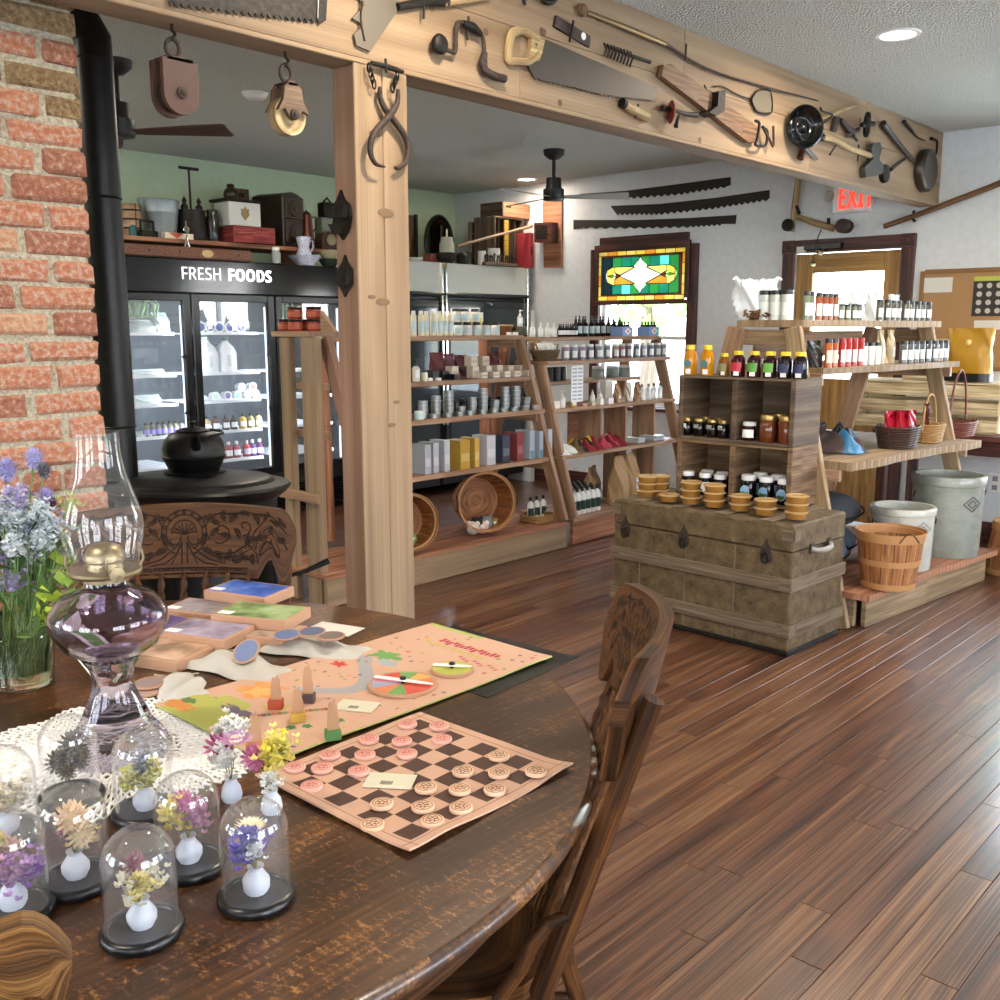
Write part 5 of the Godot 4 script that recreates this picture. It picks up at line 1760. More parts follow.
func steel_tops() -> void:
	var y = 1.99
	var x = -6.45
	var zf = func(px, py, xx): return on_x(xx, px, py).z
	var o = thing("framed_board", "brown framed board leaning by the mirror next to the post", "frame", v3(-6.9, y - 0.03, zf.call(411, 246, -6.9)))
	put(mb().box(v3(0, 0.25, 0.08), v3(0.02, 0.48, 0.24), 0.003), "board", M["brown_panel"], o)
	put(mb().box(v3(0.015, 0.25, -0.05), v3(0.03, 0.5, 0.03), 0.004), "frame_side", M["iron"], o)
	# mirror
	o = thing("oval_mirror", "oval mirror in a black frame leaning on the sage wall", "mirror", v3(-6.8, y - 0.02, zf.call(438, 240, -6.8)), 0.0)
	var el = Basis(Vector3.FORWARD, PI / 2) * Basis.from_scale(v3(1.75, 1.3, 1.3))
	put(mb().at(v3(0, 0.25, 0), el).lathe([v2(0.115, 0), v2(0.14, 0.004), v2(0.142, 0.018), v2(0.13, 0.024), v2(0.118, 0.012)], 40), "frame", M["black_plastic"], o)
	put(mb().at(v3(0.015, 0.25, 0), el).lathe([v2(0.12, 0), v2(0, 0.001)], 40), "mirror_glass", mat("mirror", hex("aab0a6"), 0.04, 1.0), o)
	o = lathe_thing("stoneware_jug", "pale stoneware jug in front of the oval mirror", "jug", v3(-6.35, y, zf.call(447, 262, -6.35)), [["body", [[0, 0], [0.06, 0], [0.066, 0.02], [0.066, 0.17], [0.05, 0.205], [0.052, 0.225], [0.045, 0.23], [0, 0.225]], mat("stone_pale", hex("b4b2a0"), 0.35), 28]])
	put(mb().tube([v3(0, 0.22, 0), v3(0, 0.3, 0)], 0.008, 8), "candle", mat("candle", hex("cfc7a0"), 0.5), o)
	lathe_thing("dark_pot", "low dark enamel pot on the steel cooler", "pot", v3(-6.22, y, zf.call(446, 264, -6.22)), [["body", [[0, 0], [0.06, 0], [0.085, 0.03], [0.088, 0.07], [0.075, 0.085], [0.07, 0.08], [0, 0.07]], M["iron"], 28]])
	solo(mb().box(v3(0, 0.075, 0), v3(0.12, 0.15, 0.12), 0.01), "tin_canister", M["galvanized"], "square silver tin behind the stoneware jug", "tin", "", v3(-6.6, y - 0.005, zf.call(463, 245, -6.6)))
	lathe_thing("enamel_can", "black enamel can below the silver tin", "can", v3(-6.25, y, zf.call(462, 264, -6.25)), [["body", [[0, 0], [0.05, 0], [0.055, 0.07], [0.03, 0.1], [0, 0.1]], M["iron"]]])
	# printer tray, bottle crates, upper crate
	o = thing("type_tray", "upright wooden printer's tray of small square cells", "tray", v3(-6.6, y, zf.call(478, 245, -6.6)))
	put(mb().box(v3(-0.012, 0.21, 0), v3(0.01, 0.41, 0.22)), "back", M["barn"], o)
	for i in 5:
		put(mb().box(v3(0.01, 0.01 + i * 0.1, 0), v3(0.034, 0.012, 0.22), 0.002), "slat", M["fir"], o)
	for i in 4:
		put(mb().box(v3(0.01, 0.21, -0.104 + i * 0.069), v3(0.034, 0.4, 0.01), 0.002), "divider", M["fir"], o)
	o = thing("bottle_crate", "dark wooden bottle crate set on end with inner partitions", "crate", v3(-6.36, y, zf.call(499, 260, -6.36)))
	for q in [[0.44, -0.19], [0.44, 0.19]]:
		put(mb().box(v3(0, 0.22, q[1]), v3(0.26, q[0], 0.015), 0.003), "side_board", M["barn"], o)
	for yy in [0.008, 0.433]:
		put(mb().box(v3(0, yy, 0), v3(0.26, 0.015, 0.365), 0.003), "end_board", M["barn"], o)
	put(mb().box(v3(-0.12, 0.22, 0), v3(0.012, 0.41, 0.365)), "back_board", M["barn"], o)
	for i in 4:
		put(mb().box(v3(0, 0.22, -0.11 + i * 0.073), v3(0.2, 0.405, 0.008)), "partition", M["barn"], o)
	o = thing("crate_ruler", "yellow wooden rule standing against the bottle crate", "rule", v3(-6.21, y, zf.call(506, 260, -6.21)))
	put(mb().box(v3(0, 0.205, 0), v3(0.015, 0.41, 0.055), 0.002), "rule", mat("rule_yellow", hex("b9902f"), 0.6), o)
	for i in 8:
		put(mb().box(v3(0.008, 0.03 + i * 0.05, 0.012), v3(0.001, 0.003, 0.03)), "mark", M["iron"], o)
	o = thing("upper_crate", "reddish wooden crate lying on top of the bottle crate", "crate", v3(-6.36, y + 0.442, zf.call(506, 212, -6.36)))
	for q in [-0.19, 0.19]:
		put(mb().box(v3(0, 0.065, q), v3(0.28, 0.13, 0.016), 0.003), "end_board", M["barn"], o)
	for q in [-0.132, 0.132]:
		put(mb().box(v3(q, 0.065, 0), v3(0.014, 0.13, 0.362), 0.003), "side_board", M["cedar"], o)
	put(mb().box(v3(0, 0.008, 0), v3(0.25, 0.012, 0.362)), "bottom_board", M["barn"], o)
	put(mb().box(v3(0.1395, 0.09, 0.12), v3(0.002, 0.02, 0.07)), "hand_hole_shade", M["iron"], o)  # dark plate painted in for the shade inside the hand hole
	o = thing("red_crate_end", "narrow red painted crate standing on end at the wall", "crate", v3(-6.2, y, zf.call(525, 264, -6.2)))
	put(mb().box(v3(0, 0.155, 0), v3(0.16, 0.31, 0.065), 0.004), "crate", mat("crate_red", hex("9c2f34"), 0.6), o)
	put(mb().box(v3(0.08, 0.15, 0), v3(0.004, 0.07, 0.018), 0.001), "hand_hole_shade", M["iron"], o)  # shade of the slot is a dark plate set on the board
	solo(mb().tube([on_x(-6.12, 457, 246), on_x(-6.12, 532, 226)], [0.011, 0.013], 10), "tool_handle", M["shelfwood"], "long slanting wooden tool handle laid over the crates", "pole")
	for q in [[494, 262, 0.055, 0.15, "white enamel canister beside the yellow rule"], [482, 262, 0.036, 0.12, "small white enamel canister next to the larger one"]]:
		lathe_thing("enamel_canister", q[4], "canister", v3(-6.19, y, zf.call(q[0], q[1], -6.19)), [["body", [[0, 0], [q[2], 0], [q[2], q[3]], [0, q[3]]], mat("enamel_white", hex("d3d2cb"), 0.3)]])
	# rack of small turned handles
	o = thing("handle_rack", "low rack of small rusty tool handles along the cooler edge", "rack", v3(-6.14, y - 0.005, zf.call(500, 266, -6.14)))
	put(mb().box(v3(0, 0.015, 0), v3(0.05, 0.03, 0.42), 0.003), "rail", M["barn"], o)
	for i in 14:
		var z = -0.19 + i * 0.029
		put(mb().tube([v3(0, 0.03, z), v3(rr(-0.005, 0.01), 0.06, z + rr(-0.006, 0.006)), v3(rr(-0.01, 0.01), rr(0.085, 0.12), z + rr(-0.012, 0.012))], [0.008, 0.006, 0.01], 7), "handle", M["rust"], o)
	solo(mb().box(v3(0, 0.035, 0), v3(0.1, 0.07, 0.1), 0.004), "red_tin", mat("tin_red", hex("7c3a33"), 0.5), "small red tin beside the dark pot", "tin", "", v3(-6.3, y, zf.call(431, 262, -6.3)))
	lathe_thing("white_dish", "small white dish on the steel cooler next to the post", "dish", v3(-6.2, y - 0.005, zf.call(416, 263, -6.2)), [["dish", [[0, 0], [0.035, 0], [0.06, 0.03], [0.056, 0.03], [0, 0.01]], M["enamel_white"]]])

# ---------- plank shelves along the middle of the shop ----------
func near_shelf() -> void:
	var z0 = -3.06
	var z1 = -5.05
	var zm = (z0 + z1) / 2
	var zs = -3.6
	var sw: Material = M["shelfwood"]
	var ce: Material = M["cedar"]
	var o = thing("plank_shelf", "stepped cedar plank shelf of soaps, tins and boxed books behind the post", "shelf unit")
	# levels: y of plank, front x
	var lv = [[1.382, -4.44], [1.115, -4.35], [0.9, -4.25], [0.584, -4.185]]
	for l in lv:
		var d = 0.3 if l[0] > 1.0 else 0.36
		put(mb().box(v3(l[1] - d / 2, l[0], (zs + z1) / 2), v3(d, 0.03, zs - z1), 0.004, 2), "shelf_board", sw, o)
	# platform
	put(mb().box(v3(-4.066, 0.078, zm), v3(0.03, 0.152, z0 - z1), 0.004, 2), "kick_board", M["fir"], o)
	for i in 3:
		put(mb().box(v3(-4.13 - i * 0.165, 0.165, zm), v3(0.162, 0.026, z0 - z1), 0.004, 2), "platform_board", ce, o)
	# end frames: slanted front leg and upright back leg, also in the middle
	for z in [z1 + 0.02, -4.1, -3.64]:
		if z < -5.0:
			put(board(mb(), v3(-4.075, 0.178, z), v3(-4.47, 1.366, z), 0.085, 0.036, Vector3.RIGHT), "slant_leg", sw, o)
		put(board(mb(), v3(-4.74, 0.178, z + 0.03), v3(-4.76, 1.366, z + 0.03), 0.09, 0.036, Vector3.RIGHT), "back_leg", ce, o)
	for l in lv:
		put(mb().box(v3(l[1] - 0.17, l[0] - 0.04, z1 + 0.05), v3(0.28, 0.05, 0.026), 0.003), "cleat", sw, o)
	# the ladder end that shows past the post
	for q in [[-4.365, 0.085, 0.04], [-4.16, 0.12, 0.045]]:
		put(mb().box(v3(q[0], 0.7, z0 - 0.03), v3(q[1], 1.4, q[2]), 0.004, 1), "upright", M["fir"], o)
	put(board(mb(), v3(-4.13, 1.40, z0 - 0.1), v3(-3.62, 0.02, z0 - 0.1), 0.075, 0.04, Vector3.RIGHT), "slant_leg", M["fir_pink"], o)
	put(mb().box(v3(-4.24, 0.58, z0 + 0.01), v3(0.34, 0.05, 0.03), 0.003), "rung", sw, o)
	put(mb().box(v3(-4.24, 0.9, z0 - 0.06), v3(0.34, 0.04, 0.03), 0.003), "rung", sw, o)
	put(mb().box(v3(-4.24, 1.15, z0 - 0.06), v3(0.34, 0.04, 0.03), 0.003), "rung", sw, o)
	put(mb().box(v3(-4.31, 1.415, z0 - 0.12), v3(0.3, 0.028, 0.24), 0.003), "top_board", sw, o)
	put(mb().at(v3(-4.1, 1.43, z0 - 0.1)).prism([v2(-0.05, 0.0), v2(0.06, 0.0), v2(-0.05, 0.1)], -0.012, 0.012), "bracket", sw, o)
	var jar_red = ware("salsa_jar", "salsa", "", "jar", 0.04, 0.062, "jar", mat("salsa_red", hex("9b3a22"), 0.25), mat("lid_black", hex("1a1715"), 0.35), mat("label_brick", hex("b8583c"), 0.6))
	for q in [[-4.38, 1.43, -3.1], [-4.3, 1.43, -3.1], [-4.3, 1.492, -3.1], [-4.22, 1.43, -3.16], [-4.22, 1.492, -3.16], [-4.33, 1.43, -3.2]]:
		place("salsa", jar_red, v3(q[0], q[1] + 0.0, q[2]), -0.7, "squat red salsa jar stacked on another jar at the ladder top" if q[1] > 1.45 else "squat red salsa jar with dark lid on the ladder top", "salsa jars on the ladder end")
	var e = 0.0155
	var white = mat("soap_white", hex("e9e6da"), 0.4)
	var ivory = mat("lotion_ivory", hex("ddd7b8"), 0.35)
	var lw: Material = M["label_white"]
	var lblue = mat("label_paleblue", hex("bfd3d6"), 0.6)
	var bk: Material = M["black_plastic"]
	var y = 1.382 + e
	# top: lotion tubes, salve jars
	shelf_row("lotion", ware("lotion_bottle", "lotion", "", "bottle", 0.018, 0.15, "tube", ivory, white, lblue), [414, 420.5, 427, 433.5, 439.5, 445, 450], 336, -4.5, y, "tall ivory lotion bottle with white cap on the top plank", "lotion bottles on the near shelf")
	shelf_row("salve", ware("salve_jar", "salve", "", "jar", 0.028, 0.084, "jar", white, bk, lblue), [458, 467, 476, 486, 496], 336, -4.5, y, "white salve jar with black lid on the top plank", "salve jars on the near shelf")
	shelf_row("salve", same(), [457, 464.5, 475], 336, -4.53, y + 0.0845, "white salve jar with black lid stacked on another jar", "salve jars on the near shelf")
	shelf_row("balm", ware("balm_tin", "balm", "", "tin", 0.02, 0.02, "spice", white, white), [509, 516], 336, -4.49, y, "small white balm tin at the end of the top plank", "balm tins on the near shelf")
	place("vial", ware("spray_bottle", "spray", "", "bottle", 0.02, 0.11, "pump", mat("vial_clear", hex("bfc6c2"), 0.1), white, lw), v3(-4.56, y + 0.06, on_x(-4.56, 520, 320).z), 0, "clear spray bottle with white label standing on a twig jar", "")
	lathe_thing("twig_jar", "squat glass jar of dried twigs on the top plank", "jar", v3(-4.56, y, on_x(-4.56, 520, 335).z), [["body", [[0, 0], [0.045, 0], [0.05, 0.03], [0.045, 0.055], [0, 0.06]], mottled("twigs", 151, [[0.0, hex("1d1a12")], [0.5, hex("4a452f")], [1.0, hex("8d8a72")]], 0.4, 0.05, 0.09)]])
	lathe_thing("amber_dish", "low amber dish of balms behind the salve jars", "dish", v3(-4.62, y, on_x(-4.62, 503, 333).z), [["body", [[0, 0], [0.06, 0], [0.07, 0.06], [0.06, 0.065], [0, 0.05]], mat("amber_dish", hex("6b4526"), 0.3)], ["rim", [[0.06, 0.06], [0.073, 0.06], [0.073, 0.07], [0.06, 0.07]], mat("straw", hex("b89a6a"), 0.6)]])
	carton("yellow_card", "cream and yellow card standing behind the salve jars", "card", v3(0.02, 0.15, 0.14), mat("card_cream", hex("e8e3cf"), 0.6), mat("card_yellow", hex("d9c64a"), 0.6), v3(-4.66, y, on_x(-4.66, 475, 330).z), 0, "", 0.6)
	# second: pump bottle, little boxes, red mesh bags
	y = 1.115 + e
	place("pumpb", ware("pump_bottle", "pump", "", "bottle", 0.024, 0.14, "pump", mat("soap_beige", hex("d9d2c0"), 0.3), bk, lw), v3(-4.42, y, on_x(-4.42, 416, 382).z), 0.3, "beige pump bottle with black pump beside the post", "")
	shelf_row("creamtub", ware("cream_tub", "creamtub", "", "tub", 0.02, 0.05, "spice", ivory, white), [424], 381, -4.42, y, "small cream tub with white cap beside the pump bottle")
	shelf_row("lowtub", ware("balm_tin", "lowtub", "", "tin", 0.02, 0.018, "spice", white, white), [430, 438], 382, -4.39, y, "small white balm tin on the soap plank", "balm tins on the near shelf")
	var cream = mat("soapbox_cream", hex("d8c9b4"), 0.7)
	var creamp = mat("soapbox_print", hex("c2ad92"), 0.7)
	for q in [[452, 0.085, 0.09], [473, 0.08, 0.085], [486, 0.07, 0.085], [497, 0.07, 0.085], [508, 0.07, 0.08], [519, 0.07, 0.08]]:
		carton("soap_carton", "cream soap carton in the back row of the soap plank", "carton", v3(0.06, q[2] - 0.01, q[1] * 0.72), cream, creamp, v3(-4.45, y, on_x(-4.45, q[0], 379).z), rr(-0.08, 0.08), "soap cartons on the near shelf", 0.5)
	for q in [[471, 0], [483, 0]]:
		carton("soap_carton", "cream soap carton stacked on top of the back row", "carton", v3(0.06, 0.06, 0.062), cream, creamp, v3(-4.45, y + 0.0765, on_x(-4.45, q[0], 370).z), rr(-0.08, 0.08), "soap cartons on the near shelf", 0.5)
	for px in [482, 494, 505, 515, 528]:
		carton("soap_carton", "low cream soap carton along the front of the soap plank", "carton", v3(0.05, 0.036, 0.056), mat("soapbox_pale", hex("e3d8c6"), 0.7), creamp, v3(-4.385, y, on_x(-4.385, px, 378).z), rr(-0.08, 0.08), "soap cartons on the near shelf", 0.5)
	for q in [[435, 0.06], [445, 0.05], [449, 0.035]]:
		carton("black_soap_tin", "black soap tin beside the cream cartons", "tin", v3(0.06, q[1], 0.055), bk, null, v3(-4.46 if q[0] < 449 else -4.395, y, on_x(-4.44, q[0], 379).z), 0.0, "black soap tins")
	var mesh_red = mottled("mesh_red", 153, [[0.0, hex("3a1418")], [0.5, hex("6f2a2f")], [0.75, hex("8f5a52")], [1.0, hex("b8a79a")]], 0.5, 0.12, 0.06)
	var sb = 0
	for q in [[437, 0.11, 0.16], [449, 0.12, 0.15], [461, 0.1, 0.14], [474, 0.09, 0.12], [486, 0.09, 0.13], [495, 0.08, 0.15]]:
		var p = on_x(-4.66, q[0], 360)
		pouch("sachet_bag", "dark red mesh sachet bag behind the soaps, %s from the post" % NTH[sb], "bag", v3(0.05, q[2], q[1]), mesh_red, null, v3(-4.66, y, p.z), rr(-0.3, 0.3), "red sachet bags on the near shelf")
		sb += 1
	# third: tins
	y = 0.9 + e
	var tin = ware("salve_tin", "tin", "", "tin", 0.03, 0.0255, "spice", mat("tin_body", hex("8f9393"), 0.42, 0.8), mat("tin_lid", hex("a9adac"), 0.4, 0.8))
	var stacks = [[423, 4, 0], [436, 5, 0], [449, 6, 0], [461, 2, 0], [472, 4, 0], [483, 6, 0], [495, 3, 0], [505, 6, 0], [516, 6, 0], [526, 3, 0], [433.5, 1, 1], [447.5, 1, 1], [459.5, 1, 1], [470, 1, 1], [482.5, 1, 1], [493.5, 1, 1], [503.5, 1, 1], [514, 1, 1], [525, 1, 1], [535, 1, 1]]
	var sn = 0
	for s in stacks:
		sn += 1
		var x = -4.29 if s[2] else -4.345
		var p = on_x(x, s[0], 412)
		for k in s[1]:
			place("tin", tin, v3(x + rr(-0.002, 0.002), y + k * 0.0259, p.z + rr(-0.002, 0.002)), 0, ("single silver salve tin at the plank front, %s from the post" % NTH[sn - 11]) if s[2] else ("silver salve tin, %s from the bottom of the %s stack from the post" % [NTH[k], NTH[sn - 1]]), "salve tins on the near shelf")
	place("lavbox", ware("white_box", "lav", "", "box", 0.03, 0.05, "spice", lblue, white), v3(-4.3, y, on_x(-4.3, 419, 417).z), 0, "pale blue round carton at the post end of the tin plank", "")
	shelf_row("blackjar", ware("black_jar", "blackjar", "", "jar", 0.024, 0.085, "jar", mat("jar_black", hex("141312"), 0.2), bk), [430, 440, 452, 462, 470, 478, 490, 500], 405, -4.47, y, "black jar at the back of the tin plank", "black jars on the near shelf")
	shelf_row("yellowbox", ware("yellow_tub", "yellowtub", "", "tub", 0.022, 0.05, "spice", mat("tub_yellow", hex("d9b95a"), 0.5), white), [452, 460, 468], 400, -4.56, y + 0.1, "", "")
	for c in get_children():
		if String(c.name).begins_with("yellow_tub"):
			c.position.y = y
			tag(c, "yellow tub with white lid behind the tins", "tub", "yellow tubs on the near shelf")
	# fourth: boxed books
	y = 0.584 + e
	var pl = mat("sleeve_grey", hex("9fa2a8"), 0.25)
	var books = [[422, 0.05, hex("9fa3aa"), "grey"], [430, 0.045, hex("a6a9b0"), "pale grey"], [441, 0.045, hex("b3b5ba"), "silver"], [459, 0.085, hex("b08d33"), "gold"], [471, 0.04, hex("c2a04a"), "yellow"], [485, 0.08, hex("b9b8bc"), "lilac grey"], [500, 0.07, hex("3a4150"), "navy"], [514, 0.06, hex("8a3f3f"), "brick red"], [526, 0.05, hex("a9b3bd"), "pale blue"], [535, 0.04, hex("a9b3bd"), "pale blue grey"], [544, 0.04, hex("b3bcc4"), "light blue"]]
	var n = 0
	for b in books:
		var p = on_x(-4.26, b[0], 465)
		carton("boxed_book", "shrink-wrapped %s boxed book standing on the fourth plank" % b[3], "book", v3(0.13, 0.175 + (n % 3) * 0.006, b[1]), mat("book_%d" % n, b[2], 0.28), mat("book_teal", hex("5f8a99"), 0.4) if n > 7 else mat("book_print_%d" % n, (b[2] as Color).lightened(0.25), 0.4), v3(-4.27, y, p.z), 0.0, "boxed books on the near shelf", 0.16 if n > 7 else 0.4)
		n += 1
	# platform: baskets on their sides with soft toys
	y = 0.178
	basket_on_side("bushel basket on its side beside the post, holding two red plush balls", v3(-4.2, y, -3.76), -0.45, 0.13, 0.155, 0.2, [[0.02, -0.03, hex("c9524a")], [-0.04, -0.06, hex("d8cfc4")], [0.045, 0.01, hex("7d8f4f")]])
	basket_on_side("bushel basket on its side spilling black, white and blue plush balls", v3(-4.24, y, -4.44), -0.5, 0.145, 0.178, 0.24, [[-0.08, -0.1, hex("e6e3de")], [-0.02, -0.13, hex("e8b9b4")], [0.05, -0.12, hex("2f4b8f")], [0.02, -0.05, hex("7f8a90")], [-0.04, -0.05, hex("26262a")], [0.1, -0.08, hex("b9a24a")]])
	# tray of little bottles at the far end
	var tr = thing("wicker_tray", "small tan wicker tray at the end of the platform", "tray", v3(-4.2, y, on_x(-4.2, 537, 520).z))
	for k in 4:
		weave_ring(tr, 0.012 + k * 0.012, 0.09 + k * 0.002, 0.1 + k * 0.002)
	put(mb().box(v3(0, 0.006, 0), v3(0.16, 0.008, 0.18), 0.002), "base", mat("wicker_tan", hex("a07a48"), 0.7), tr)
	shelf_row("greenb", ware("shampoo_bottle", "greenb", "", "bottle", 0.022, 0.15, "bottle", mat("bottle_white", hex("e4e4e0"), 0.35), bk, mat("label_darkgreen", hex("1f3a33"), 0.5)), [531, 537, 543], 512, -4.24, y + 0.0125, "white bottle with dark label in the wicker tray", "bottles in the wicker tray")
	solo(mb().sheet(10, 10, func(u, v): return v3(0.06 * sin(u * 9) * (1 - v), v * 0.22, (u - 0.5) * 0.2 + 0.02 * sin(v * 8)), 0.004), "blue_cloth", mat("cloth_blue", hex("1c3550"), 0.9), "dark blue cloth hanging between the two baskets", "cloth", "", v3(-4.6, y, -4.0))

func weave_ring(o: Node, y: float, rx: float, rz: float, m: Material = null) -> void:
	var pts = []
	for i in 29:
		var a = TAU * i / 28
		var k = 1.0 + 0.03 * (1 if i % 2 == 0 else -1)
		var c = signf(cos(a)) * pow(absf(cos(a)), 0.7)
		var s = signf(sin(a)) * pow(absf(sin(a)), 0.7)
		pts.append(v3(c * rx * k, y, s * rz * k))
	put(mb().tube(pts, 0.0065, 5), "weave", m if m else mat("wicker_tan", hex("a07a48"), 0.7), o)

func basket_on_side(label: String, at: Vector3, yaw: float, r0: float, r1: float, h: float, toys: Array) -> void:
	var o = bushel("bushel_basket", label, at + v3(-h * 0.3, r1 + 0.012, 0), r0, r1, h, 14)
	o.rotation = v3(0, yaw, -PI / 2 + 0.12)
	var i = 0
	for t in toys:
		var p: Vector3 = o.transform * v3(-0.0, h * 0.6, 0)
		var q = v3(p.x + 0.02 * (i % 2), at.y + 0.05 + (0.02 if t[1] > -0.06 else 0.0), p.z - t[0])
		var b = thing("plush_ball", "", "toy", q, yaw)
		var nm2 = ["first", "second"]
		var c: Color = t[2]
		var word = "yellow" if c.b < 0.35 and c.g > 0.6 else ("red" if c.r > 0.7 and c.g < 0.4 else ("pink" if c.r > 0.85 and c.g < 0.8 else ("blue" if c.b > c.r + 0.15 else ("black" if c.r < 0.2 else ("green" if c.g > c.r and c.g > c.b + 0.1 else ("grey" if c.r < 0.6 else "white"))))))
		b.set_meta("label", "%s plush ball in the %s bushel basket" % [word, "smaller" if r1 < 0.17 else "larger"])
		var rad = 0.034 if r1 < 0.17 else 0.042
		put(mb().ball(Vector3.ZERO, Vector3.ONE * rad, 14, 9, 0.06, rng), "ball", mat("plush_" + word, c, 0.95), b)
		put(mb().ball(v3(rad * 0.75, rad * 0.2, rad * 0.2), Vector3.ONE * rad * 0.4, 8, 5), "snout", mat("plush_pale", hex("e8e2d8"), 0.95), b)
		for s in [-1, 1]:
			put(mb().ball(v3(0, rad * 0.85, s * rad * 0.6), Vector3.ONE * rad * 0.3, 8, 5), "ear", mat("plush_" + word, c, 0.95), b)
		i += 1

func far_shelf() -> void:
	var z0 = -5.13
	var z1 = -6.62
	var zm = (z0 + z1) / 2
	var sw: Material = M["shelfwood"]
	var ce: Material = M["cedar"]
	var o = thing("plank_shelf", "stepped plank shelf of teas and tonics under the stained glass window", "shelf unit")
	row_ref = "near shelf"
	var lv = [[1.37, -4.4], [1.212, -4.3], [0.892, -4.24], [0.585, -4.16]]
	for l in lv:
		var d = 0.3 if l[0] > 1.0 else 0.38
		put(mb().box(v3(l[1] - d / 2, l[0], zm), v3(d, 0.026, z0 - z1), 0.004, 2), "shelf_board", sw, o)
	put(mb().box(v3(-4.68, 1.05, zm), v3(0.2, 0.026, z0 - z1), 0.004, 2), "shelf_board", sw, o)
	put(mb().box(v3(-4.08, 0.078, zm), v3(0.03, 0.15, z0 - z1), 0.004, 2), "kick_board", ce, o)
	for i in 3:
		put(mb().box(v3(-4.14 - i * 0.165, 0.166, zm), v3(0.162, 0.026, z0 - z1), 0.004, 2), "platform_board", sw, o)
	for z in [z0 - 0.02, z1 + 0.02]:
		put(board(mb(), v3(-4.09, 0.18, z), v3(-4.43, 1.356, z), 0.085, 0.036, Vector3.RIGHT), "slant_leg", sw, o)
		put(board(mb(), v3(-4.86, 0.18, z), v3(-4.7, 1.356, z), 0.085, 0.036, Vector3.RIGHT), "back_leg", ce, o)
	for px in [597, 622, 650]:
		var z = on_x(-4.3, px, 420).z
		put(mb().box(v3(-4.36, 0.739, z), v3(0.2, 0.278, 0.022), 0.003, 1), "divider", sw, o)
		if px > 600:
			put(mb().box(v3(-4.36, 0.376, z), v3(0.2, 0.39, 0.022), 0.003, 1), "divider", sw, o)
	put(mb().box(v3(-4.52, 0.73, on_x(-4.5, 583, 420).z), v3(0.02, 0.27, 0.3), 0.003), "back_panel", ce, o)
	var e = 0.0135
	var bk: Material = M["black_plastic"]
	var lw: Material = M["label_white"]
	var white: Material = M["soap_white"]
	var amber = mat("amber_dark", hex("1f1512"), 0.15)
	var y = 1.37 + e
	shelf_row("drop_white", ware("dropper_bottle", "dw", "", "bottle", 0.019, 0.1, "dropper", mat("frost_white", hex("e9e9e4"), 0.3), white, lw), [533, 540.5, 548, 554], 336, -4.46, y, "small white dropper bottle at the end of the top plank", "white dropper bottles on the far shelf")
	shelf_row("drop_small", ware("tincture_bottle", "ds", "", "bottle", 0.0155, 0.09, "dropper", amber, bk, lw), [559, 563.5, 568, 572, 561, 566, 570, 575], 336, -4.47, y, "small dark tincture bottle with white label on the top plank", "tincture bottles on the far shelf")
	shelf_row("drop_tall", ware("tincture_bottle", "dt", "", "bottle", 0.0215, 0.15, "dropper", amber, bk, lblue_label()), [579, 585, 591, 597, 603], 335, -4.47, y, "tall dark tincture bottle with pale label on the top plank", "tall tincture bottles on the far shelf")
	shelf_row("drop_tall", same(), [576, 583, 594, 600, 608, 613, 620], 333, -4.57, y, "tall dark tincture bottle in the back row", "tall tincture bottles on the far shelf")
	for px in [621.5, 648]:
		var p = on_x(-4.48, px, 336)
		var c = thing("bottle_carrier", "blue six-pack carrier with orange emblem, dark bottles in it", "carrier", v3(-4.48, y, p.z), 0, "blue bottle carriers")
		var blu = mat("carrier_blue", hex("7f9fd2"), 0.5)
		put(mb().box(v3(0.055, 0.035, 0), v3(0.004, 0.07, 0.135), 0.001).box(v3(-0.055, 0.035, 0), v3(0.004, 0.07, 0.135), 0.001).box(v3(0, 0.035, 0.066), v3(0.106, 0.07, 0.004)).box(v3(0, 0.035, -0.066), v3(0.106, 0.07, 0.004)).box(v3(0, 0.003, 0), v3(0.106, 0.004, 0.128)), "tray", blu, c)
		put(mb().at(v3(0.0575, 0.036, 0), Basis(Vector3.UP, PI / 2)).prism([v2(-0.04, 0), v2(-0.018, 0.014), v2(0, 0.026), v2(0.018, 0.014), v2(0.04, 0), v2(0.018, -0.014), v2(0, -0.026), v2(-0.018, -0.014)], 0, 0.001), "emblem", lw, c)
		put(mb().at(v3(0.0587, 0.036, 0), Basis(Vector3.UP, PI / 2)).prism([v2(-0.018, 0), v2(0, 0.014), v2(0.018, 0), v2(0, -0.014)], 0, 0.001), "emblem", mat("emblem_orange", hex("d9823a"), 0.5), c)
		for zz in [-0.043, 0.0, 0.043]:
			for xx in [-0.028, 0.028]:
				place("soda", ware("carrier_bottle", "soda", "", "bottle", 0.019, 0.105, "bottle", amber, bk), v3(-4.48 + xx, y + 0.006, p.z + zz), 0, "dark bottle standing in a blue carrier", "bottles in the blue carriers")
	# second plank: basket of soaps and a row of tea jars
	y = 1.212 + e
	var wb = thing("wicker_basket", "small brown wicker basket holding white cloths on the second plank", "basket", v3(-4.38, y, on_x(-4.38, 545, 360).z))
	var wk = mat("wicker_brown", hex("5f4a2c"), 0.7)
	for k in 6:
		weave_ring(wb, 0.008 + k * 0.012, 0.055 + k * 0.003, 0.085 + k * 0.004, wk)
	put(mb().box(v3(0, 0.004, 0), v3(0.1, 0.006, 0.15), 0.001), "base", wk, wb)
	for s in [-1, 1]:
		put(mb().tube([v3(-0.02, 0.07, s * 0.1), v3(-0.02, 0.11, s * 0.115), v3(0.02, 0.11, s * 0.115), v3(0.02, 0.07, s * 0.1)], 0.005, 6), "handle", wk, wb)
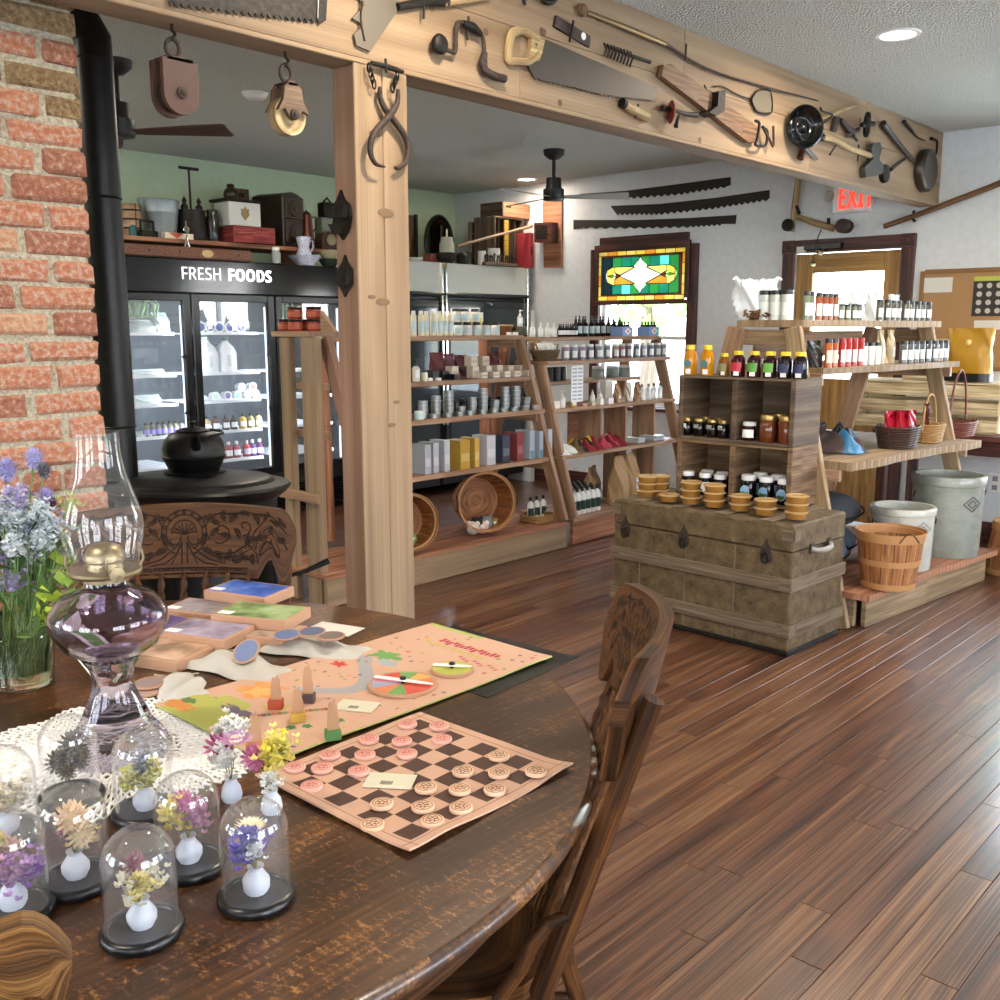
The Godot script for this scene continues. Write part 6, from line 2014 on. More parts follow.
	for k in 3:
		solo(mb().ball(Vector3.ZERO, v3(0.04, 0.03, 0.035), 12, 8, 0.16, rng), "white_cloth", mat("cloth_white", hex("e6e4dc"), 0.9), "folded white cloth in the wicker basket", "cloth", "cloths in the wicker basket", v3(-4.38, y + 0.09, on_x(-4.38, 545, 360).z + (k - 1) * 0.05))
	var tcs = [hex("8d7a8c"), hex("7c8791"), hex("8c8296"), hex("6f7b86"), hex("84909a"), hex("7b8693"), hex("9a6f62"), hex("8d5d52")]
	var k = 0
	for px in [565, 573.5, 581.5, 590, 598.5, 607, 615, 621.5, 628.5, 636, 643, 650, 657, 663]:
		var p = on_x(-4.36, px, 360)
		place("tea%d" % (k % 8), ware("tea_jar", "tea", "", "jar", 0.026, 0.105, "spice", mat("tea_%d" % (k % 8), tcs[k % 8], 0.25), mat("lid_silver", hex("d5d7d5"), 0.4, 0.2), lw), v3(-4.36, y, p.z), 0, "glass jar of herbal tea, %s from the wicker basket on its plank" % NTH[k], "tea jars on the far shelf")
		k += 1
	# third plank
	y = 0.892 + e
	var x = -4.32
	var zf = func(px): return on_x(x, px, 402).z
	carton("white_carton", "wide white carton on the third plank", "carton", v3(0.09, 0.05, 0.09), white, lw, v3(x, y, zf.call(551)))
	place("pump_w", ware("pump_bottle", "pw", "", "bottle", 0.024, 0.12, "pump", mat("pump_body", hex("dfe0d6"), 0.3), white, lw), v3(x, y, zf.call(562)), 0, "white pump bottle beside the honey yellow bottle", "")
	place("oil_y", ware("oil_bottle", "oy", "", "bottle", 0.022, 0.085, "bottle", mat("oil_yellow", hex("c9a93a"), 0.2), mat("cap_gold", hex("c7b15c"), 0.4), lw), v3(x + 0.03, y, zf.call(570)), 0, "honey yellow bottle on the third plank", "")
	var sg = thing("price_sheet", "white printed price sheet hung on the far shelf", "sign", v3(-4.27, y + 0.035, on_x(-4.27, 577, 395).z))
	put(mb().box(v3(0, 0.125, 0), v3(0.004, 0.25, 0.13)), "sheet", lw, sg)
	for r in 9:
		for q in 2:
			put(mb().box(v3(0.0022, 0.02 + r * 0.026, -0.03 + q * 0.06), v3(0.0006, 0.012, 0.048)), "print_line", mat("print_grey", hex("a9b8c2"), 0.7), sg)
	for q in [[583, 0.05, hex("b98a70")], [592, 0.05, hex("d6c9ac")], [600, 0.045, hex("e3e0d8")], [609, 0.06, hex("e6e6e2")]]:
		carton("soap_bar", ["brown", "tan", "ivory", "white"][[583, 592, 600, 609].find(q[0])] + " wrapped soap bar at the front of the third plank", "soap", v3(0.04, 0.022 if q[0] < 599 else 0.045, q[1]), mat("bar_%d" % q[0], q[2], 0.6), null, v3(-4.275, y, on_x(-4.275, q[0], 403).z))
	shelf_row("white_drop", ware("spout_bottle", "wd", "", "bottle", 0.02, 0.105, "dropper", white, white, lw), [592, 600], 402, -4.34, y, "white pointed-cap bottle on the third plank", "white spout bottles")
	carton("white_box_tall", "tall white box behind the pointed-cap bottles", "box", v3(0.06, 0.16, 0.09), white, null, v3(-4.42, y, on_x(-4.42, 606, 395).z))
	for q in [[617, "kraft paper coffee bag with round label on the third plank"], [628, "kraft and white coffee bag on the third plank"], [637, "narrow kraft coffee bag on the third plank"]]:
		pouch("coffee_bag", q[1], "bag", v3(0.05, 0.14, 0.062), mat("kraft", hex("a98863"), 0.8) if q[0] != 628 else mat("kraft_pale", hex("d9d0bf"), 0.8), lw, v3(x, y, zf.call(q[0])))
	shelf_row("tonic", ware("tonic_bottle", "tonic", "", "bottle", 0.02, 0.12, "bottle", mat("tonic_pale", hex("dfe6e2"), 0.3), mat("cap_teal", hex("1f3f42"), 0.4), lw), [642, 648, 654, 660, 666], 399, -4.33, y, "pale tonic bottle with dark teal cap on the third plank", "tonic bottles on the far shelf")
	shelf_row("darkbook", ware("dark_canister", "dc", "", "canister", 0.03, 0.1, "spice", mat("canister_dark", hex("23282b"), 0.4), bk), [543, 550, 556, 562], 375, -4.66, 1.05 + e, "dark canister on the recessed back plank", "dark canisters on the back plank")
	shelf_row("greyjar", ware("grey_jar", "gj", "", "jar", 0.05, 0.09, "jar", mat("jar_greygreen", hex("8b9590"), 0.2), mat("lid_silver", hex("c5c9c8"), 0.3, 0.6)), [598, 612, 624], 372, -4.66, 1.05 + e, "wide grey-green jar on the recessed back plank", "grey jars on the back plank")
	# fourth plank: scarves and packets
	y = 0.585 + e
	heap("folded_scarf", "white and pale green folded scarf at the end of the fourth plank", v3(-4.27, y, on_x(-4.27, 562, 455).z), v3(0.17, 0.07, 0.15), [hex("dfe3cf"), hex("b6c79a"), hex("ecece6")])
	heap("printed_scarf", "red, yellow and black printed scarf bundled on the fourth plank", v3(-4.27, y, on_x(-4.27, 583, 448).z), v3(0.17, 0.1, 0.22), [hex("8f1f22"), hex("d9b52a"), hex("262022"), hex("6b5a35")])
	heap("red_scarf", "bright red scarf bundled beside the printed scarf", v3(-4.27, y, on_x(-4.27, 608, 445).z), v3(0.17, 0.1, 0.22), [hex("7a1420"), hex("7e1522"), hex("b8455c")])
	for q in [[634, 0.1, "stack of white printed packets on the fourth plank"], [652, 0.15, "flat silvery packets lying on the fourth plank"]]:
		var st = thing("paper_packet", q[2], "packets", v3(-4.27, y, on_x(-4.27, q[0], 443).z), 0.1)
		for i in 3:
			put(mb().at(v3(rr(-0.01, 0.01), 0.007 + i * 0.013, 0), Basis(Vector3.UP, rr(-0.1, 0.1))).box(Vector3.ZERO, v3(0.14, 0.011, q[1]), 0.003), "packet", mat("packet_silver", hex("c2c9cc"), 0.35), st)
	heap("plastic_wrap", "crumpled clear plastic packet on the fourth plank at the back", v3(-4.45, y, on_x(-4.45, 610, 432).z), v3(0.12, 0.08, 0.16), [hex("c9cccb"), hex("8b8f8f"), hex("e2e4e2")], 0.2)
	# platform: white bottles in a block, kraft sacks
	y = 0.18
	var wbt = ware("lotion_jug", "wbt", "", "bottle", 0.0265, 0.19, "bottle", M["bottle_white"], bk, M["label_darkgreen"])
	for r in 4:
		for q in 6:
			if r > 0 and q == 0:
				continue
			place("wbt", wbt, v3(-4.16 - r * 0.056, y, -5.235 - q * 0.056), 0, "white bottle with black cap, %s from the near shelf in the %s row" % [NTH[q], ["front", "second", "third", "back"][r]], "white bottles on the far platform")
	for q in [[618, 0.0, "tall kraft paper sack folded open beside the white bottles"], [634, 0.04, "tall kraft paper sack with pale label behind the trunk"]]:
		pouch("kraft_sack", q[2], "sack", v3(0.13, 0.35, 0.17), mat("kraft_sack", hex("b5946a"), 0.75), lw if q[0] > 620 else null, v3(-4.2 - q[1], y, on_x(-4.2, q[0], 512).z), 0.2)
	pouch("kraft_sack", "wide kraft sack lying behind the white bottles", "sack", v3(0.12, 0.25, 0.16), M["kraft_sack"], null, v3(-4.45, y, on_x(-4.45, 592, 490).z), 0.4)

func lblue_label() -> Material:
	return mat("label_paleblue", hex("bfd3d6"), 0.6)

# loosely bundled cloth in patches of colour
func heap(called: String, label: String, at: Vector3, s: Vector3, cols: Array, rough := 0.9) -> Node3D:
	var o = thing(called, label, "cloth", at)
	var n = cols.size()
	for i in n * 2:
		var b = mb()
		var sd = rr(0, 9)
		var cx = (i / float(n * 2 - 1) - 0.5) * s.z * 0.75
		b.at(v3(rr(-0.2, 0.25) * s.x, 0.004, cx), Basis(Vector3.UP, rr(-0.7, 0.7)))
		b.sheet(14, 10, func(u, v):
			var r = v2(u - 0.5, v - 0.5)
			var d = clampf(1.0 - 2.0 * r.length(), 0.0, 1.0)
			return v3(r.y * s.x * 1.1, s.y * pow(d, 0.6) * (0.75 + 0.25 * sin(u * 11 + sd) * cos(v * 8 + sd)), r.x * s.z * 0.62))
		put(b, "fold", mat("%s_%d" % [called, i % n], cols[i % n], rough), o)
	return o

# ---------- trunk, crates, jars ----------
func trunk_and_crates() -> void:
	var c = v3(-2.415, 0, -4.245)
	var L = 0.99
	var D = 0.49
	var H = 0.598
	var t = thing("steamer_trunk", "weathered olive steamer trunk with wooden slats and iron hasps", "trunk", c, -0.04)
	var cv = mottled("trunk_canvas", 161, [[0.0, hex("382a1c")], [0.25, hex("514128")], [0.6, hex("645237")], [0.9, hex("6f5e41")], [1.0, hex("857453")]], 0.8, 0.6, 0.03, 0.08)
	var sl = wood("trunk_slat", 163, hex("4d3e2e"), hex("6f5d49"), hex("88755f"), 0.75, 0.6, 0.12, 0.6, 0.06)
	put(mb().box(v3(0, 0.245, 0), v3(L, 0.45, D), 0.006), "body", cv, t)
	put(mb().box(v3(0, 0.535, 0), v3(L + 0.006, 0.122, D + 0.006), 0.008), "lid", cv, t)
	for y in [0.325, 0.115]:
		for s in [-1, 1]:
			put(mb().box(v3(0, y, s * (D / 2 + 0.006)), v3(L + 0.024, 0.06, 0.014), 0.003), "slat", sl, t)
			put(mb().box(v3(s * (L / 2 + 0.006), y, 0), v3(0.014, 0.06, D), 0.003), "slat", sl, t)
	for x in [-0.36, -0.12, 0.12, 0.36]:
		put(mb().box(v3(x, 0.601, 0), v3(0.06, 0.008, D), 0.003, 2), "slat", sl, t)
	for x in [-0.33, -0.06, 0.21]:
		put(mb().box(v3(x, 0.245, D / 2 + 0.001), v3(0.008, 0.44, 0.002)), "seam", sl, t)
	put(mb().box(v3(0, 0.012, 0), v3(L + 0.01, 0.022, D + 0.01), 0.004), "bottom_strip", M["iron"], t)
	for sx in [-1, 1]:
		for y in [0.12, 0.325, 0.55]:
			put(mb().box(v3(sx * (L / 2 - 0.02), y, D / 2 + 0.012), v3(0.055, 0.05, 0.004), 0.001), "corner_plate", M["trunk_slat"], t)
			put(mb().box(v3(sx * (L / 2 + 0.012), y, D / 2 - 0.02), v3(0.004, 0.05, 0.05), 0.001), "corner_plate", M["trunk_slat"], t)
	for x in [-0.42, -0.07, 0.37]:
		var l = put(mb().at(v3(x, 0.47, D / 2 + 0.003)).prism([v2(-0.022, -0.055), v2(0.022, -0.055), v2(0.03, -0.02), v2(0.018, 0.02), v2(0.008, 0.03), v2(0, 0.055), v2(-0.008, 0.03), v2(-0.018, 0.02), v2(-0.03, -0.02)], 0, 0.006), "hasp", M["rust"], t)
		var ring = []
		for i in 15:
			var a = TAU * i / 14
			ring.append(v3(x + cos(a) * 0.016, 0.435 + sin(a) * 0.024, D / 2 + 0.014))
		put(mb().tube(ring, 0.004, 6, false), "ring", M["iron"], l)
	var hd = []
	for i in 9:
		var a = PI * i / 8
		hd.append(v3(L / 2 + 0.008 + 0.03 * sin(a), 0.47 - 0.01 * sin(a), 0.085 * cos(a)))
	put(mb().tube(hd, [0.012, 0.01, 0.011, 0.013, 0.013, 0.013, 0.011, 0.01, 0.012], 8), "side_handle", mat("leather_worn", hex("8e8a80"), 0.6), t)
	for z in [-0.08, 0.08]:
		put(mb().box(v3(L / 2 + 0.006, 0.47, z), v3(0.008, 0.05, 0.035), 0.002), "handle_plate", M["rust"], t)
	# crates
	var y = 0.606
	for k in 2:
		var o = thing("wooden_crate", ["weathered wooden two-cell crate standing on the trunk", "grey weathered two-cell crate stacked on the other crate"][k], "crate", v3(-2.405, y, -4.4))
		var m: Material = M["barn"] if k == 1 else wood("crate_brown", 167, hex("4a3522"), hex("6f543a"), hex("8d7254"), 0.75, 0.6, 0.2, 0.8, 0.08)
		var hh = 0.292 if k == 0 else 0.318
		for x in [-0.3, 0.0, 0.3]:
			put(mb().box(v3(x, hh / 2, 0), v3(0.026 if x != 0 else 0.03, hh - (0 if x != 0 else 0.032), 0.27), 0.003, 2), "end_board" if x != 0 else "divider", m, o)
		for yy in [0.008, hh - 0.008]:
			for q in 2:
				put(mb().box(v3(0, yy, -0.068 + q * 0.136), v3(0.574, 0.014, 0.134), 0.002), "slat", m, o)
		put(mb().box(v3(0, hh / 2, -0.128), v3(0.574, hh - 0.034, 0.012)), "back_board", m, o)
		y += hh
	var y1 = 0.606 + 0.016
	var y2 = 0.606 + 0.292 + 0.016
	var y3 = 0.606 + 0.292 + 0.318
	var tz = -PI / 2
	var zz = func(px, py, z): return on_z(z, px, py).x
	var black = mat("preserve_black", hex("120c0d"), 0.08)
	var gold = mat("lid_gold", hex("b59a5e"), 0.3, 0.8)
	var white = mat("lid_white", hex("dcdcda"), 0.35)
	var lw: Material = M["label_white"]
	var j1 = ware("jam_jar", "jam", "", "jar", 0.028, 0.088, "jar", black, gold, null)
	for q in [[687, 437], [699, 438], [712, 440], [723, 441]]:
		sticker(place("jam", j1, v3(zz.call(q[0], q[1], -4.31), y2, -4.31), tz, "dark jam jar with gold lid and price sticker, %s from the window side" % NTH[[687, 699, 712, 723].find(q[0])], "jam jars in the upper crate"), 0.0285, 0.05)
	for q in [[705, 432], [719, 434]]:
		place("jam", j1, v3(zz.call(q[0], q[1], -4.4), y2, -4.4), tz, "dark jam jar at the back of the upper crate", "jam jars in the upper crate")
	place("jamw", ware("jam_jar", "jamw", "", "jar", 0.033, 0.088, "jar", mat("preserve_brown", hex("2a130e"), 0.1), white, lw), v3(zz.call(749, 440, -4.31), y2, -4.31), tz, "dark jam jar with white lid and label in the upper crate", "")
	var j3 = ware("apple_butter_jar", "ab", "", "jar", 0.04, 0.128, "jar", mat("apple_butter", hex("5f2c14"), 0.12), gold, null)
	for q in [[767.5, 441, -4.31], [786, 443, -4.31], [779, 436, -4.4]]:
		place("ab", j3, v3(zz.call(q[0], q[1], q[2]), y2, q[2]), tz, "tall brown apple butter jar with gold lid in the upper crate", "apple butter jars")
	var j4 = ware("preserve_jar", "pj", "", "jar", 0.037, 0.125, "jar", black, white, null)
	for q in [[748, 497], [766, 500], [784, 503]]:
		var o = place("pj", j4, v3(zz.call(q[0], q[1], -4.31), y1, -4.31), tz, "dark preserve jar with white lid and landscape label in the lower crate", "preserve jars in the lower crate")
		put(mb().at(v3(0.0375, 0.048, 0), Basis(Vector3.FORWARD, PI / 2) * Basis.from_scale(v3(1.2, 1, 1))).lathe([v2(0.024, -0.003), v2(0.023, 0.001), v2(0, 0.0015)], 18), "oval_label", mat("label_sky", hex("8fb6d6"), 0.5), o)
		put(mb().at(v3(0.0392, 0.036, 0), Basis(Vector3.UP, PI / 2)).prism([v2(-0.02, 0.006), v2(-0.01, 0.012), v2(0.004, 0.007), v2(0.02, 0.011), v2(0.014, -0.008), v2(0, -0.014), v2(-0.014, -0.008)], 0, 0.0006), "label_print", mat("label_hill", hex("6c8f4a"), 0.5), o)
	for q in [[778, 492, -4.41], [760, 490, -4.41]]:
		place("pj", j4, v3(zz.call(q[0], q[1], q[2]), y1, q[2]), tz, "dark preserve jar at the back of the lower crate", "preserve jars in the lower crate")
	var j5 = ware("berry_jar", "bj", "", "jar", 0.033, 0.11, "jar", black, white, lw)
	for q in [[688, 486, -4.31], [705, 489, -4.31], [720, 491, -4.31], [707, 482, -4.4], [722, 485, -4.4]]:
		place("bj", j5, v3(zz.call(q[0], q[1], q[2]), y1, q[2]), tz, "dark berry jar with white lid in the lower crate", "berry jars in the lower crate")
	# syrup and honey on top of the crates
	for q in [[690, "honey", 0.033, 0.148], [707, "honey", 0.033, 0.148], [724, "amber", 0.026, 0.11], [738, "red", 0.034, 0.122], [754, "green", 0.034, 0.122], [770, "leafy", 0.034, 0.122], [785, "navy", 0.034, 0.122], [800, "indigo", 0.034, 0.122]]:
		syrup(q[1], v3(zz.call(q[0], 374, -4.3), y3, -4.3), q[2], q[3])
	# caramel tubs on the trunk
	var tub = func() -> Node3D:
		var o = thing("caramel_tub", "", "tub")
		put(mb().lathe([v2(0, 0.002), v2(0.042, 0.0), v2(0.049, 0.028), v2(0, 0.028)], 24), "caramel", mat("caramel", hex("94682f"), 0.2), o)
		var lid = mat("clear_lid", hex("b39160"), 0.05)
		put(mb().lathe([v2(0.05, 0.027), v2(0.0535, 0.028), v2(0.0535, 0.033), v2(0.046, 0.036), v2(0.044, 0.0335), v2(0, 0.0335)], 24), "clear_lid", lid, o)
		return o
	var sn = 0
	for q in [[647, 492, 3, -4.14], [660, 488, 3, -4.2], [669, 499, 1, -4.1], [691, 502, 3, -4.12], [714, 505, 3, -4.12], [740, 510, 2, -4.12], [765, 514, 2, -4.1], [796, 519, 3, -4.1]]:
		var p = on_z(q[3], q[0], q[1])
		sn += 1
		for k in q[2]:
			place("tub", tub, v3(p.x, 0.606 + k * 0.0362, q[3]), 0, "clear-lidded caramel tub standing alone on the trunk" if q[2] == 1 else "caramel tub, %s from the bottom of the %s stack from the plank shelves" % [NTH[k], NTH[sn - 1]], "caramel tubs on the trunk")

func sticker(o: Node3D, r: float, y: float) -> void:
	put(mb().box(v3(r, y, 0.004), v3(0.001, 0.02, 0.024)), "price_sticker", M["label_white"], o)

func syrup(kind: String, at: Vector3, r: float, h: float) -> void:
	var body = {"honey": hex("c4820f"), "amber": hex("7d4d17"), "red": hex("3a0d12"), "green": hex("33131a"), "leafy": hex("2c1114"), "navy": hex("1c1016"), "indigo": hex("170d14")}
	var lab = {"honey": hex("5f7f7a"), "amber": hex("8a8a5a"), "red": hex("c2263a"), "green": hex("5fa03c"), "leafy": hex("6fb04a"), "navy": hex("2b2f55"), "indigo": hex("262a52")}
	var word = {"honey": "golden honey bottle with round picture label", "amber": "small amber syrup bottle", "red": "dark syrup bottle with red label", "green": "dark syrup bottle with green label beside the red one", "leafy": "dark syrup bottle with bright green label", "navy": "dark syrup bottle with navy label", "indigo": "dark syrup bottle with navy label at the crate end"}
	var o = thing("syrup_bottle", word[kind] + ", yellow cap", "bottle", at, -PI / 2, "honey and syrup bottles on the crates")
	var m = mat("syrup_" + kind, body[kind], 0.1)
	put(mb().lathe([v2(0, 0), v2(r * 0.9, 0), v2(r, 0.006), v2(r, h * 0.62), v2(r * 0.86, h * 0.74), v2(r * 0.58, h * 0.82), v2(r * 0.56, h * 0.86), v2(0, h * 0.86)], 20), "bottle", m, o)
	put(mb().lathe([v2(0, h * 0.85), v2(r * 0.68, h * 0.85), v2(r * 0.68, h * 0.99), v2(r * 0.6, h), v2(0, h)], 20), "cap", mat("cap_yellow", hex("e3c51f"), 0.35), o)
	if kind == "honey":
		put(mb().at(v3(r * 1.0, h * 0.38, 0), Basis(Vector3.FORWARD, PI / 2)).lathe([v2(r * 0.62, -0.006), v2(r * 0.6, 0.001), v2(0, 0.0015)], 20), "round_label", mat("syrup_label_honey", lab[kind], 0.5), o)
	else:
		put(mb().lathe([v2(r * 1.012, h * 0.22), v2(r * 1.012, h * 0.56)], 10, 0.6, -0.8, 0.8), "paper_label", mat("syrup_label_" + kind, lab[kind], 0.5), o)
	put(mb().box(v3(r * 1.0, h * 0.13, -0.008), v3(0.004, h * 0.16, r * 0.8)), "price_sticker", M["label_white"], o)

# plank with a live, wavy front edge; x0 back, x1 front
func live_plank(b: MB, x0: float, x1: float, y: float, z0: float, z1: float, th: float) -> MB:
	var poly = [v2(x0, z0)]
	var n = 22
	for i in n + 1:
		var t = float(i) / n
		poly.append(v2(x1 - (lerpf(z0, z1, t) + 5.3) * 0.095 + 0.012 * sin(t * 7 + y * 9) + 0.007 * sin(t * 19 + y * 5), lerpf(z0, z1, t)))
	poly.append(v2(x0, z1))
	# prism lies in XY; turn it flat: local (x, y, z) becomes (x, -z, y)
	b.at(v3(0, y, 0), Basis(v3(1, 0, 0), v3(0, 0, 1), v3(0, -1, 0)))
	b.prism(poly, 0, th)
	for i in b.u.size():
		b.u[i] = v2(b.u[i].y, b.u[i].x)
	return b

func step_display() -> void:
	row_ref = "crates"
	var z0 = -4.6
	var z1 = -6.02
	var sw: Material = M["shelfwood"]
	var pale = wood("sawn_pale", 171, hex("6b573f"), hex("927858"), hex("b09671"), 0.7, 0.9, 0.22, 0.6, 0.06)
	var o = thing("step_display", "rough-sawn stepped plank display of spices, baskets and crocks", "display stand")
	put(live_plank(mb(), -2.58, -2.165, 1.485, z0 + 0.03, z1 - 0.01, 0.035), "shelf_board", pale, o)
	put(live_plank(mb(), -2.66, -2.03, 1.255, z0 + 0.02, z1 - 0.03, 0.03), "shelf_board", pale, o)
	put(live_plank(mb(), -2.84, -1.875, 0.812, z0 + 0.03, z1 + 0.0, 0.04), "table_board", pale, o)
	put(live_plank(mb(), -2.84, -1.745, 0.19, z0 + 0.06, z1 - 0.0, 0.03), "platform_board", M["cedar"], o)
	put(mb().at(v3(-1.8, 0.079, (z0 + z1) / 2 - 0.02), Basis(Vector3.UP, -0.095)).box(Vector3.ZERO, v3(0.03, 0.156, z0 - z1 - 0.04), 0.004, 2), "kick_board", pale, o)
	put(mb().box(v3(-2.3, 0.079, z0 - 0.03), v3(0.8, 0.156, 0.03), 0.004, 0), "kick_board", pale, o)
	for z in [z0 - 0.0, z1 + 0.03]:
		var k = -(z + 5.3) * 0.095
		put(board(mb(), v3(-1.87 + k, 0.0 if z > -5 else 0.19, z + 0.045), v3(-2.2 + k, 1.449, z + 0.045), 0.085, 0.034, Vector3.RIGHT), "slant_leg", pale, o)
		put(board(mb(), v3(-2.85 + k, 0.0, z + 0.045), v3(-2.5 + k, 1.449, z + 0.045), 0.1, 0.034, Vector3.RIGHT), "slant_leg", sw, o)
		put(mb().box(v3(-2.34 + k, 1.4, z + 0.012), v3(0.36, 0.075, 0.03), 0.003), "cross_rail", pale, o)
		put(mb().box(v3(-2.33 + k, 1.2, z + 0.012), v3(0.56, 0.06, 0.03), 0.003), "cross_rail", sw, o)
		put(mb().box(v3(-2.38 + k, 0.745, z + 0.012), v3(0.9, 0.06, 0.03), 0.003), "cross_rail", sw, o)
	put(mb().box(v3(-2.52, 1.36, (z0 + z1) / 2), v3(0.02, 0.14, z0 - z1 - 0.1), 0.003, 2), "back_rail", sw, o)
	var bk: Material = M["black_plastic"]
	var lw: Material = M["label_white"]
	var clear = mat("spice_pale", hex("d5d6cc"), 0.2)
	var y = 1.486
	var pos = func(px, py, x): return on_x(x, px, py).z
	var bs = ware("spice_jar", "bs", "", "jar", 0.03, 0.145, "spice", mat("herb_grey", hex("c9cfc6"), 0.2), bk, mat("label_herb", hex("e9ece4"), 0.6))
	for q in [[-2.46, "first"], [-2.4, "second"], [-2.34, "third"]]:
		place("bigspice", bs, v3(q[0], y, -4.63), -0.8, "tall white-labelled herb jar with black lid, %s from the carrier bag" % q[1], "tall herb jars on the display")
	shelf_row("greenspice", ware("spice_jar", "gs", "", "jar", 0.0175, 0.14, "spice", mat("herb_green", hex("74806a"), 0.2), bk, lw), [806, 811], 316, -2.29, y, "narrow green herb jar with black lid on the top plank", "narrow herb jars on the display")
	shelf_row("redspice", ware("spice_jar", "rs", "", "jar", 0.0175, 0.135, "spice", mat("herb_rust", hex("8a4d33"), 0.2), bk, lw), [817, 823, 829, 835], 316, -2.27, y, "narrow rust red spice jar with black lid on the top plank", "narrow spice jars on the display")
	shelf_row("shortspice", ware("spice_jar", "ss", "", "jar", 0.0165, 0.085, "spice", mat("herb_olive", hex("58614a"), 0.2), bk, lw), [841, 847, 853, 859], 317, -2.25, y, "short olive herb jar on the top plank", "short herb jars on the display")
	shelf_row("silverspice", ware("spice_jar", "vs", "", "jar", 0.0185, 0.11, "spice", mat("herb_dark", hex("4a4a40"), 0.2), bk, mat("label_silver", hex("dfe2e0"), 0.5)), [879, 886, 892, 898, 905, 911, 917, 922, 927], 317, -2.17, y, "dark spice jar with silver label on the top plank", "silver-labelled jars on the display")
	var film = mat("clear_film", hex("d3d9d9"), 0.12)
	for q in [[856, "clear plastic bag of tea behind the short herb jars"], [872, "clear plastic bag with round label behind the herb jars"], [893, "clear plastic bag behind the silver-labelled jars"]]:
		pouch("plastic_bag", q[1], "bag", v3(0.06, 0.16, 0.15), film, lw if q[0] == 872 else null, v3(-2.4, y, pos.call(q[0], 316, -2.4)))
	# white carrier bag and dried leaves at the near end
	var cb = thing("carrier_bag", "crumpled white plastic carrier bag at the end of the top plank", "bag", v3(-2.53, y, -4.66), -0.7)
	var sd = 3.0
	put(mb().sheet(36, 20, func(u, v):
		var a = TAU * u
		var r = 0.1 * (1.0 - 0.25 * pow(absf(v - 0.5) * 2, 3.0)) + 0.014 * sin(a * 5 + v * 7) + 0.008 * sin(a * 11 + v * 13)
		return v3(cos(a) * r * (0.55 if v > 0.8 else 0.7), v * 0.2 + 0.006 * sin(a * 7), -sin(a) * r * 1.05), 0.0), "bag", mat("bag_white", hex("e4e9ea"), 0.3), cb)
	for s in [-1, 1]:
		put(mb().tube([v3(0, 0.17, s * 0.08), v3(0.01, 0.21, s * 0.115), v3(0.015, 0.2, s * 0.13)], [0.02, 0.012, 0.004], 7), "bag_ear", M["bag_white"], cb)
	var lf = thing("dried_leaves", "small heap of dried brown leaves in front of the carrier bag", "leaves", v3(-2.5, y, -4.6))
	var lb = mb()
	for i in 26:
		var s = rr(0.014, 0.026)
		lb.at(v3(rr(-0.07, 0.07), rr(0.004, 0.045), rr(-0.03, 0.05)), Basis.from_euler(v3(rr(-0.9, 0.9), rr(0, 6), rr(-0.9, 0.9))))
		lb.sheet(3, 3, func(u, v): return v3((u - 0.5) * s * 2, s * 0.4 * sin(u * PI) * cos(v * PI), (v - 0.5) * s * (1.6 - absf(u - 0.5) * 2.5)), 0.001)
	put(lb, "leaf", mat("leaf_brown", hex("7a5636"), 0.8), lf)
	# second plank
	y = 1.256
	var x = -2.12
	pouch("dark_bag", "black plastic pouch at the near end of the second plank", "bag", v3(0.06, 0.13, 0.12), mat("bag_dark", hex("2c2b2a"), 0.25), null, v3(-2.19, y, pos.call(813, 365, -2.19)))
	shelf_row("chili", ware("spice_jar", "ch", "", "jar", 0.0185, 0.14, "spice", mat("spice_orange", hex("a8562a"), 0.2), bk, mat("label_cream", hex("e8dcc4"), 0.6)), [827, 834], 366, x, y, "orange spice jar with black lid on the second plank", "orange spice jars on the display")
	shelf_row("chili2", ware("spice_jar", "ch2", "", "jar", 0.0175, 0.14, "spice", mat("spice_red", hex("9c2f28"), 0.2), mat("cap_red", hex("a3202a"), 0.4), lw), [841, 847, 853, 859], 365, x, y, "spice jar with red cap and white label on the second plank", "red-capped spice jars on the display")
	shelf_row("salt", ware("spice_jar", "sa", "", "jar", 0.018, 0.115, "spice", clear, bk, lw), [864, 870, 876], 364, x, y, "pale salt jar with black lid on the second plank", "salt jars on the display")
	for q in [[883, "tall narrow kraft bag on the second plank, white label"], [893, "tall narrow kraft bag beside the silver-lidded jars"]]:
		pouch("grain_bag", q[1], "bag", v3(0.045, 0.18, 0.06), mat("grain_kraft", hex("c7b595"), 0.6), lw, v3(x - 0.02, y, pos.call(q[0], 362, x)))
	shelf_row("pickle", ware("spice_jar", "pk", "", "jar", 0.021, 0.12, "spice", mat("jar_slate", hex("55585a"), 0.2), bk, mat("label_silver", hex("dfe2e0"), 0.5)), [903, 909, 915, 921, 927, 933, 938, 943], 361, -2.07, y, "slate grey seasoning jar with silver label on the second plank", "seasoning jars on the display")
	# table plank: baskets
	y = 0.813
	hamper("dark wire basket of red packets on the table plank", v3(-2.02, y, pos.call(897, 446, -2.02)), 0.1, 0.13, 0.12, mat("wicker_dark", hex("3d2618"), 0.6), 0.0)
	for k in 4:
		pouch("snack_packet", "shiny red snack packet in the dark basket", "packet", v3(0.03, 0.17, 0.1), mat("packet_red", hex("a8182c"), 0.25), lw, v3(-2.04 + k * 0.022, y + 0.03, pos.call(897, 446, -2.02) + 0.05 - k * 0.035), rr(-0.6, 0.6), "red snack packets")
	hamper("tan woven basket with arched handle on the table plank", v3(-1.99, y, pos.call(928, 441, -1.99)), 0.075, 0.1, 0.11, mat("wicker_tan", hex("a07a48"), 0.7), 0.17)
	hamper("reddish wicker basket with tall hoop handle at the end of the table plank", v3(-1.98, y, pos.call(955, 437, -1.98) - 0.02), 0.1, 0.14, 0.1, mat("wicker_red", hex("6b3422"), 0.6), 0.3)
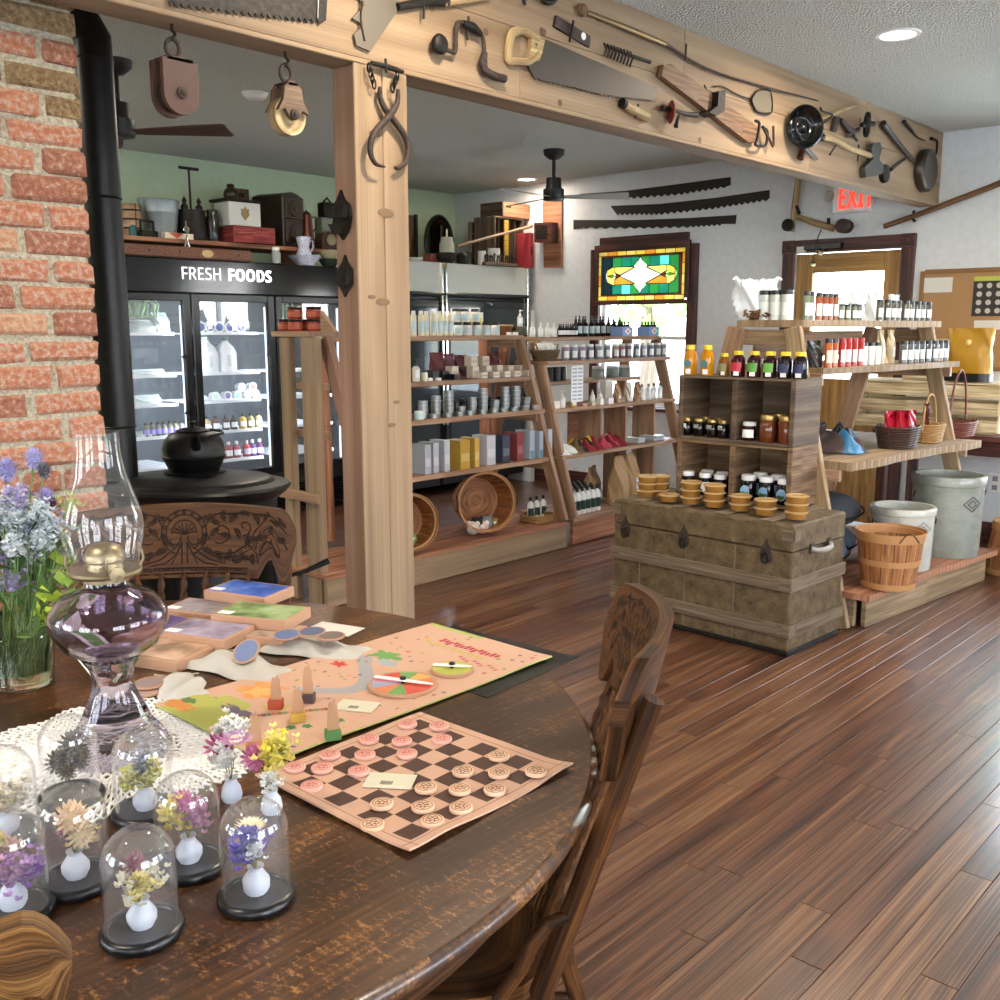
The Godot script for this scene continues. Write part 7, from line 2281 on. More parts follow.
	pouch("snack_packet", "dark red snack packet leaning in the tan basket", "packet", v3(0.03, 0.17, 0.09), mat("packet_maroon", hex("5d1a22"), 0.25), lw, v3(-2.0, y + 0.05, pos.call(926, 441, -1.99)), 0.3)
	hamper("dark basket behind the red packets", v3(-2.4, y, -4.95), 0.12, 0.16, 0.14, mat("wicker_dark", hex("3d2618"), 0.6), 0.2)  # dark brown wicker, same colour as the packet basket
	pouch("cellophane_bag", "clear cellophane bag beside the crates on the table plank", "bag", v3(0.14, 0.26, 0.2), film, null, v3(-2.3, y, -4.8), 0.5)
	heap("blue_ribbon_bag", "dark bag tied with blue ribbon on the table plank", v3(-2.2, y, -5.0), v3(0.2, 0.14, 0.24), [hex("23282f"), hex("2f6d94"), hex("4a3a33")], 0.4)
	# platform: crocks and bushel basket
	y = 0.191
	crock("big_crock", "tall grey stoneware crock with a dark diamond mark", on_y(y, 943, 552), 0.187, 0.45, "crock_grey", hex("8f9286"))
	crock("small_crock", "smaller cream stoneware crock with a faint diamond mark", on_y(y, 899, 566), 0.157, 0.33, "crock_cream", hex("bdbaab"))
	var bb = bushel("bushel_basket", "wooden bushel basket standing in front of the crocks", on_y(y, 887, 586), 0.12, 0.157, 0.27, 16)
	bb.rotation.y = 0.9
	for q in [[-2.36, -5.2, "pillow_grey", hex("6f7f95"), "blue-grey cushion piled under the table plank", 0.0], [-2.34, -5.2, "pillow_dark", hex("4b4e53"), "charcoal grey cushion on top of the blue-grey cushion", 0.175], [-2.25, -4.83, "pillow_sky", hex("8ea3c0"), "pale blue cushion at the near end of the platform", 0.02]]:
		var p = thing("cushion", q[4], "cushion", v3(q[0], y + 0.09 + q[5], q[1]), 0.3)
		put(mb().at(Vector3.ZERO, Basis(Vector3.RIGHT, 0.15)).ball(Vector3.ZERO, v3(0.19, 0.085, 0.2), 28, 12), "pad", mat(q[2], q[3], 0.9), p)
		put(mb().at(Vector3.ZERO, Basis(Vector3.RIGHT, 0.15)).lathe([v2(0.2, -0.006), v2(0.208, 0.0), v2(0.2, 0.006)], 28), "piping", mat("piping_dark", hex("23262a"), 0.9), p)

func hamper(label: String, at: Vector3, rx: float, rz: float, h: float, m: Material, hoop: float) -> void:
	var o = thing("wicker_hamper", label, "basket", at)
	for k in int(h / 0.013):
		var t = k * 0.013 / h
		weave_ring(o, 0.008 + k * 0.013, rx * (0.8 + 0.2 * t), rz * (0.8 + 0.2 * t), m)
	put(mb().at(Vector3.ZERO, Basis.from_scale(v3(1, 1, rz / rx))).lathe([v2(0, 0.002), v2(rx * 0.8, 0.002), v2(rx * 0.8, 0.008), v2(0, 0.008)], 16), "base", m, o)
	for i in 12:
		var a = TAU * i / 12
		put(mb().tube([v3(cos(a) * rx * 0.8, 0.002, sin(a) * rz * 0.8), v3(cos(a) * rx, h + 0.005, sin(a) * rz)], 0.004, 5), "stake", m, o)
	if hoop > 0.0:
		var pts = []
		for i in 17:
			var a = PI * i / 16
			pts.append(v3(0, h * 0.6 + sin(a) * (hoop + h * 0.3), cos(a) * rz))
		put(mb().tube(pts, 0.0065, 7), "hoop_handle", m, o)

func crock(called: String, label: String, at: Vector3, r: float, h: float, key: String, c: Color) -> void:
	var o = thing(called, label, "crock", at)
	var m = mottled(key, 181, [[0.0, c.darkened(0.12)], [1.0, c.lightened(0.08)]], 0.22, 0.5, 0.02)
	put(mb().lathe([v2(0, 0), v2(r * 0.95, 0), v2(r * 0.97, 0.008), v2(r, h * 0.5), v2(r, h * 0.88), v2(r * 1.05, h * 0.89), v2(r * 1.06, h * 0.98), v2(r * 1.03, h), v2(r * 0.93, h), v2(r * 0.92, h * 0.95), v2(r * 0.9, 0.03), v2(0, 0.025)], 64, 0.75), "crock", m, o)
	var dk = mat("crock_mark" if called == "big_crock" else "crock_mark_faint", hex("33363a") if called == "big_crock" else hex("8b8e92"), 0.4)
	# diamond mark wrapped on the wall, facing the open floor
	for q in [[1.0, 0.62], [0.5, 0.28]]:
		var pts = []
		for i in 33:
			var t = i / 32.0 * 4.0
			var e = [v2(0, 1), v2(1, 0), v2(0, -1), v2(-1, 0), v2(0, 1)]
			var k = mini(int(t), 3)
			var v: Vector2 = (e[k] as Vector2).lerp(e[k + 1], t - k) * q[0]
			var a: float = 0.5 + v.x * 0.28 * 0.2 / r
			pts.append(v3(cos(a) * (r + 0.0015), h * 0.68 + v.y * 0.042, sin(a) * (r + 0.0015)))
		put(mb().tube(pts, 0.003, 5, false), "diamond_mark", dk, o)
	for s in [-1, 1]:
		var hp = []
		for i in 9:
			var a = PI * i / 8
			hp.append(v3(0.735, 0, -0.678) * s * (r + 0.01) + v3(0.678, 0, 0.735) * cos(a) * 0.03 + v3(0, h * 0.8 - sin(a) * 0.035, 0))
		put(mb().tube(hp, 0.0035, 6), "wire_handle", M["wire"], o)

func right_corner() -> void:
	# dark table along the wall with slatted crates and a gold pouch
	var o = thing("wall_table", "dark brown wooden table against the wall under the corkboard", "table", v3(-1.85, 0, -6.75))
	put(mb().box(v3(0, 0.775, 0), v3(1.5, 0.035, 0.66), 0.005), "table_top", M["darktrim"], o)
	put(mb().box(v3(0, 0.71, 0.27), v3(1.36, 0.09, 0.025), 0.003), "apron", M["darktrim"], o)
	for x in [-0.69, 0.69]:
		for z in [-0.27, 0.27]:
			put(mb().box(v3(x, 0.38, z), v3(0.06, 0.755, 0.06), 0.005), "leg", M["darktrim"], o)
	var pale = wood("slat_pale", 191, hex("8f7a56"), hex("c9b48a"), hex("e9dcbc"), 0.75, 0.6, 0.15, 0.8, 0.08)
	var k = 0
	for q in [[-2.35, 0.793, 0.95, 0.3, "pale slatted wooden crate standing on the wall table"], [-2.36, 1.106, 0.22, 0.27, "smaller pale slatted crate stacked beside the gold pouch"]]:
		var c = thing("slat_crate", q[4], "crate", v3(q[0], q[1], -6.7))
		var w: float = q[2]
		var h: float = q[3]
		for s in [-1, 1]:
			for r in 3:
				put(mb().box(v3(0, 0.05 + r * (h - 0.09) / 2, s * 0.16), v3(w, 0.075, 0.012), 0.002), "slat", pale, c)
			for r in 4:
				put(mb().box(v3(s * w / 2, h / 2, -0.12 + r * 0.08), v3(0.014, h - 0.01, 0.06), 0.002), "slat", pale, c)
		put(mb().box(v3(0, 0.007, 0), v3(w - 0.02, 0.012, 0.3)), "bottom_board", pale, c)
		k += 1
	solo(mb().box(v3(0, 0.011, 0), v3(0.95, 0.014, 0.34), 0.003), "flat_board", M["slat_pale"], "flat pale board closing the slatted crate", "board", "", v3(-2.35, 1.091, -6.7))
	pouch("gold_pouch", "large mustard yellow coffee pouch on the slatted crate", "pouch", v3(0.13, 0.33, 0.26), mat("pouch_gold", hex("b0821c"), 0.35), null, v3(-2.09, 1.116, -6.62), -PI / 2)
	var g = get_node("gold_pouch")
	put(mb().sheet(24, 2, func(u, v):
		var a = TAU * u
		return v3(signf(cos(a)) * pow(absf(cos(a)), 0.6) * 0.076, v * 0.05 + 0.0005, -signf(sin(a)) * pow(absf(sin(a)), 0.5) * 0.141)), "dark_base", M["black_plastic"], g)
	put(mb().at(v3(0.048, 0.24, 0), Basis(Vector3.FORWARD, PI / 2)).lathe([v2(0.02, 0), v2(0.016, 0.004), v2(0, 0.005)], 8), "emblem", mat("emblem_pale", hex("e0c77c"), 0.5), g)
	# bushel basket turned over beside the table, second one out of the frame is left out
	bushel("bushel_basket", "upturned bushel basket on the floor beside the wall table", v3(-1.62, 0.0, -6.35), 0.2, 0.165, 0.3, 16)
	# corkboard
	var cb = thing("corkboard", "tan corkboard with a dark printed poster on the white wall", "corkboard", v3(-2.28, 1.5, ZW + 0.012))
	put(mb().box(v3(0, 0, 0), v3(0.64, 0.62, 0.012)), "cork", mottled("cork", 193, [[0.0, hex("8f6a45")], [0.5, hex("a98259")], [1.0, hex("bd9a70")]], 0.95, 0.1, 0.08), cb)
	var fr = mb()
	for s in [-1, 1]:
		fr.box(v3(s * 0.325, 0, 0.003), v3(0.03, 0.66, 0.02), 0.003)
		fr.box(v3(0, s * 0.325, 0.003), v3(0.62, 0.03, 0.02), 0.003)
	put(fr, "frame", mat("cork_frame", hex("8a6038"), 0.6), cb)
	solo(mb().box(Vector3.ZERO, v3(0.19, 0.1, 0.002)), "notice_paper", M["paper"], "small white paper notice pinned to the corkboard", "paper", "", on_z(ZW + 0.021, 938, 285))
	solo(mb().box(Vector3.ZERO, v3(0.19, 0.06, 0.002)), "note_paper", M["paper"], "low white note pinned under the dark poster", "paper", "", on_z(ZW + 0.021, 989, 325))
	var ps = thing("poster", "dark poster with a grid of pale stamps and a lime heading", "poster", on_z(ZW + 0.021, 1000, 296) + v3(0.02, 0, 0))
	put(mb().box(Vector3.ZERO, v3(0.38, 0.26, 0.002)), "sheet", mat("poster_dark", hex("2d2724"), 0.6), ps)
	put(mb().box(v3(0, 0.115, 0.0012), v3(0.38, 0.03, 0.001)), "heading", mat("poster_lime", hex("b7bd4a"), 0.6), ps)
	for r in 4:
		for c in 6:
			put(mb().at(v3(-0.15 + c * 0.06, 0.07 - r * 0.055, 0.0012), Basis(Vector3.RIGHT, PI / 2)).lathe([v2(0.018, 0), v2(0.018, 0.0006), v2(0, 0.0008)], 10), "stamp_print", mat("poster_grey", hex("b9b2a8"), 0.7), ps)
	# electric outlet box
	var ob = thing("wall_outlet", "white electric outlet plate low on the wall", "outlet", on_z(ZW + 0.006, 995, 483))
	put(mb().box(Vector3.ZERO, v3(0.09, 0.13, 0.01), 0.003), "plate", M["white_plastic"], ob)
	for y in [0.03, -0.03]:
		put(mb().box(v3(0, y, 0.006), v3(0.034, 0.034, 0.003), 0.002), "socket", mat("socket_grey", hex("8c8c8a"), 0.5), ob)

# ---------- old tools: outlines in photo pixels, laid on the plane they hang on ----------
# face: 0 beam face (+X), 1 window wall (+Z), 2 post side (+Z)
func fpt(face: int, px: float, py: float, off: float) -> Vector3:
	if face == 0:
		return on_x(XBEAM + off, px, py)
	return on_z((ZW if face == 1 else -2.084) + off, px, py)

func fbasis(face: int) -> Basis:
	return Basis(v3(0, 0, -1), Vector3.UP, v3(1, 0, 0)) if face == 0 else Basis.IDENTITY

func tool(called: String, label: String, category: String, face: int, parts: Array) -> Node3D:
	var o: Node3D = null
	for p in parts:
		var kind: String = p[1]
		var m: Material = p[2]
		var off: float = p[3]
		var d: Array = p[4]
		if o == null:
			o = thing(called, label, category, fpt(face, d[0][0], d[0][1], 0.0))
		var inv = fbasis(face).inverse()
		var b = mb().at(Vector3.ZERO, fbasis(face))
		var loc = []
		for q in d:
			loc.append(inv * (fpt(face, q[0], q[1], 0.0) - o.position))
		if kind == "poly":
			var poly = []
			for q in loc:
				poly.append(v2(q.x, q.y))
			b.prism(poly, off, off + p[5])
		elif kind == "rod":
			var pts = []
			var rad = []
			var n = loc.size()
			var fine = 5 if n > 2 else 1
			for i in n - 1:
				for k in fine:
					var t = float(k) / fine
					pts.append((loc[i] as Vector3).cubic_interpolate(loc[i + 1], loc[maxi(i - 1, 0)], loc[mini(i + 2, n - 1)], t) + v3(0, 0, off))
					rad.append(lerpf(p[5][i], p[5][i + 1], t) if p[5] is Array else p[5])
			pts.append(loc[n - 1] + v3(0, 0, off))
			rad.append(p[5][n - 1] if p[5] is Array else p[5])
			b.tube(pts, rad, 10)
		elif kind == "disc":
			b.t = b.t * Transform3D(Basis(Vector3.UP, p[6] if p.size() > 6 else 0.0) * Basis(Vector3.RIGHT, PI / 2), loc[0] + v3(0, 0, off))
			var pr = []
			for q in p[5]:
				pr.append(v2(q[0], q[1]))
			b.lathe(pr, 28)
		put(b, p[0], m, o)
	return o

# saw outline: back edge points, then toothed edge from its end to its start
func toothed(back: Array, edge: Array, n: int, depth: float) -> Array:
	var out = back.duplicate()
	var tot = edge.size() - 1
	for i in n + 1:
		var t = float(i) / n * tot
		var k = mini(int(t), tot - 1)
		var a = v2(edge[k][0], edge[k][1])
		var c = v2(edge[k + 1][0], edge[k + 1][1])
		var p = a.lerp(c, t - k)
		out.append([p.x, p.y + (depth if i % 2 == 0 else 0.0)])
	return out

func clip(face: int, px: float, py: float, px2: float, py2: float) -> Array:
	return ["clip", "rod", M["iron"], 0.022, [[px, py], [px2, py2]], 0.0045]

func beam_tools() -> void:
	var ir: Material = M["iron"]
	var ru: Material = M["rust"]
	var ow = wood("tool_wood", 201, hex("3f2817"), hex("6d4a2d"), hex("95714b"), 0.6, 0.4, 0.08, 0.8, 0.04)
	var pw = wood("tool_pale", 203, hex("7c6443"), hex("ab9064"), hex("cdb68b"), 0.6, 0.4, 0.08, 0.7, 0.04)
	tool("ice_saw", "large dark toothed saw blade on the beam above the pulleys", "saw", 0, [["blade", "poly", ir, 0.006, toothed([[165, -30], [326, -12], [324, 21]], [[318, 20], [250, 13], [168, 3]], 44, 5.0), 0.004], ["rib", "rod", M["steel"], 0.012, [[316, -8], [315, 19]], 0.003]])
	var hk = mat("blade_grey", hex("6f675a"), 0.5, 0.5)
	tool("hay_knife", "zigzag-edged hay knife mounted above the post", "hay knife", 0, [["blade", "poly", hk, 0.006, [[352, -6], [362, 6], [350, 19], [361, 25], [352, 35], [354, 46], [368, 52], [395, 12], [398, 4], [388, -6]], 0.006], ["rib", "rod", ru, 0.014, [[360, 2], [358, 20], [362, 42]], 0.003], ["socket", "rod", ir, 0.016, [[394, 8], [424, 3], [444, 3]], [0.012, 0.014, 0.016]], ["handle", "rod", pw, 0.016, [[440, 4], [486, -3]], 0.014], clip(0, 420, -2, 419, 20)])
	tool("brace_drill", "rusty hand brace drill with round knob beside the post", "drill", 0, [["knob", "disc", ir, 0.012, [[433, 46]], [[0.008, 0], [0.03, 0.012], [0.033, 0.024], [0.026, 0.034], [0, 0.036]]], ["crank", "rod", ru, 0.026, [[438, 50], [446, 53], [450, 52], [451, 28], [455, 24], [463, 27], [474, 34], [478, 42], [479, 55]], 0.0075], ["chuck", "rod", ir, 0.028, [[457, 25], [466, 29], [475, 36]], [0.011, 0.018, 0.01]], ["grip", "rod", ru, 0.028, [[479, 54], [477, 64], [479, 72]], [0.01, 0.017, 0.012]], ["bit_end", "rod", ru, 0.028, [[478, 71], [488, 77], [499, 80]], [0.012, 0.014, 0.014]], clip(0, 464, 18, 463, 41)])
	# hand saw
	tool("hand_saw", "old hand saw with worn wooden grip on the beam", "saw", 0, [["blade", "poly", mat("saw_steel", hex("4b443d"), 0.5, 0.5), 0.012, toothed([[530, 76], [524, 64], [533, 40], [538, 38], [654, 88], [653, 100]], [[653, 100], [603, 95], [532, 78]], 60, 2.4), 0.003], ["grip", "rod", pw, 0.016, [[534, 40], [522, 33], [513, 32], [507, 38], [505, 60], [514, 62], [526, 62], [534, 54]], [0.016, 0.014, 0.016, 0.016, 0.015, 0.013, 0.014, 0.014]], ["cheek", "poly", pw, 0.006, [[527, 36], [540, 40], [537, 54], [534, 62], [522, 62], [526, 50]], 0.02], ["screw", "disc", M["brass"], 0.027, [[531, 46]], [[0.006, 0], [0.006, 0.002], [0, 0.003]]]])
	tool("leather_strop", "short dark leather strap with white button on the beam", "strap", 0, [["strap", "poly", mat("leather_dark", hex("3a2a24"), 0.6), 0.002, [[554, 16], [588, 37], [587, 48], [552, 27]], 0.012], ["button", "disc", M["white_plastic"], 0.014, [[580.5, 37]], [[0.014, 0], [0.013, 0.003], [0.005, 0.004], [0, 0.002]]], clip(0, 569, 22, 565, 43)])
	tool("grain_probe", "long brass grain probe running along the top of the beam", "rod", 0, [["knob", "disc", ow, 0.006, [[578, 11]], [[0.012, 0], [0.024, 0.008], [0.022, 0.024], [0, 0.028]]], ["tube", "rod", mat("tube_bronze", hex("8a7350"), 0.4, 0.7), 0.016, [[583, 13], [628, 31], [662, 45]], [0.009, 0.013, 0.01]], ["shaft", "rod", ru, 0.016, [[660, 44], [716, 74], [815, 101]], [0.0065, 0.0055, 0.004]], clip(0, 682, 45, 681, 61)])
	var br = tool("corn_brush", "black spiral bristle brush on the beam", "brush", 0, [["handle", "rod", ir, 0.02, [[603, 47], [632, 58], [646, 63]], [0.006, 0.007, 0.008]]])
	for i in 9:
		var a = fpt(0, 604 + i * 3.3, 43 + i * 1.1, 0.02) - br.position
		var c = fpt(0, 604 + i * 3.2, 56 + i * 1.4, 0.02) - br.position
		put(mb().tube([a, (a + c) / 2 + v3(0.012, 0, 0), c], 0.0045, 6), "bristle", ir, br)
	tool("wooden_tap", "short wooden spigot clipped to the beam", "spigot", 0, [["barrel", "rod", pw, 0.018, [[619, 104], [630, 111], [643, 118]], [0.017, 0.02, 0.022]], ["end", "rod", ir, 0.018, [[618, 103], [621, 105]], 0.02], clip(0, 634, 105, 631, 119)])
	var ed = tool("egg_drill", "hand crank drill with a red gear wheel on the beam", "drill", 0, [["shaft", "rod", ir, 0.03, [[656, 109], [668, 111], [680, 115], [691, 116]], [0.012, 0.008, 0.01, 0.013]], ["crank_knob", "rod", ir, 0.04, [[671, 116], [668, 128]], [0.004, 0.011]]])
	put(mb().at(fpt(0, 671, 112, 0.03) - ed.position, Basis(Vector3.UP, -0.65) * Basis(Vector3.RIGHT, PI / 2)).lathe([v2(0, -0.004), v2(0.044, -0.004), v2(0.048, 0), v2(0.044, 0.004), v2(0.03, 0.002), v2(0, 0.004)], 28), "gear_wheel", mat("gear_red", hex("7c2a2c"), 0.4), ed)
	tool("wooden_plane", "long worn wooden plane body with iron clamp on the beam", "plane", 0, [["body", "poly", ow, 0.004, [[657, 66], [664, 65], [752, 128], [752, 143], [742, 143], [655, 77]], 0.03], ["clamp", "poly", ir, 0.0, [[706, 94], [713, 92], [712, 113], [704, 118], [697, 114], [705, 108]], 0.066], ["end_iron", "rod", ir, 0.04, [[748, 122], [752, 125], [750, 140], [748, 146], [758, 146], [760, 133], [755, 128]], 0.007], ["screw", "rod", ru, 0.04, [[756, 130], [762, 140], [766, 147], [766, 127]], 0.006], clip(0, 700, 86, 703, 92)])
	tool("fly_swatter", "wire-handled square fly swatter on the beam", "swatter", 0, [["handle", "rod", ir, 0.012, [[712, 87], [720, 87], [735, 95], [750, 100]], 0.004], ["paddle", "poly", mat("mesh_grey", hex("6a604e"), 0.7), 0.009, [[749, 100], [756, 91], [768, 92], [769, 113], [755, 112]], 0.004], ["rim", "rod", ir, 0.012, [[749, 100], [756, 91], [768, 92], [769, 113], [755, 112], [749, 100]], 0.004]])
	tool("black_funnel_pan", "round black cast iron pan with a domed hub on the beam", "pan", 0, [["pan", "disc", M["black_gloss"], 0.045, [[793, 129]], [[0, -0.006], [0.08, 0], [0.104, 0.02], [0.108, 0.04], [0.1, 0.045], [0.09, 0.03], [0.07, 0.014], [0.058, 0.022], [0.048, 0.012], [0.03, 0.014], [0.02, 0.028], [0, 0.032]], -0.5]])
	tool("putty_knife", "small scraper with red handle below the black pan", "knife", 0, [["handle", "rod", mat("handle_maroon", hex("4a2118"), 0.4), 0.018, [[801, 146], [797, 159]], [0.014, 0.018]], ["blade", "poly", M["steel"], 0.012, [[804, 145], [816, 159], [813, 161], [803, 150]], 0.003]])
	tool("sickle_handle", "pale slanting stick with bent iron hook beside the black pan", "hook", 0, [["stick", "rod", pw, 0.018, [[813, 121], [835, 112], [855, 105]], [0.008, 0.01, 0.006]], ["hook", "rod", ir, 0.03, [[815, 108], [817, 112], [827, 116], [817, 125], [816, 134]], 0.0055]])
	tool("iron_wedge", "narrow iron wedge hung beside the wrench", "wedge", 0, [["wedge", "poly", ru, 0.004, [[832, 117], [836, 117], [833, 132], [829, 131]], 0.02]])
	tool("pipe_wrench", "small rusty adjustable wrench on the beam", "wrench", 0, [["jaw", "rod", ru, 0.024, [[837, 120], [843, 128], [848, 133]], [0.01, 0.018, 0.022]], ["screw", "rod", ru, 0.026, [[842, 136], [854, 130]], 0.013], ["handle", "rod", ru, 0.024, [[847, 133], [853, 141]], [0.012, 0.008]]])
	var vw = tool("valve_wheel", "dark ring-handled valve standing out from the beam", "valve", 0, [["stem", "rod", ir, 0.05, [[853, 126], [865, 125]], 0.014]])
	put(mb().at(fpt(0, 867, 124.5, 0.06) - vw.position, Basis(Vector3.UP, -1.0) * Basis(Vector3.RIGHT, PI / 2)).lathe([v2(0.055, -0.01), v2(0.066, -0.01), v2(0.07, 0), v2(0.066, 0.01), v2(0.055, 0.01), v2(0.05, 0), v2(0.055, -0.01)], 32).box(Vector3.ZERO, v3(0.11, 0.01, 0.016), 0.002), "wheel", ir, vw)
	tool("hatchet", "hatchet with pale wooden handle and grey head on the beam", "hatchet", 0, [["handle", "rod", pw, 0.026, [[814, 137], [830, 141], [848, 150], [868, 157]], [0.02, 0.018, 0.018, 0.017]], ["head", "poly", mat("axe_grey", hex("565652"), 0.5, 0.6), 0.008, [[864, 149], [866, 145], [873, 143], [875, 150], [872, 160], [877, 166], [876, 174], [868, 177], [859, 178], [858, 168], [866, 160]], 0.035], ["end_cap", "rod", ir, 0.026, [[812, 136], [817, 138]], 0.023], clip(0, 834, 143, 826, 155), clip(0, 855, 145, 854, 162)])
	tool("warming_pan", "round lidded pan with long dark handle at the beam end", "pan", 0, [["handle", "rod", mat("handle_dark", hex("33241b"), 0.4), 0.03, [[878, 124], [894, 145], [910, 163]], [0.02, 0.017, 0.013]], ["pan", "disc", mat("pan_grey", hex("4d463c"), 0.35, 0.7), 0.0, [[921, 171]], [[0.12, 0], [0.135, 0.01], [0.135, 0.05], [0.12, 0.066], [0.11, 0.066], [0.1, 0.058], [0, 0.062]]]])
	tool("bung_reamer", "small hook-ended iron reamer at the beam end", "reamer", 0, [["shaft", "rod", ir, 0.018, [[901, 122], [908, 130], [914, 137], [922, 141]], [0.013, 0.009, 0.005, 0.004]]])
	tool("iron_hook", "short iron hook on the beam by the wall", "hook", 0, [["hook", "rod", ir, 0.02, [[928, 139], [934, 142], [933, 155]], [0.012, 0.007, 0.006]]])
	tool("stove_brush", "round-headed brush with short handle on the lower beam", "brush", 0, [["handle", "rod", ru, 0.03, [[886, 170], [893, 164], [900, 159]], [0.012, 0.011, 0.009]], ["head", "disc", ir, 0.0, [[882, 174]], [[0.05, 0], [0.056, 0.01], [0.05, 0.03], [0, 0.034]]]])
	tool("beam_rod", "thin dark iron rod end high on the beam", "rod", 0, [["rod", "rod", ir, 0.02, [[517, -6], [521, 6]], 0.006]])
	tool("horse_bit", "dark iron ring tool at the top of the beam", "tool", 0, [["ring", "rod", ir, 0.02, [[537, 0], [542, 3], [549, 2], [554, -3]], [0.008, 0.012, 0.012, 0.008]]])
	# ice tongs on the post, chain and arms
	var tg = tool("ice_tongs", "black iron ice tongs hanging on the face of the post", "tongs", 0, [["cross_bar", "rod", ir, 0.02, [[367, 64], [383, 68], [399, 73]], [0.006, 0.009, 0.006]], ["arm", "rod", ru, 0.02, [[376, 88], [376, 98], [381, 110], [391, 123], [400, 136], [404, 150], [401, 163], [393, 169], [391, 167]], [0.006, 0.009, 0.01, 0.011, 0.0105, 0.01, 0.009, 0.007, 0.003]], ["arm", "rod", ru, 0.034, [[391, 91], [390, 105], [382, 118], [369, 132], [364, 143], [364, 156], [369, 165], [378, 168]], [0.006, 0.009, 0.011, 0.011, 0.01, 0.009, 0.007, 0.003]], clip(0, 381, 60, 382, 74)])
	for q in [[368, 65, 375, 87], [398, 74, 392, 90]]:
		for i in 4:
			var c = fpt(0, lerpf(q[0], q[2], (i + 0.5) / 4), lerpf(q[1], q[3], (i + 0.5) / 4), 0.02) - tg.position
			var ring = []
			for k in 11:
				var a = TAU * k / 10
				var w = v3(cos(a) * 0.007, 0, 0) if i % 2 == 0 else v3(0, 0, cos(a) * 0.007)
				ring.append(c + w + v3(0, sin(a) * 0.015, 0))
			put(mb().tube(ring, 0.0028, 5, false), "chain_link", ir, tg)
	# cast iron match holders on the side of the post
	tool("match_holder", "ornate black cast iron double match holder on the post side", "match holder", 2, [["back_plate", "poly", ir, 0.0, [[342, 190], [345, 199], [351, 206], [352, 216], [351, 224], [349, 232], [344, 240], [339, 232], [334, 224], [336, 214], [333, 208], [338, 200]], 0.008], ["pocket", "poly", ir, 0.008, [[333, 208], [352, 205], [349, 218], [337, 219]], 0.025], ["pocket", "poly", ir, 0.008, [[335, 225], [352, 224], [348, 233], [340, 234]], 0.022]])
	tool("match_holder", "narrow black cast iron match holder lower on the post side", "match holder", 2, [["back_plate", "poly", ir, 0.0, [[346, 255], [348, 262], [353, 269], [353, 284], [349, 290], [346, 297], [343, 290], [339, 284], [340, 268], [344, 262]], 0.008], ["pocket", "poly", ir, 0.008, [[341, 270], [352, 270], [351, 284], [342, 284]], 0.015]])
	# pulleys under the beam
	pulley("rust-brown iron pulley block hanging from the beam", v3(-2.6, 2.26, -1.503), 0.105, 0.15, true)
	pulley("pale wooden pulley block hanging from the beam beside the post", v3(-2.6, 2.26, -1.872), 0.1, 0.15, false)

func pulley(label: String, at: Vector3, w: float, h: float, square: bool) -> void:
	var o = thing("pulley_block", label, "pulley", at)
	put(mb().tube([v3(0, 0.0, 0), v3(0, -0.016, 0), v3(0.008, -0.026, -0.006), v3(0.01, -0.037, 0.004), v3(0, -0.043, 0.008)], 0.0045, 8), "hook", M["iron"], o)
	var ring = []
	for k in 17:
		var a = TAU * k / 16
		ring.append(v3(0.0, -0.062 + sin(a) * 0.024, cos(a) * 0.02))
	put(mb().tube(ring, 0.006, 8, false), "ring", M["rust"], o)
	var top = -0.089
	var poly = []
	if square:
		poly = [v2(-w / 2, -0.008), v2(0, 0.0), v2(w / 2, -0.008)]
		for i in 13:
			var a = -PI * i / 12
			poly.append(v2(cos(a) * w / 2, -h + w / 2 + sin(a) * w / 2))
	else:
		poly = [v2(-0.014, 0), v2(0.014, 0), v2(0.03, -0.02), v2(0.036, -0.055), v2(0.056, -0.088), v2(0.03, -0.08), v2(0.018, -0.1), v2(0, -0.11), v2(-0.018, -0.1), v2(-0.03, -0.08), v2(-0.056, -0.088), v2(-0.036, -0.055), v2(-0.03, -0.02)]
	var m = mat("pulley_brown", hex("4a2d22"), 0.6) if square else wood("pulley_wood", 207, hex("4a3728"), hex("6b533d"), hex("8a7157"), 0.6, 0.4, 0.1)
	for x in [-0.036, 0.02]:
		put(mb().at(v3(0, top, 0), Basis(v3(0, 0, -1), Vector3.UP, v3(1, 0, 0))).prism(poly, x, x + 0.016), "cheek", m, o)
	put(mb().at(v3(0, top - 0.008, 0)).box(v3(0, 0, 0), v3(0.072, 0.014, w * (0.8 if square else 0.4)), 0.003), "top_plate", M["rust"], o)
	put(mb().at(v3(-0.018, top - h + w * 0.55, 0), Basis(Vector3.FORWARD, PI / 2)).lathe([v2(0, 0), v2(w * 0.44, 0), v2(w * 0.36, 0.017), v2(w * 0.44, 0.034), v2(0, 0.034)] if square else [v2(0, 0), v2(0.056, 0), v2(0.05, 0.017), v2(0.056, 0.034), v2(0, 0.034)], 36), "sheave", M["iron"] if square else M["tool_pale"], o)
	put(mb().at(v3(0.036, top - h + w * 0.55, 0), Basis(Vector3.FORWARD, -PI / 2)).at(v3(0.036, top - h + w * 0.55, 0), Basis(v3(0, 1, 0), v3(1, 0, 0), v3(0, 0, -1))).lathe([v2(0.016, 0), v2(0.015, 0.006), v2(0.008, 0.007), v2(0.007, 0.013), v2(0, 0.014)], 14), "axle_nut", M["rust"], o)

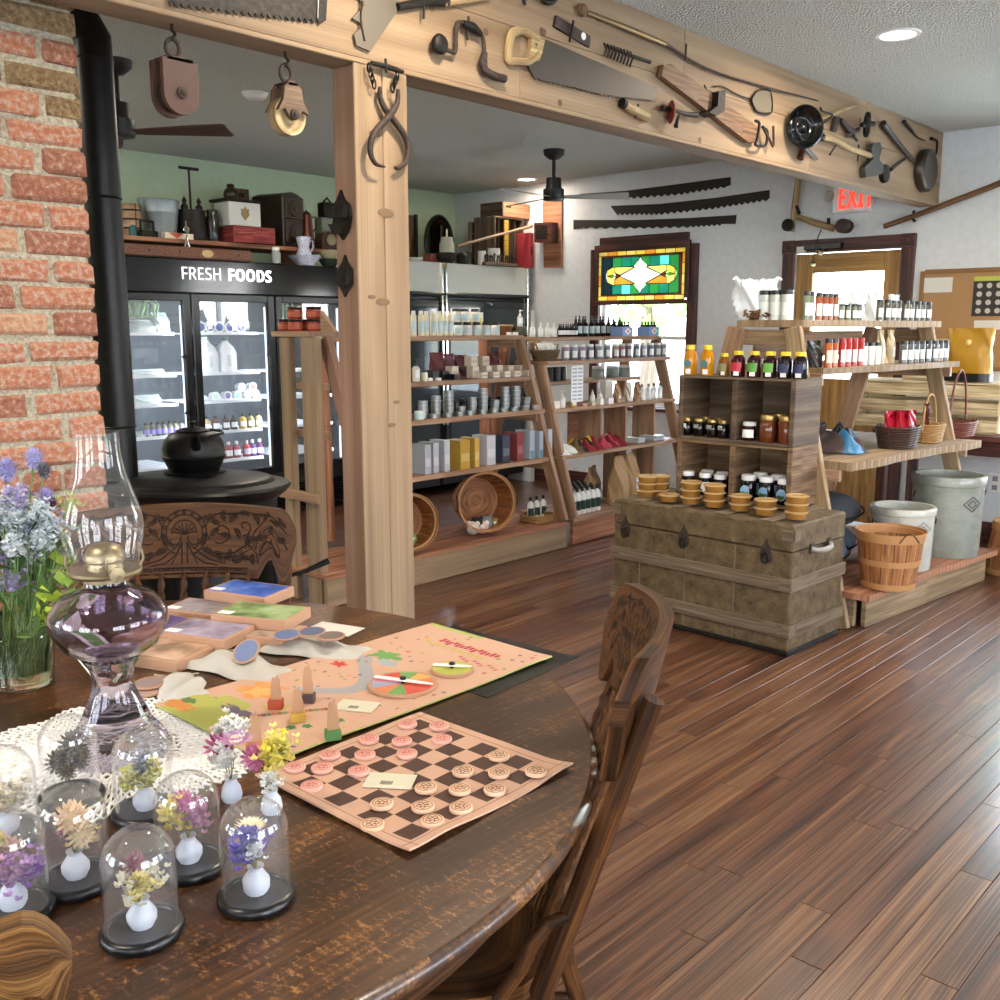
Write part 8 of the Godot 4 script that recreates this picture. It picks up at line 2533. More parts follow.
func wall_tools() -> void:
	var ir: Material = M["iron"]
	var bl = mat("crosscut_steel", hex("2f2823"), 0.55, 0.4)
	var pw: Material = M["tool_pale"]
	tool("crosscut_saw", "topmost of three dark crosscut saw blades on the white wall", "saw", 1, [["blade", "poly", bl, 0.004, toothed([[580, 194], [625, 191], [680, 184], [731, 177], [731, 185], [726, 187]], [[724, 186], [680, 193], [630, 197], [588, 196]], 44, 2.4), 0.004]])
	tool("crosscut_saw", "middle crosscut saw blade on the white wall, longest of three", "saw", 1, [["blade", "poly", bl, 0.004, toothed([[611, 206], [660, 204], [715, 198], [770, 190], [770, 198]], [[766, 199], [715, 207], [660, 213], [618, 213]], 52, 2.4), 0.004]])
	tool("crosscut_saw", "lowest crosscut saw blade just above the window frame", "saw", 1, [["blade", "poly", bl, 0.004, toothed([[574, 220], [640, 220], [690, 218], [737, 215], [736, 224], [722, 224]], [[720, 224], [690, 226], [640, 227], [584, 227], [574, 228]], 46, 2.0), 0.004]])
	tool("letter_box", "narrow wooden wall rack with a small open box", "wall rack", 1, [["back_board", "poly", M["cedar"], 0.0, [[544, 198], [563, 197], [563, 268], [545, 268]], 0.02], ["box", "poly", M["darktrim"], 0.02, [[542, 224], [559, 223], [559, 243], [542, 243]], 0.09], ["opening_shade", "poly", M["iron"], 0.11, [[544, 226], [555, 226], [555, 240], [544, 240]], 0.002]])  # flat dark sheet on the box front stands for the shade inside it
	tool("folding_yoke", "hinged grey wooden implement with black rollers above the door", "implement", 1, [["arm", "rod", pw, 0.06, [[803, 175], [799, 205], [796, 232]], [0.022, 0.026, 0.02]], ["arm", "rod", pw, 0.07, [[801, 217], [818, 223], [838, 229]], [0.016, 0.024, 0.026]], ["roller", "disc", ir, 0.07, [[794, 226]], [[0.035, 0], [0.045, 0.01], [0.045, 0.04], [0.03, 0.05], [0, 0.05]]], ["roller", "disc", mat("roller_brown", hex("3b2620"), 0.5), 0.02, [[849, 227]], [[0.045, 0], [0.05, 0.03], [0.03, 0.035], [0.03, 0.06], [0.05, 0.065], [0.05, 0.1], [0.03, 0.11], [0, 0.11]]], ["hinge", "rod", ir, 0.09, [[802, 207], [805, 215]], 0.012], ["wire", "rod", M["wire"], 0.06, [[825, 230], [821, 240], [822, 246]], 0.004], ["pin", "rod", ir, 0.09, [[834, 219], [834, 225]], 0.012]])
	tool("cane_pole", "long wooden pole hooked slanting across the white wall", "pole", 1, [["pole", "rod", M["tool_wood"], 0.05, [[887, 227], [940, 208], [1010, 181]], [0.018, 0.019, 0.02]], ["hook", "rod", ir, 0.05, [[917, 211], [915, 218], [918, 222]], 0.009]])
	tool("door_bells", "pair of small brass bells hanging at the door head", "bells", 1, [["cord", "rod", M["wire"], 0.1, [[822, 245], [821, 252], [818, 262]], 0.003], ["bell", "disc", M["brass"], 0.06, [[824, 252]], [[0.03, 0], [0.022, 0.02], [0.018, 0.05], [0, 0.06]]], ["bell", "disc", M["brass"], 0.06, [[817, 264]], [[0.022, 0], [0.016, 0.02], [0.012, 0.04], [0, 0.05]]]])
	# exit sign with two lamps
	var a = on_z(ZW + 0.06, 832, 214)
	var o = thing("exit_sign", "white emergency EXIT sign with red lettering and two side lamps", "sign", v3(a.x, a.y, ZW + 0.035))
	var w = 0.29
	var h = 0.2
	put(mb().box(v3(w / 2, h / 2, 0), v3(w, h, 0.07), 0.01), "housing", M["white_plastic"], o)
	var red = mat("exit_red", hex("ff3a24"), 0.4)
	red.emission_enabled = true
	red.emission = hex("ff2a18")
	red.emission_energy_multiplier = 2.2
	var f = lettering("EXIT", 0.15, red, o, v3(0.04, h * 0.5, 0.037), Basis.from_scale(v3(0.6, 1, 1)), "Droid Sans", true, 0.003)
	var g = AreaLight3D.new()
	g.name = "sign_glow"
	g.area_size = v2(0.2, 0.12)
	g.light_energy = 0.02
	g.light_color = hex("ff3020")
	g.shadow_enabled = true
	g.area_range = 14.0
	g.area_attenuation = 2.0
	g.position = v3(w / 2, h / 2, 0.05)
	g.rotation_degrees = v3(0, 180, 0)
	o.add_child(g)
	for s in [-1, 1]:
		var x = -0.02 if s < 0 else w + 0.02
		put(mb().at(v3(x, h * 0.62, 0.02), Basis(Vector3.RIGHT, PI / 2) * Basis(Vector3.FORWARD, s * 0.4)).lathe([v2(0, -0.03), v2(0.02, -0.03), v2(0.045, 0.01), v2(0.045, 0.02), v2(0.035, 0.014), v2(0, 0.004)], 20), "lamp_head", mat("lamp_grey", hex("b9b8b2"), 0.3), o)

# ---------- games on the table ----------
func flat_print(key: String, w: int, h: int, f: Callable) -> StandardMaterial3D:
	var im = Image.create_empty(w, h, false, Image.FORMAT_RGB8)
	f.call(im)
	var m = mat(key, Color.WHITE, 0.75)
	m.albedo_texture = ImageTexture.create_from_image(im)
	return m

func blob(im: Image, c: Vector2, rx: float, ry: float, col: Color, rag := 0.0) -> void:
	for y in range(int(c.y - ry), int(c.y + ry) + 1):
		for x in range(int(c.x - rx), int(c.x + rx) + 1):
			if x < 0 or y < 0 or x >= im.get_width() or y >= im.get_height():
				continue
			var d = v2((x - c.x) / rx, (y - c.y) / ry)
			var k = 1.0 + rag * sin(d.angle() * 5.0 + c.x) + rag * 0.6 * sin(d.angle() * 9.0)
			if d.length() < k:
				im.set_pixel(x, y, col)

# a mat lying on the table: x from x0 to x1, z from z0 (far) to z1 (near); texture V runs along z
func table_mat(called: String, label: String, x0: float, x1: float, z0: float, z1: float, m: Material, curl: float, skew: float, y := 0.0035) -> void:
	var c = v3((x0 + x1) / 2, TBL, (z0 + z1) / 2)
	var o = thing(called, label, "game mat", c, skew)
	var b = mb()
	b.uo = Vector2.ZERO
	b.sheet(30, 40, func(u, v):
		var e = pow(maxf(0.0, u - 0.82) / 0.18, 2.0) * curl * (0.5 + 0.5 * sin(v * 8.0)) + pow(maxf(0.0, 0.15 - v) / 0.15, 2.0) * curl * 0.6
		return v3((u - 0.5) * (x1 - x0), y + e + 0.0006 * sin(v * 17 + u * 5), (v - 0.5) * (z0 - z1)), 0.003, v2(1, -1))
	put(b, "cloth", m, o)

func table_games() -> void:
	mat("puzzle_wood", hex("b58a6c"), 0.6)
	var peach = hex("c79e84")
	var dark = hex("4a2f22")
	var chk = flat_print("checker_print", 360, 360, func(im):
		im.fill(peach)
		for i in 360:
			for e in [16, 343]:
				im.set_pixel(e, i, dark)
				im.set_pixel(i, e, dark)
		for r in 8:
			for c in 8:
				if (r + c) % 2 == 0:
					im.fill_rect(Rect2i(26 + c * 39, 26 + r * 39, 38, 38), dark))
	table_mat("checkers_mat", "peach cloth checkerboard with dark brown squares on the table", -1.258, -0.91, -1.157, -0.803, chk, 0.008, 0.02)
	var game = flat_print("game_print", 320, 640, func(im):
		im.fill(peach)
		var g = RandomNumberGenerator.new()
		g.seed = 9
		blob(im, v2(85, 590), 85, 62, hex("a8a851"), 0.12)
		blob(im, v2(30, 612), 34, 16, hex("c7803a"), 0.25)
		blob(im, v2(20, 590), 22, 10, hex("58743a"), 0.2)
		blob(im, v2(120, 560), 40, 12, hex("6c6070"), 0.3)
		blob(im, v2(70, 480), 40, 36, hex("d98c4c"), 0.2)
		blob(im, v2(72, 484), 22, 20, hex("e0a55e"), 0.25)
		for i in 70:
			var t = i / 70.0
			blob(im, v2(120 + 60 * sin(t * 4.2), 430 - t * 190), 17, 9, hex("a09c9b"))
		for i in 26:
			blob(im, v2(150 + i * 4.5, 560 - i * 7), 6, 5, [hex("8a4f3c"), hex("6a7f55"), hex("b06a4e")][i % 3], 0.2)
		for i in 150:
			var p = v2(g.randf_range(12, 308), g.randf_range(12, 628))
			blob(im, p, g.randf_range(1.5, 5), g.randf_range(1.5, 5), [hex("b5544a"), hex("c98a70"), hex("7d8a4a"), hex("c7a24a"), hex("6a5a78")][g.randi() % 5], 0.2)
		blob(im, v2(150, 505), 22, 18, hex("c4ad62"), 0.2)
		blob(im, v2(205, 500), 26, 13, hex("cf9a78"), 0.1)
		blob(im, v2(205, 500), 14, 7, hex("4d7a45"), 0.1)
		for q in [[250, 520], [268, 470], [236, 540]]:
			blob(im, v2(q[0], q[1]), 9, 7, hex("4d7a45"), 0.15)
		blob(im, v2(90, 210), 34, 22, hex("6c9a52"), 0.25)
		blob(im, v2(120, 235), 26, 14, hex("9fa5a8"), 0.2)
		im.fill_rect(Rect2i(0, 0, 150, 14), hex("a8b060"))
		blob(im, v2(60, 300), 16, 12, hex("c23f35"), 0.3)
		# the title: two rows of chunky marks
		for i in 14:
			im.fill_rect(Rect2i(96 + i * 11, 58 + (i % 3) * 3, 8, 20 - (i % 2) * 5), hex("a92c3a"))
			im.fill_rect(Rect2i(80 + i * 11, 88 + (i % 2) * 4, 7, 12), hex("b5a24c"))
		for i in 9:
			im.fill_rect(Rect2i(190 + i * 12, 112 + (i % 3) * 5, 8, 9), hex("b8685e")))
	table_mat("board_game_mat", "peach cloth board game mat printed with garden paths and flowers", -1.637, -1.272, -1.54, -0.838, game, 0.003, 0.0, 0.0065)
	solo(mb().box(v3(0, 0.0008, 0), v3(0.36, 0.0012, 0.3), 0.0004), "slate_mat", M["black_plastic"], "black mat showing under the end of the board game", "mat", "", v3(-1.41, TBL, -1.43), 0.05)
	# checkers pieces
	var pm = func(key, c, mark):
		return func() -> Node3D:
			var o = thing("checker_piece", "", "game piece")
			put(mb().lathe([v2(0, 0), v2(0.0165, 0), v2(0.017, 0.001), v2(0.017, 0.0052), v2(0.0162, 0.006), v2(0, 0.006)], 28), "disc", mat(key, c, 0.6), o)
			var b = mb()
			for k in 5:
				var ring = []
				for i in 9:
					var a = TAU * i / 8
					var ce = v3(cos(k * TAU / 5), 0, sin(k * TAU / 5)) * 0.0065 if k < 5 else Vector3.ZERO
					ring.append(ce + v3(cos(a) * 0.0035, 0.0061, sin(a) * 0.0035))
				b.tube(ring, 0.00055, 4, false)
			var rim = []
			for i in 25:
				rim.append(v3(cos(TAU * i / 24) * 0.0135, 0.0061, sin(TAU * i / 24) * 0.0135))
			b.tube(rim, 0.0005, 4, false)
			put(b, "engraving", mat(key + "_mark", mark, 0.7), o)
			return o
	for q in [[407.5, 725], [439, 727], [369, 740], [402, 742], [442, 740], [365, 755.5], [407, 754.5], [359, 772], [330, 756], [322, 769], [295, 768], [312, 787]]:
		place("red_piece", pm.call("piece_pink", hex("dba796"), hex("b3554c")), on_y(TBL + 0.0045, q[0], q[1] + 1), rr(0, 6), "wooden checkers piece engraved in red", "red-engraved checkers pieces")
	for q in [[499, 757], [536, 772.5], [463, 772.5], [499, 774], [426, 789], [460, 790.5], [495, 791], [382, 805], [423, 808], [461, 809], [372.5, 826], [432.5, 822]]:
		place("tan_piece", pm.call("piece_tan", hex("ddb595"), hex("6b432c")), on_y(TBL + (0.0045 if q[0] < 520 else 0.009), q[0], q[1] + 1), rr(0, 6), "wooden checkers piece engraved in brown", "brown-engraved checkers pieces")
	for q in [[390, 781, "cream price card with barcode lying on the checkerboard", 0.62], [357, 706, "cream price card with barcode lying on the board game", 0.5]]:
		var c = thing("price_card", q[2], "card", on_y(TBL + (0.0055 if q[0] > 370 else 0.0075), q[0], q[1]), q[3])
		put(mb().box(v3(0, 0.0004, 0), v3(0.075, 0.0008, 0.05)), "card", mat("card_ivory", hex("cfc9af"), 0.7), c)
		for i in 8:
			put(mb().box(v3(-0.012 + i * 0.0024, 0.0009, 0.008), v3(0.0012, 0.0002, 0.012)), "barcode", M["black_plastic"], c)
	# spinners
	spinner("large round wooden spinner with red, green and pink sectors", on_y(TBL + 0.007, 403, 686), 0.067, [hex("c9503c"), hex("cf7a4a"), hex("d9a35a"), hex("6f9a55"), hex("c9503c"), hex("d98a9a"), hex("9a9ab0"), hex("cf7a4a"), hex("6f9a55"), hex("c9503c")], 0.4)
	spinner("small round wooden spinner with yellow-green face", on_y(TBL + 0.007, 452, 671), 0.043, [hex("b7b84e"), hex("c4c062"), hex("a9ad4a")], 0.6)
	# pawns
	for q in [[276, 704, hex("a8452c"), "red", 0.052], [308, 698, hex("4f3b3c"), "plum brown", 0.062], [298, 717, hex("c09a3f"), "yellow", 0.052], [333, 735, hex("4b7a3f"), "green", 0.06], [255, 747, hex("b5793a"), "orange", 0.056]]:
		var o = thing("game_pawn", "wooden animal pawn on a %s block base" % q[3], "game pawn", on_y(TBL + 0.007, q[0], q[1] + 4), rr(0.3, 1.2), "pawns on the board game")
		put(mb().box(v3(0, 0.0085, 0), v3(0.026, 0.017, 0.02), 0.001), "base_block", mat("pawn_" + q[3], q[2], 0.6), o)
		var h: float = q[4]
		put(mb().at(v3(0, 0.012, 0)).prism([v2(-0.009, 0), v2(0.009, 0), v2(0.011, h * 0.35), v2(0.008, h * 0.6), v2(0.009, h * 0.78), v2(0.005, h * 0.86), v2(0.004, h), v2(0.0005, h * 0.86), v2(-0.004, h * 0.9), v2(-0.006, h * 0.8), v2(-0.008, h * 0.5)], -0.002, 0.002), "figure", mat("pawn_figure", hex("b48a68"), 0.65), o)
	# puzzle boxes
	for q in [[203, 616, 0.0, 0.16, 0.11, hex("9a8f92"), "grey landscape", 0.4], [250, 608, 0.026, 0.185, 0.12, hex("3f63b8"), "deep blue", 0.33], [172, 634, 0.0, 0.15, 0.11, hex("6a5a8f"), "violet flower", 0.3], [262, 632, 0.026, 0.19, 0.12, hex("8fa56a"), "green meadow", 0.45], [262, 640, 0.0, 0.17, 0.11, hex("b9a08a"), "plain tan", 0.45], [208, 645, 0.013, 0.17, 0.12, hex("a597ab"), "lilac meadow", 0.4], [166, 660, 0.0, 0.16, 0.12, hex("c7a183"), "sketched tan", 0.35]]:
		var o = thing("puzzle_box", "flat wooden puzzle box with a %s picture on its lid" % q[6], "box", on_y(TBL, q[0], q[1]) + v3(0, q[2], 0), q[7])
		put(mb().box(v3(0, 0.0125, 0), v3(q[3], 0.025, q[4]), 0.0015), "box", mat("puzzle_wood", hex("b58a6c"), 0.6), o)
		put(mb().box(v3(0, 0.0253, 0), v3(q[3] - 0.014, 0.0006, q[4] - 0.014)), "picture", mottled("picture_" + q[6], 221 + int(q[0]), [[0.0, q[5].darkened(0.35)], [0.5, q[5]], [1.0, q[5].lightened(0.3)]], 0.5, 0.3, 0.008), o)
		put(mb().box(v3(-q[3] * 0.36, 0.0257, q[4] * 0.3), v3(0.034, 0.0006, 0.022)), "price_sticker", M["label_white"], o)
	# drawstring bags and the round tiles on them
	for q in [[318, 650, 0.23, 0.12, 0.35, "white drawstring bag under three round tiles"], [240, 668, 0.23, 0.12, 0.15, "white drawstring bag with one tile leaning on it"], [180, 690, 0.13, 0.1, -0.2, "small white drawstring bag beside the lamp"]]:
		var o = thing("drawstring_bag", q[5], "bag", on_y(TBL + 0.002, q[0], q[1]), q[4])
		put(mb().sheet(26, 14, func(u, v):
			var e = clampf(minf(minf(u, 1 - u) * 5.0, minf(v, 1 - v) * 3.5), 0, 1)
			return v3((u - 0.5) * q[2], 0.002 + 0.022 * sqrt(e) * (0.75 + 0.25 * sin(u * 13 + v * 9)) * (0.6 + 0.4 * sin(u * 3.0 + 0.6)), (0.5 - v) * q[3] * (1.0 - 0.35 * pow(u, 3.0)) + 0.006 * sin(u * 11)), 0.001), "cloth", mat("muslin", hex("b8b3a8"), 0.9), o)
		put(mb().tube([v3(-q[2] * 0.45, 0.02, 0.03), v3(-q[2] * 0.56, 0.006, 0.0), v3(-q[2] * 0.5, 0.004, -0.04), v3(-q[2] * 0.3, 0.012, -0.05)], 0.0015, 5), "string", M["muslin"], o)
	for q in [[287, 636, 0.034, 0.1, hex("5a6d94"), "round blue picture tile, first of three on a bag"], [312, 633, 0.038, 0.05, hex("4f5a78"), "round slate picture tile between two others on a bag"], [331, 637, 0.036, 0.0, hex("7a6a62"), "round brown picture tile next to the slate one"], [247, 652, 0.036, 0.7, hex("6b7796"), "round blue grey tile leaning upright on a drawstring bag"], [150, 684, 0.014, 0.05, hex("8f7d78"), "round taupe tile on top of another beside the lamp"], [148, 692, 0.006, 0.0, hex("a98c7c"), "round tan tile lying on the table beside the lamp"]]:
		var o = thing("memory_tile", q[5], "tile", on_y(TBL + q[2], q[0], q[1]), 0.3, "round picture tiles")
		o.rotation.x = q[3]
		put(mb().lathe([v2(0, 0), v2(0.029, 0), v2(0.03, 0.001), v2(0.03, 0.004), v2(0, 0.004)], 28), "disc", M["puzzle_wood"], o)
		put(mb().lathe([v2(0.026, 0.0041), v2(0.026, 0.0045), v2(0, 0.0045)], 28), "picture", mat("tile_%d" % q[0], q[4], 0.5), o)
	solo(mb().box(v3(0, 0.0005, 0), v3(0.12, 0.0008, 0.07)), "paper_slip", M["paper"], "white paper slip on the table behind the drawstring bags", "paper", "", on_y(TBL + 0.001, 335, 629), 0.3)

func spinner(label: String, at: Vector3, r: float, cols: Array, arrow: float) -> void:
	var o = thing("game_spinner", label, "spinner", at)
	put(mb().lathe([v2(0, 0), v2(r, 0), v2(r + 0.001, 0.002), v2(r, 0.006), v2(0, 0.006)], 48), "disc", M["puzzle_wood"], o)
	var n = cols.size()
	for i in n:
		var b = mb()
		var a0 = TAU * i / n
		var poly = [Vector2.ZERO]
		for k in 13:
			poly.append(v2(cos(a0 + TAU / n * k / 12), sin(a0 + TAU / n * k / 12)) * r * 0.9)
		b.at(v3(0, 0.006, 0), Basis(Vector3.RIGHT, -PI / 2)).prism(poly, 0, 0.0006)
		put(b, "sector", mat("sector_%s" % (cols[i] as Color).to_html(false), cols[i], 0.6), o)
	put(mb().at(v3(0, 0.011, 0), Basis(Vector3.UP, arrow) * Basis(Vector3.RIGHT, -PI / 2)).prism([v2(-r * 0.9, -0.004), v2(0, -0.005), v2(r * 0.75, -0.003), v2(r * 0.95, 0.0), v2(r * 0.75, 0.003), v2(0, 0.005), v2(-r * 0.9, 0.004)], 0, 0.0025), "arrow", M["white_plastic"], o)
	put(mb().lathe([v2(0.004, 0.006), v2(0.005, 0.014), v2(0.007, 0.015), v2(0.006, 0.018), v2(0, 0.019)], 14), "pin", M["black_plastic"], o)

# ---------- lamp, lace, domes, flowers ----------
func petal(b: MB, c: Vector3, d: Vector3, l: float, w: float, cup := 0.25) -> void:
	var x = d.normalized()
	var up = Vector3.UP if absf(x.y) < 0.95 else Vector3.RIGHT
	var z = x.cross(up).normalized()
	var y = z.cross(x)
	var m1 = c + x * l * 0.5 + y * l * cup * 0.3
	var e = c + x * l + y * l * cup
	b.face([c, m1 + z * w, e, m1 - z * w], y, [Vector2.ZERO, Vector2.RIGHT, Vector2.ONE, Vector2.DOWN])

# kind: daisy (rays and a centre), globe (all-round spikes), spray (loose small cups)
func bloom(parent: Node, c: Vector3, r: float, kind: String, col: String, center := "d9b84a") -> void:
	var b = mb()
	b.tint(lin(col))
	if kind == "daisy":
		for k in 2:
			for i in 20:
				var a = TAU * i / 20 + k * 0.16
				petal(b, c + v3(0, 0.001 * k, 0), v3(cos(a), 0.25 + 0.5 * k, sin(a)), r * (1.0 - 0.25 * k), r * 0.13, 0.1)
		b.tint(lin(center)).ball(c + v3(0, r * 0.2, 0), v3(r * 0.36, r * 0.22, r * 0.36), 9, 5)
	elif kind == "globe":
		for i in 70:
			var y = 1.0 - 2.0 * (i + 0.5) / 70
			var a = i * 2.39996
			var d = v3(cos(a) * sqrt(1 - y * y), y, sin(a) * sqrt(1 - y * y))
			b.tint(lin(col).lightened(rng.randf() * 0.15))
			petal(b, c + d * r * 0.45, d, r * 0.6, r * 0.16, 0.15)
		b.tint(lin(col).darkened(0.3)).ball(c, Vector3.ONE * r * 0.6, 9, 6)
	else:
		for i in 60:
			var d = v3(rng.randfn(), rng.randfn(), rng.randfn()) * 0.42
			b.tint(lin(col).lightened(rng.randf() * 0.25).darkened(rng.randf() * 0.2))
			var q = c + d * r
			for k in 4:
				var a = TAU * k / 4 + i
				petal(b, q, v3(cos(a), 0.5, sin(a)), r * 0.42, r * 0.17, 0.3)
	put(b, "flower_head", vmat("petals", 0.8), parent)

func stem(b: MB, a: Vector3, c: Vector3, r := 0.0008) -> void:
	b.tube([a, a.lerp(c, 0.5) + v3(rr(-0.004, 0.004), 0, rr(-0.004, 0.004)), c], r, 4, false)

func dome(label: String, at: Vector3, flowers: Array, h := 0.135, vase := true) -> void:
	var o = thing("glass_dome", label, "glass dome", at, rr(0, 6), "dried flower domes on the table")
	var r = 0.043
	put(mb().lathe([v2(0, 0), v2(r + 0.002, 0), v2(r + 0.004, 0.003), v2(r + 0.004, 0.01), v2(r + 0.001, 0.013), v2(r - 0.005, 0.013), v2(r - 0.006, 0.011), v2(0, 0.011)], 48), "base", M["black_plastic"], o)
	var pr = [v2(r - 0.002, 0.0125), v2(r - 0.002, h - r)]
	for i in 12:
		var a = PI / 2 * (i + 1) / 12
		pr.append(v2(cos(a) * (r - 0.002), h - r + sin(a) * (r - 0.002)))
	for i in range(pr.size() - 1, -1, -1):
		pr.append(pr[i] * v2(0.965, 1.0) - v2(0, 0.0015))
	put(mb().lathe(pr, 48), "dome", glass("dome_glass", Color(1, 1, 1), 0.02), o)
	var top = 0.046
	if vase:
		put(mb().lathe([v2(0, 0.0115), v2(0.013, 0.0115), v2(0.0165, 0.018), v2(0.017, 0.028), v2(0.011, 0.037), v2(0.008, 0.041), v2(0.0105, 0.046), v2(0.007, 0.046), v2(0, 0.042)], 10), "bud_vase", mat("frosted_vase", hex("bfc5cf"), 0.35), o)
	var sb = mb()
	for q in flowers:
		var c = v3(q[0], q[1], q[2])
		stem(sb, v3(0, top - 0.005, 0), c)
		bloom(o, c, q[3] * 1.3, q[4], q[5], q[6] if q.size() > 6 else "d9b84a")
	put(sb, "stem", mat("dry_stem", hex("7d7a4a"), 0.8), o)

func table_glass() -> void:
	# lace doily
	var lp = v3(-1.5, TBL, -0.7)
	var d = thing("lace_doily", "white crochet lace doily under the oil lamp", "doily", lp)
	var lb = mb()
	for k in 15:
		var r = 0.03 + k * 0.014
		var n = 40 + k * 12
		var pts = []
		for i in n + 1:
			var w: float = r + (0.005 if i % 2 == 0 else -0.005) + 0.012 * k / 14.0 * sin(12.0 * TAU * (i % n) / n)
			pts.append(v3(cos(TAU * i / n) * w, 0.002 + 0.0008 * (i % 2), sin(TAU * i / n) * w))
		lb.tube(pts, 0.0026 if k % 4 else 0.0036, 4, false)
	for i in 144:
		var a = TAU * i / 144
		lb.tube([v3(cos(a) * (0.03 if i % 4 == 0 else 0.1), 0.002, sin(a) * (0.03 if i % 4 == 0 else 0.1)), v3(cos(a) * (0.225 + 0.012 * sin(12 * a)), 0.002, sin(a) * (0.225 + 0.012 * sin(12 * a)))], 0.0021, 4, false)
	put(lb, "lace", mat("lace_white", hex("f4f2ec"), 0.9), d)
	# oil lamp
	var o = thing("oil_lamp", "mauve pressed glass oil lamp with tall clear chimney", "oil lamp", lp + v3(0, 0.004, 0))
	var mauve = crystal("mauve_glass", hex("d2c6d6"))
	var rib = mb()
	var foot = [v2(0, 0), v2(0.083, 0), v2(0.087, 0.004), v2(0.085, 0.012), v2(0.07, 0.03), v2(0.056, 0.05), v2(0.043, 0.08), v2(0.033, 0.105), v2(0.029, 0.125), v2(0.034, 0.145), v2(0.044, 0.162), v2(0, 0.165)]
	rib.lathe(foot, 40, 0.3)
	for i in rib.v.size():
		var p = rib.v[i]
		var q = v2(p.x, p.z)
		if p.y > 0.02 and q.length() > 0.01:
			var k = 1.0 + 0.045 * cos(q.angle() * 20.0)
			rib.v[i] = v3(p.x * k, p.y, p.z * k)
	put(rib, "foot", mauve, o)
	put(mb().lathe([v2(0, 0.166), v2(0.045, 0.164), v2(0.075, 0.185), v2(0.092, 0.218), v2(0.09, 0.24), v2(0.072, 0.264), v2(0.04, 0.276), v2(0.034, 0.284), v2(0.034, 0.296), v2(0.03, 0.296), v2(0.03, 0.282), v2(0.068, 0.259), v2(0.086, 0.238), v2(0.088, 0.219), v2(0.07, 0.189), v2(0.04, 0.17), v2(0, 0.17)], 56, 0.3), "font", mauve, o)
	put(mb().lathe([v2(0, 0.29), v2(0.036, 0.29), v2(0.036, 0.3), v2(0.03, 0.304), v2(0.028, 0.32), v2(0.031, 0.322), v2(0.031, 0.33), v2(0.025, 0.343), v2(0.012, 0.349), v2(0, 0.349)], 32), "burner", M["brass"], o)
	put(mb().lathe([v2(0.03, 0.303), v2(0.054, 0.3), v2(0.056, 0.304), v2(0.054, 0.308), v2(0.03, 0.309)], 36), "gallery", M["brass"], o)
	for k in 4:
		var a = k * PI / 2 + 0.4
		put(mb().tube([v3(cos(a) * 0.052, 0.306, sin(a) * 0.052), v3(cos(a) * 0.058, 0.32, sin(a) * 0.058), v3(cos(a) * 0.056, 0.335, sin(a) * 0.056)], 0.0022, 5), "prong", M["brass"], o)
	put(mb().tube([v3(0.03, 0.315, 0.02), v3(0.075, 0.315, 0.02)], 0.0018, 5).at(v3(0.078, 0.315, 0.02), Basis(Vector3.FORWARD, PI / 2)).lathe([v2(0.012, 0), v2(0.012, 0.004), v2(0, 0.005)], 14), "wick_knob", M["brass"], o)
	put(mb().lathe([v2(0.052, 0.308), v2(0.053, 0.325), v2(0.059, 0.35), v2(0.063, 0.376), v2(0.06, 0.4), v2(0.05, 0.43), v2(0.04, 0.46), v2(0.0345, 0.495), v2(0.0335, 0.525)], 48, 0.3), "chimney", glass("chimney_glass", Color(1, 1, 1), 0.02), o)
	put(mb().lathe([v2(0.0335, 0.524), v2(0.0345, 0.5265), v2(0.0325, 0.5265)], 40), "chimney_rim", M["dome_glass"] if M.has("dome_glass") else glass("dome_glass", Color(1, 1, 1), 0.02), o)
	# card on a stand behind the lamp
	var pb = on_y(TBL, 103, 690)
	var pa = on_y(TBL + 0.13, 48, 622)
	var cd = thing("postcard", "white-edged green card leaning behind the oil lamp", "card", pb)
	var away = v3(-0.72, 0.0, -0.69)
	for q in [[0.0, 1.0, 0.002, 0.1, M["paper"], "card"], [0.05, 0.7, 0.0008, 0.06, mat("card_green", hex("5d9a4a"), 0.5), "picture"]]:
		var n = (pa - pb).cross(away).normalized() * (0.0 if q[2] > 0.001 else -0.0016)
		put(mb().bar((pa - pb) * q[0] + away * 0.05 + n, (pa - pb) * q[1] + away * 0.05 + n, q[3], q[2], away), q[5], q[4], cd)
	# domes
	var D = func(px, py): return on_y(TBL, px, py)
	dome("glass dome with white blooms, purple statice and a dark pink bud", D.call(143, 934), [[0.012, 0.062, 0.0, 0.014, "spray", "e6e2cc"], [-0.008, 0.066, 0.01, 0.014, "spray", "eee9d8"], [0.0, 0.07, -0.012, 0.012, "spray", "dcd7bd"], [-0.02, 0.05, 0.012, 0.011, "spray", "5a3aa8"], [0.0, 0.088, 0.004, 0.011, "globe", "7d2a44"], [0.024, 0.074, -0.012, 0.012, "spray", "d9c84e"]])
	dome("glass dome with cream strawflowers and violet statice", D.call(257, 900), [[-0.012, 0.085, 0.012, 0.017, "daisy", "efe6c4", "e4dba8"], [0.004, 0.068, 0.018, 0.013, "daisy", "f0e3d8", "e2c23a"], [0.016, 0.085, 0.0, 0.015, "spray", "5134b0"], [0.014, 0.066, 0.004, 0.014, "spray", "5a3abf"], [-0.004, 0.072, 0.0, 0.012, "spray", "6a48b8"], [0.006, 0.076, 0.016, 0.009, "daisy", "e8b0a0"], [0.024, 0.08, -0.014, 0.01, "spray", "dfe0e4"]])
	dome("glass dome with a pink globe flower and yellow statice", D.call(190, 868), [[0.004, 0.094, 0.0, 0.012, "globe", "c25a93"], [0.014, 0.072, 0.004, 0.015, "spray", "e0c832"], [0.016, 0.084, -0.004, 0.012, "spray", "e6d24a"], [-0.012, 0.066, 0.006, 0.013, "spray", "b0508a"], [-0.01, 0.08, -0.004, 0.01, "spray", "c06a9c"]])
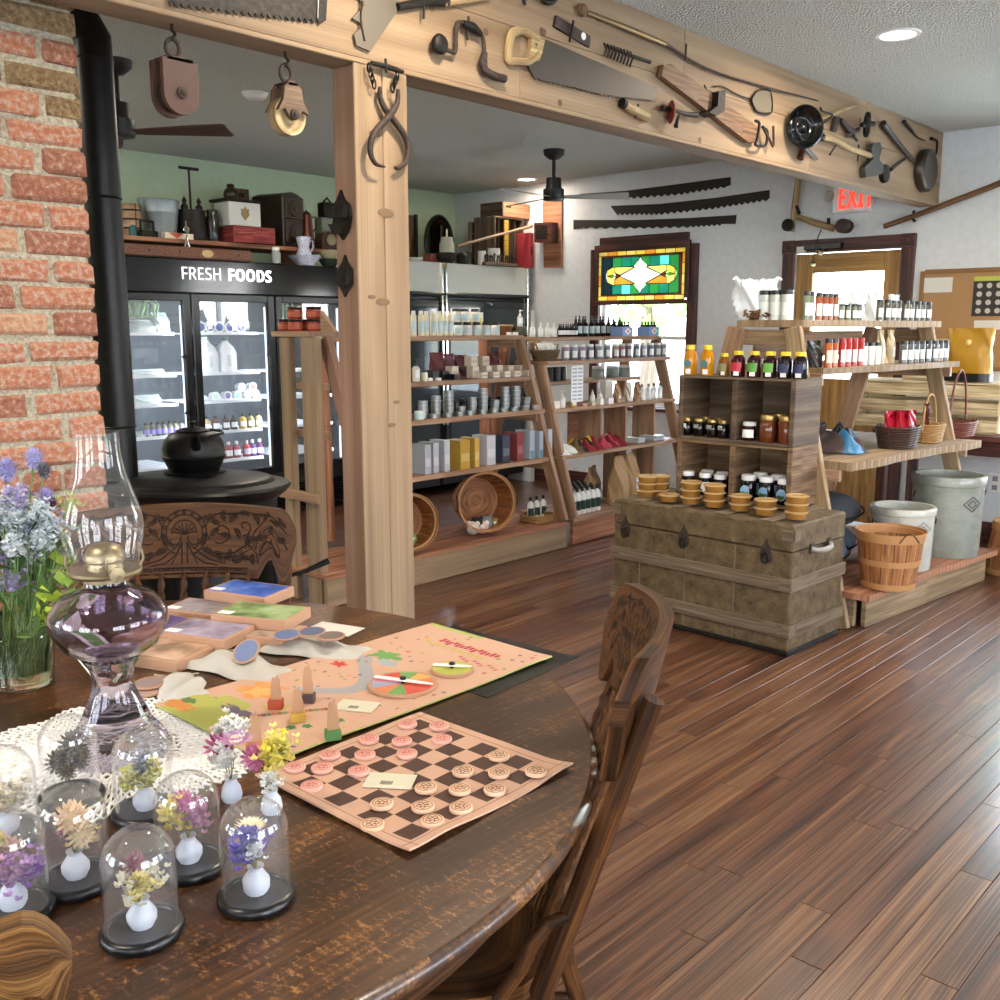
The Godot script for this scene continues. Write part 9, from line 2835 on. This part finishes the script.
	dome("glass dome with papery tan leaves and seed heads", D.call(77, 884), [[0.0, 0.09, 0.0, 0.017, "globe", "d9b98c"], [0.012, 0.076, 0.008, 0.013, "globe", "d2b48a"], [-0.014, 0.072, 0.004, 0.014, "globe", "dcc59c"], [-0.006, 0.062, 0.014, 0.012, "spray", "d8bf8e"], [0.02, 0.064, 0.0, 0.008, "spray", "b86a94"]])
	dome("glass dome with mauve and violet sprays at the table edge", D.call(14, 915), [[0.01, 0.06, 0.01, 0.016, "spray", "b57ac2"], [-0.006, 0.066, 0.012, 0.015, "spray", "c48ab0"], [0.02, 0.056, 0.004, 0.014, "spray", "8a4ab0"], [0.0, 0.08, -0.004, 0.013, "spray", "cfa28a"], [-0.014, 0.092, 0.0, 0.011, "spray", "d0c04a"]])
	dome("glass dome holding dark brown moss balls", D.call(72, 800), [[0.006, 0.086, 0.0, 0.017, "globe", "4a3c26"], [-0.016, 0.066, 0.006, 0.015, "globe", "50422a"], [0.016, 0.062, -0.004, 0.014, "globe", "4e3f28"], [-0.006, 0.054, 0.016, 0.012, "globe", "5a4a2e"]], 0.135, false)
	dome("glass dome with yellow sprigs and grey thistle", D.call(146, 815), [[-0.012, 0.056, 0.012, 0.013, "spray", "c9c23a"], [0.012, 0.07, -0.006, 0.011, "spray", "cfc84a"], [0.0, 0.078, 0.0, 0.013, "globe", "5f6672"], [0.016, 0.06, 0.01, 0.01, "spray", "b5b040"]])
	dome("glass dome with pale cream blooms behind the mauve one", D.call(8, 838), [[0.01, 0.07, 0.0, 0.015, "spray", "e6dcc4"], [-0.008, 0.062, 0.008, 0.014, "spray", "d9cba8"], [0.016, 0.056, 0.01, 0.012, "spray", "efe8da"]])
	# loose posies standing behind the domes
	for q in [[232, 800, "dried posy of pink strawflowers and white sprigs among the domes", [[-0.012, 0.07, 0.006, 0.016, "globe", "c65a90"], [0.014, 0.082, 0.0, 0.02, "daisy", "d9a6cc", "e8d9c0"], [0.0, 0.096, -0.008, 0.013, "spray", "efece6"], [0.004, 0.062, 0.012, 0.014, "spray", "f2efe8"], [-0.016, 0.088, -0.004, 0.012, "spray", "eae6da"]]], [272, 812, "dried posy of yellow statice and pink strawflower among the domes", [[0.006, 0.074, 0.0, 0.017, "spray", "e8d53a"], [0.01, 0.09, -0.004, 0.014, "spray", "ecdc4a"], [-0.022, 0.068, 0.006, 0.014, "globe", "c86a98"], [0.01, 0.05, 0.008, 0.011, "spray", "ecebe4"]]]]:
		var p = thing("dried_posy", q[2], "flowers", D.call(q[0], q[1]))
		put(mb().lathe([v2(0, 0), v2(0.013, 0), v2(0.016, 0.008), v2(0.014, 0.02), v2(0.008, 0.03), v2(0.01, 0.035), v2(0, 0.033)], 10), "bud_vase", M["frosted_vase"], p)
		var sb = mb()
		for e in q[3]:
			var c = v3(e[0], e[1], e[2])
			stem(sb, v3(0, 0.03, 0), c)
			bloom(p, c * v3(1.3, 1.15, 1.3), e[3] * 1.5, e[4], e[5], e[6] if e.size() > 6 else "d9b84a")
		put(sb, "stem", M["dry_stem"], p)
	bouquet()

func bouquet() -> void:
	var at = on_y(TBL, 24, 684)
	var o = thing("flower_vase", "clear glass tumbler of garden flowers beside the oil lamp", "vase", at)
	put(mb().lathe([v2(0, 0), v2(0.05, 0), v2(0.055, 0.004), v2(0.066, 0.14), v2(0.07, 0.165), v2(0.068, 0.165), v2(0.063, 0.14), v2(0.052, 0.012), v2(0, 0.01)], 40, 0.4), "tumbler", crystal("tumbler_glass", hex("f0f5ea")), o)
	put(mb().lathe([v2(0, 0.011), v2(0.051, 0.013), v2(0.06, 0.1), v2(0, 0.1)], 32), "water", crystal("vase_water", hex("eaf0dc"), 0.033), o)
	var dist = (at - v3(0, CAM_H, 0)).length() / ray(24, 684).length()
	var P = func(px, py, dd): return v3(0, CAM_H, 0) + ray(px, py) * (dist + dd) - at
	var sb = mb()
	var lf = mb()
	var root = func(): return v3(rr(-0.035, 0.035), 0.03, rr(-0.035, 0.035))
	for q in [[7, 470, 0.026, "globe", "8b86b8"], [34, 459, 0.024, "globe", "9a95c4"], [44, 471, 0.018, "globe", "3f4048"], [46, 497, 0.02, "globe", "8f84bd"], [52, 503, 0.014, "globe", "4a2034"], [57, 526, 0.018, "globe", "a8232a"], [55, 578, 0.012, "globe", "9b6fae"], [68, 506, 0.022, "spray", "b7c23f"], [2, 584, 0.016, "spray", "8f7fb5"]]:
		var c: Vector3 = P.call(q[0], q[1], rr(-0.03, 0.03))
		stem(sb, root.call(), c, 0.0018)
		bloom(o, c, q[2], q[3], q[4])
	for i in 44:
		var a = rr(0, TAU)
		var r = sqrt(rng.randf())
		var c: Vector3 = P.call(24 + cos(a) * r * 32, 538 + sin(a) * r * 46, rr(-0.07, 0.05))
		stem(sb, root.call(), c, 0.0012)
		bloom(o, c, 0.026, "spray", ["c9d3d6", "dfe5e6", "b3bfc9", "a79cc4"][i % 4])
	for q in [[47, 604, "a5b83c"], [42, 622, "9db23a"], [62, 566, "8aa03a"], [70, 584, "7d9638"], [60, 545, "8ea63c"]]:
		var c: Vector3 = P.call(q[0], q[1], rr(-0.06, -0.02))
		var b = mb()
		b.tint(lin(q[2]))
		for k in 7:
			petal(b, c + v3(rr(-0.012, 0.012), rr(-0.012, 0.012), rr(-0.012, 0.012)), v3(rr(-1, 1), rr(-0.4, 0.8), rr(-1, 1)), 0.034, 0.014, 0.3)
		put(b, "leaf_cluster", vmat("petals", 0.8), o)
	lf.tint(lin("3d5a2a"))
	for i in 90:
		var c: Vector3 = P.call(rr(-8, 72), rr(525, 640), rr(-0.08, 0.05))
		lf.tint([lin("3d5a2a"), lin("4f6b33"), lin("2f4a26"), lin("6a8540")][i % 4])
		petal(lf, c, v3(rr(-1, 1), rr(-0.2, 1), rr(-1, 1)), rr(0.03, 0.06), rr(0.006, 0.011), 0.2)
		if i % 3 == 0:
			stem(sb, root.call(), c, 0.0015)
	put(lf, "foliage", vmat("petals", 0.8), o)
	put(sb, "stem", mat("green_stem", hex("5d7a3a"), 0.7), o)

func v3(x: float, y: float, z: float) -> Vector3:
	return Vector3(x, y, z)

func v2(x: float, y: float) -> Vector2:
	return Vector2(x, y)
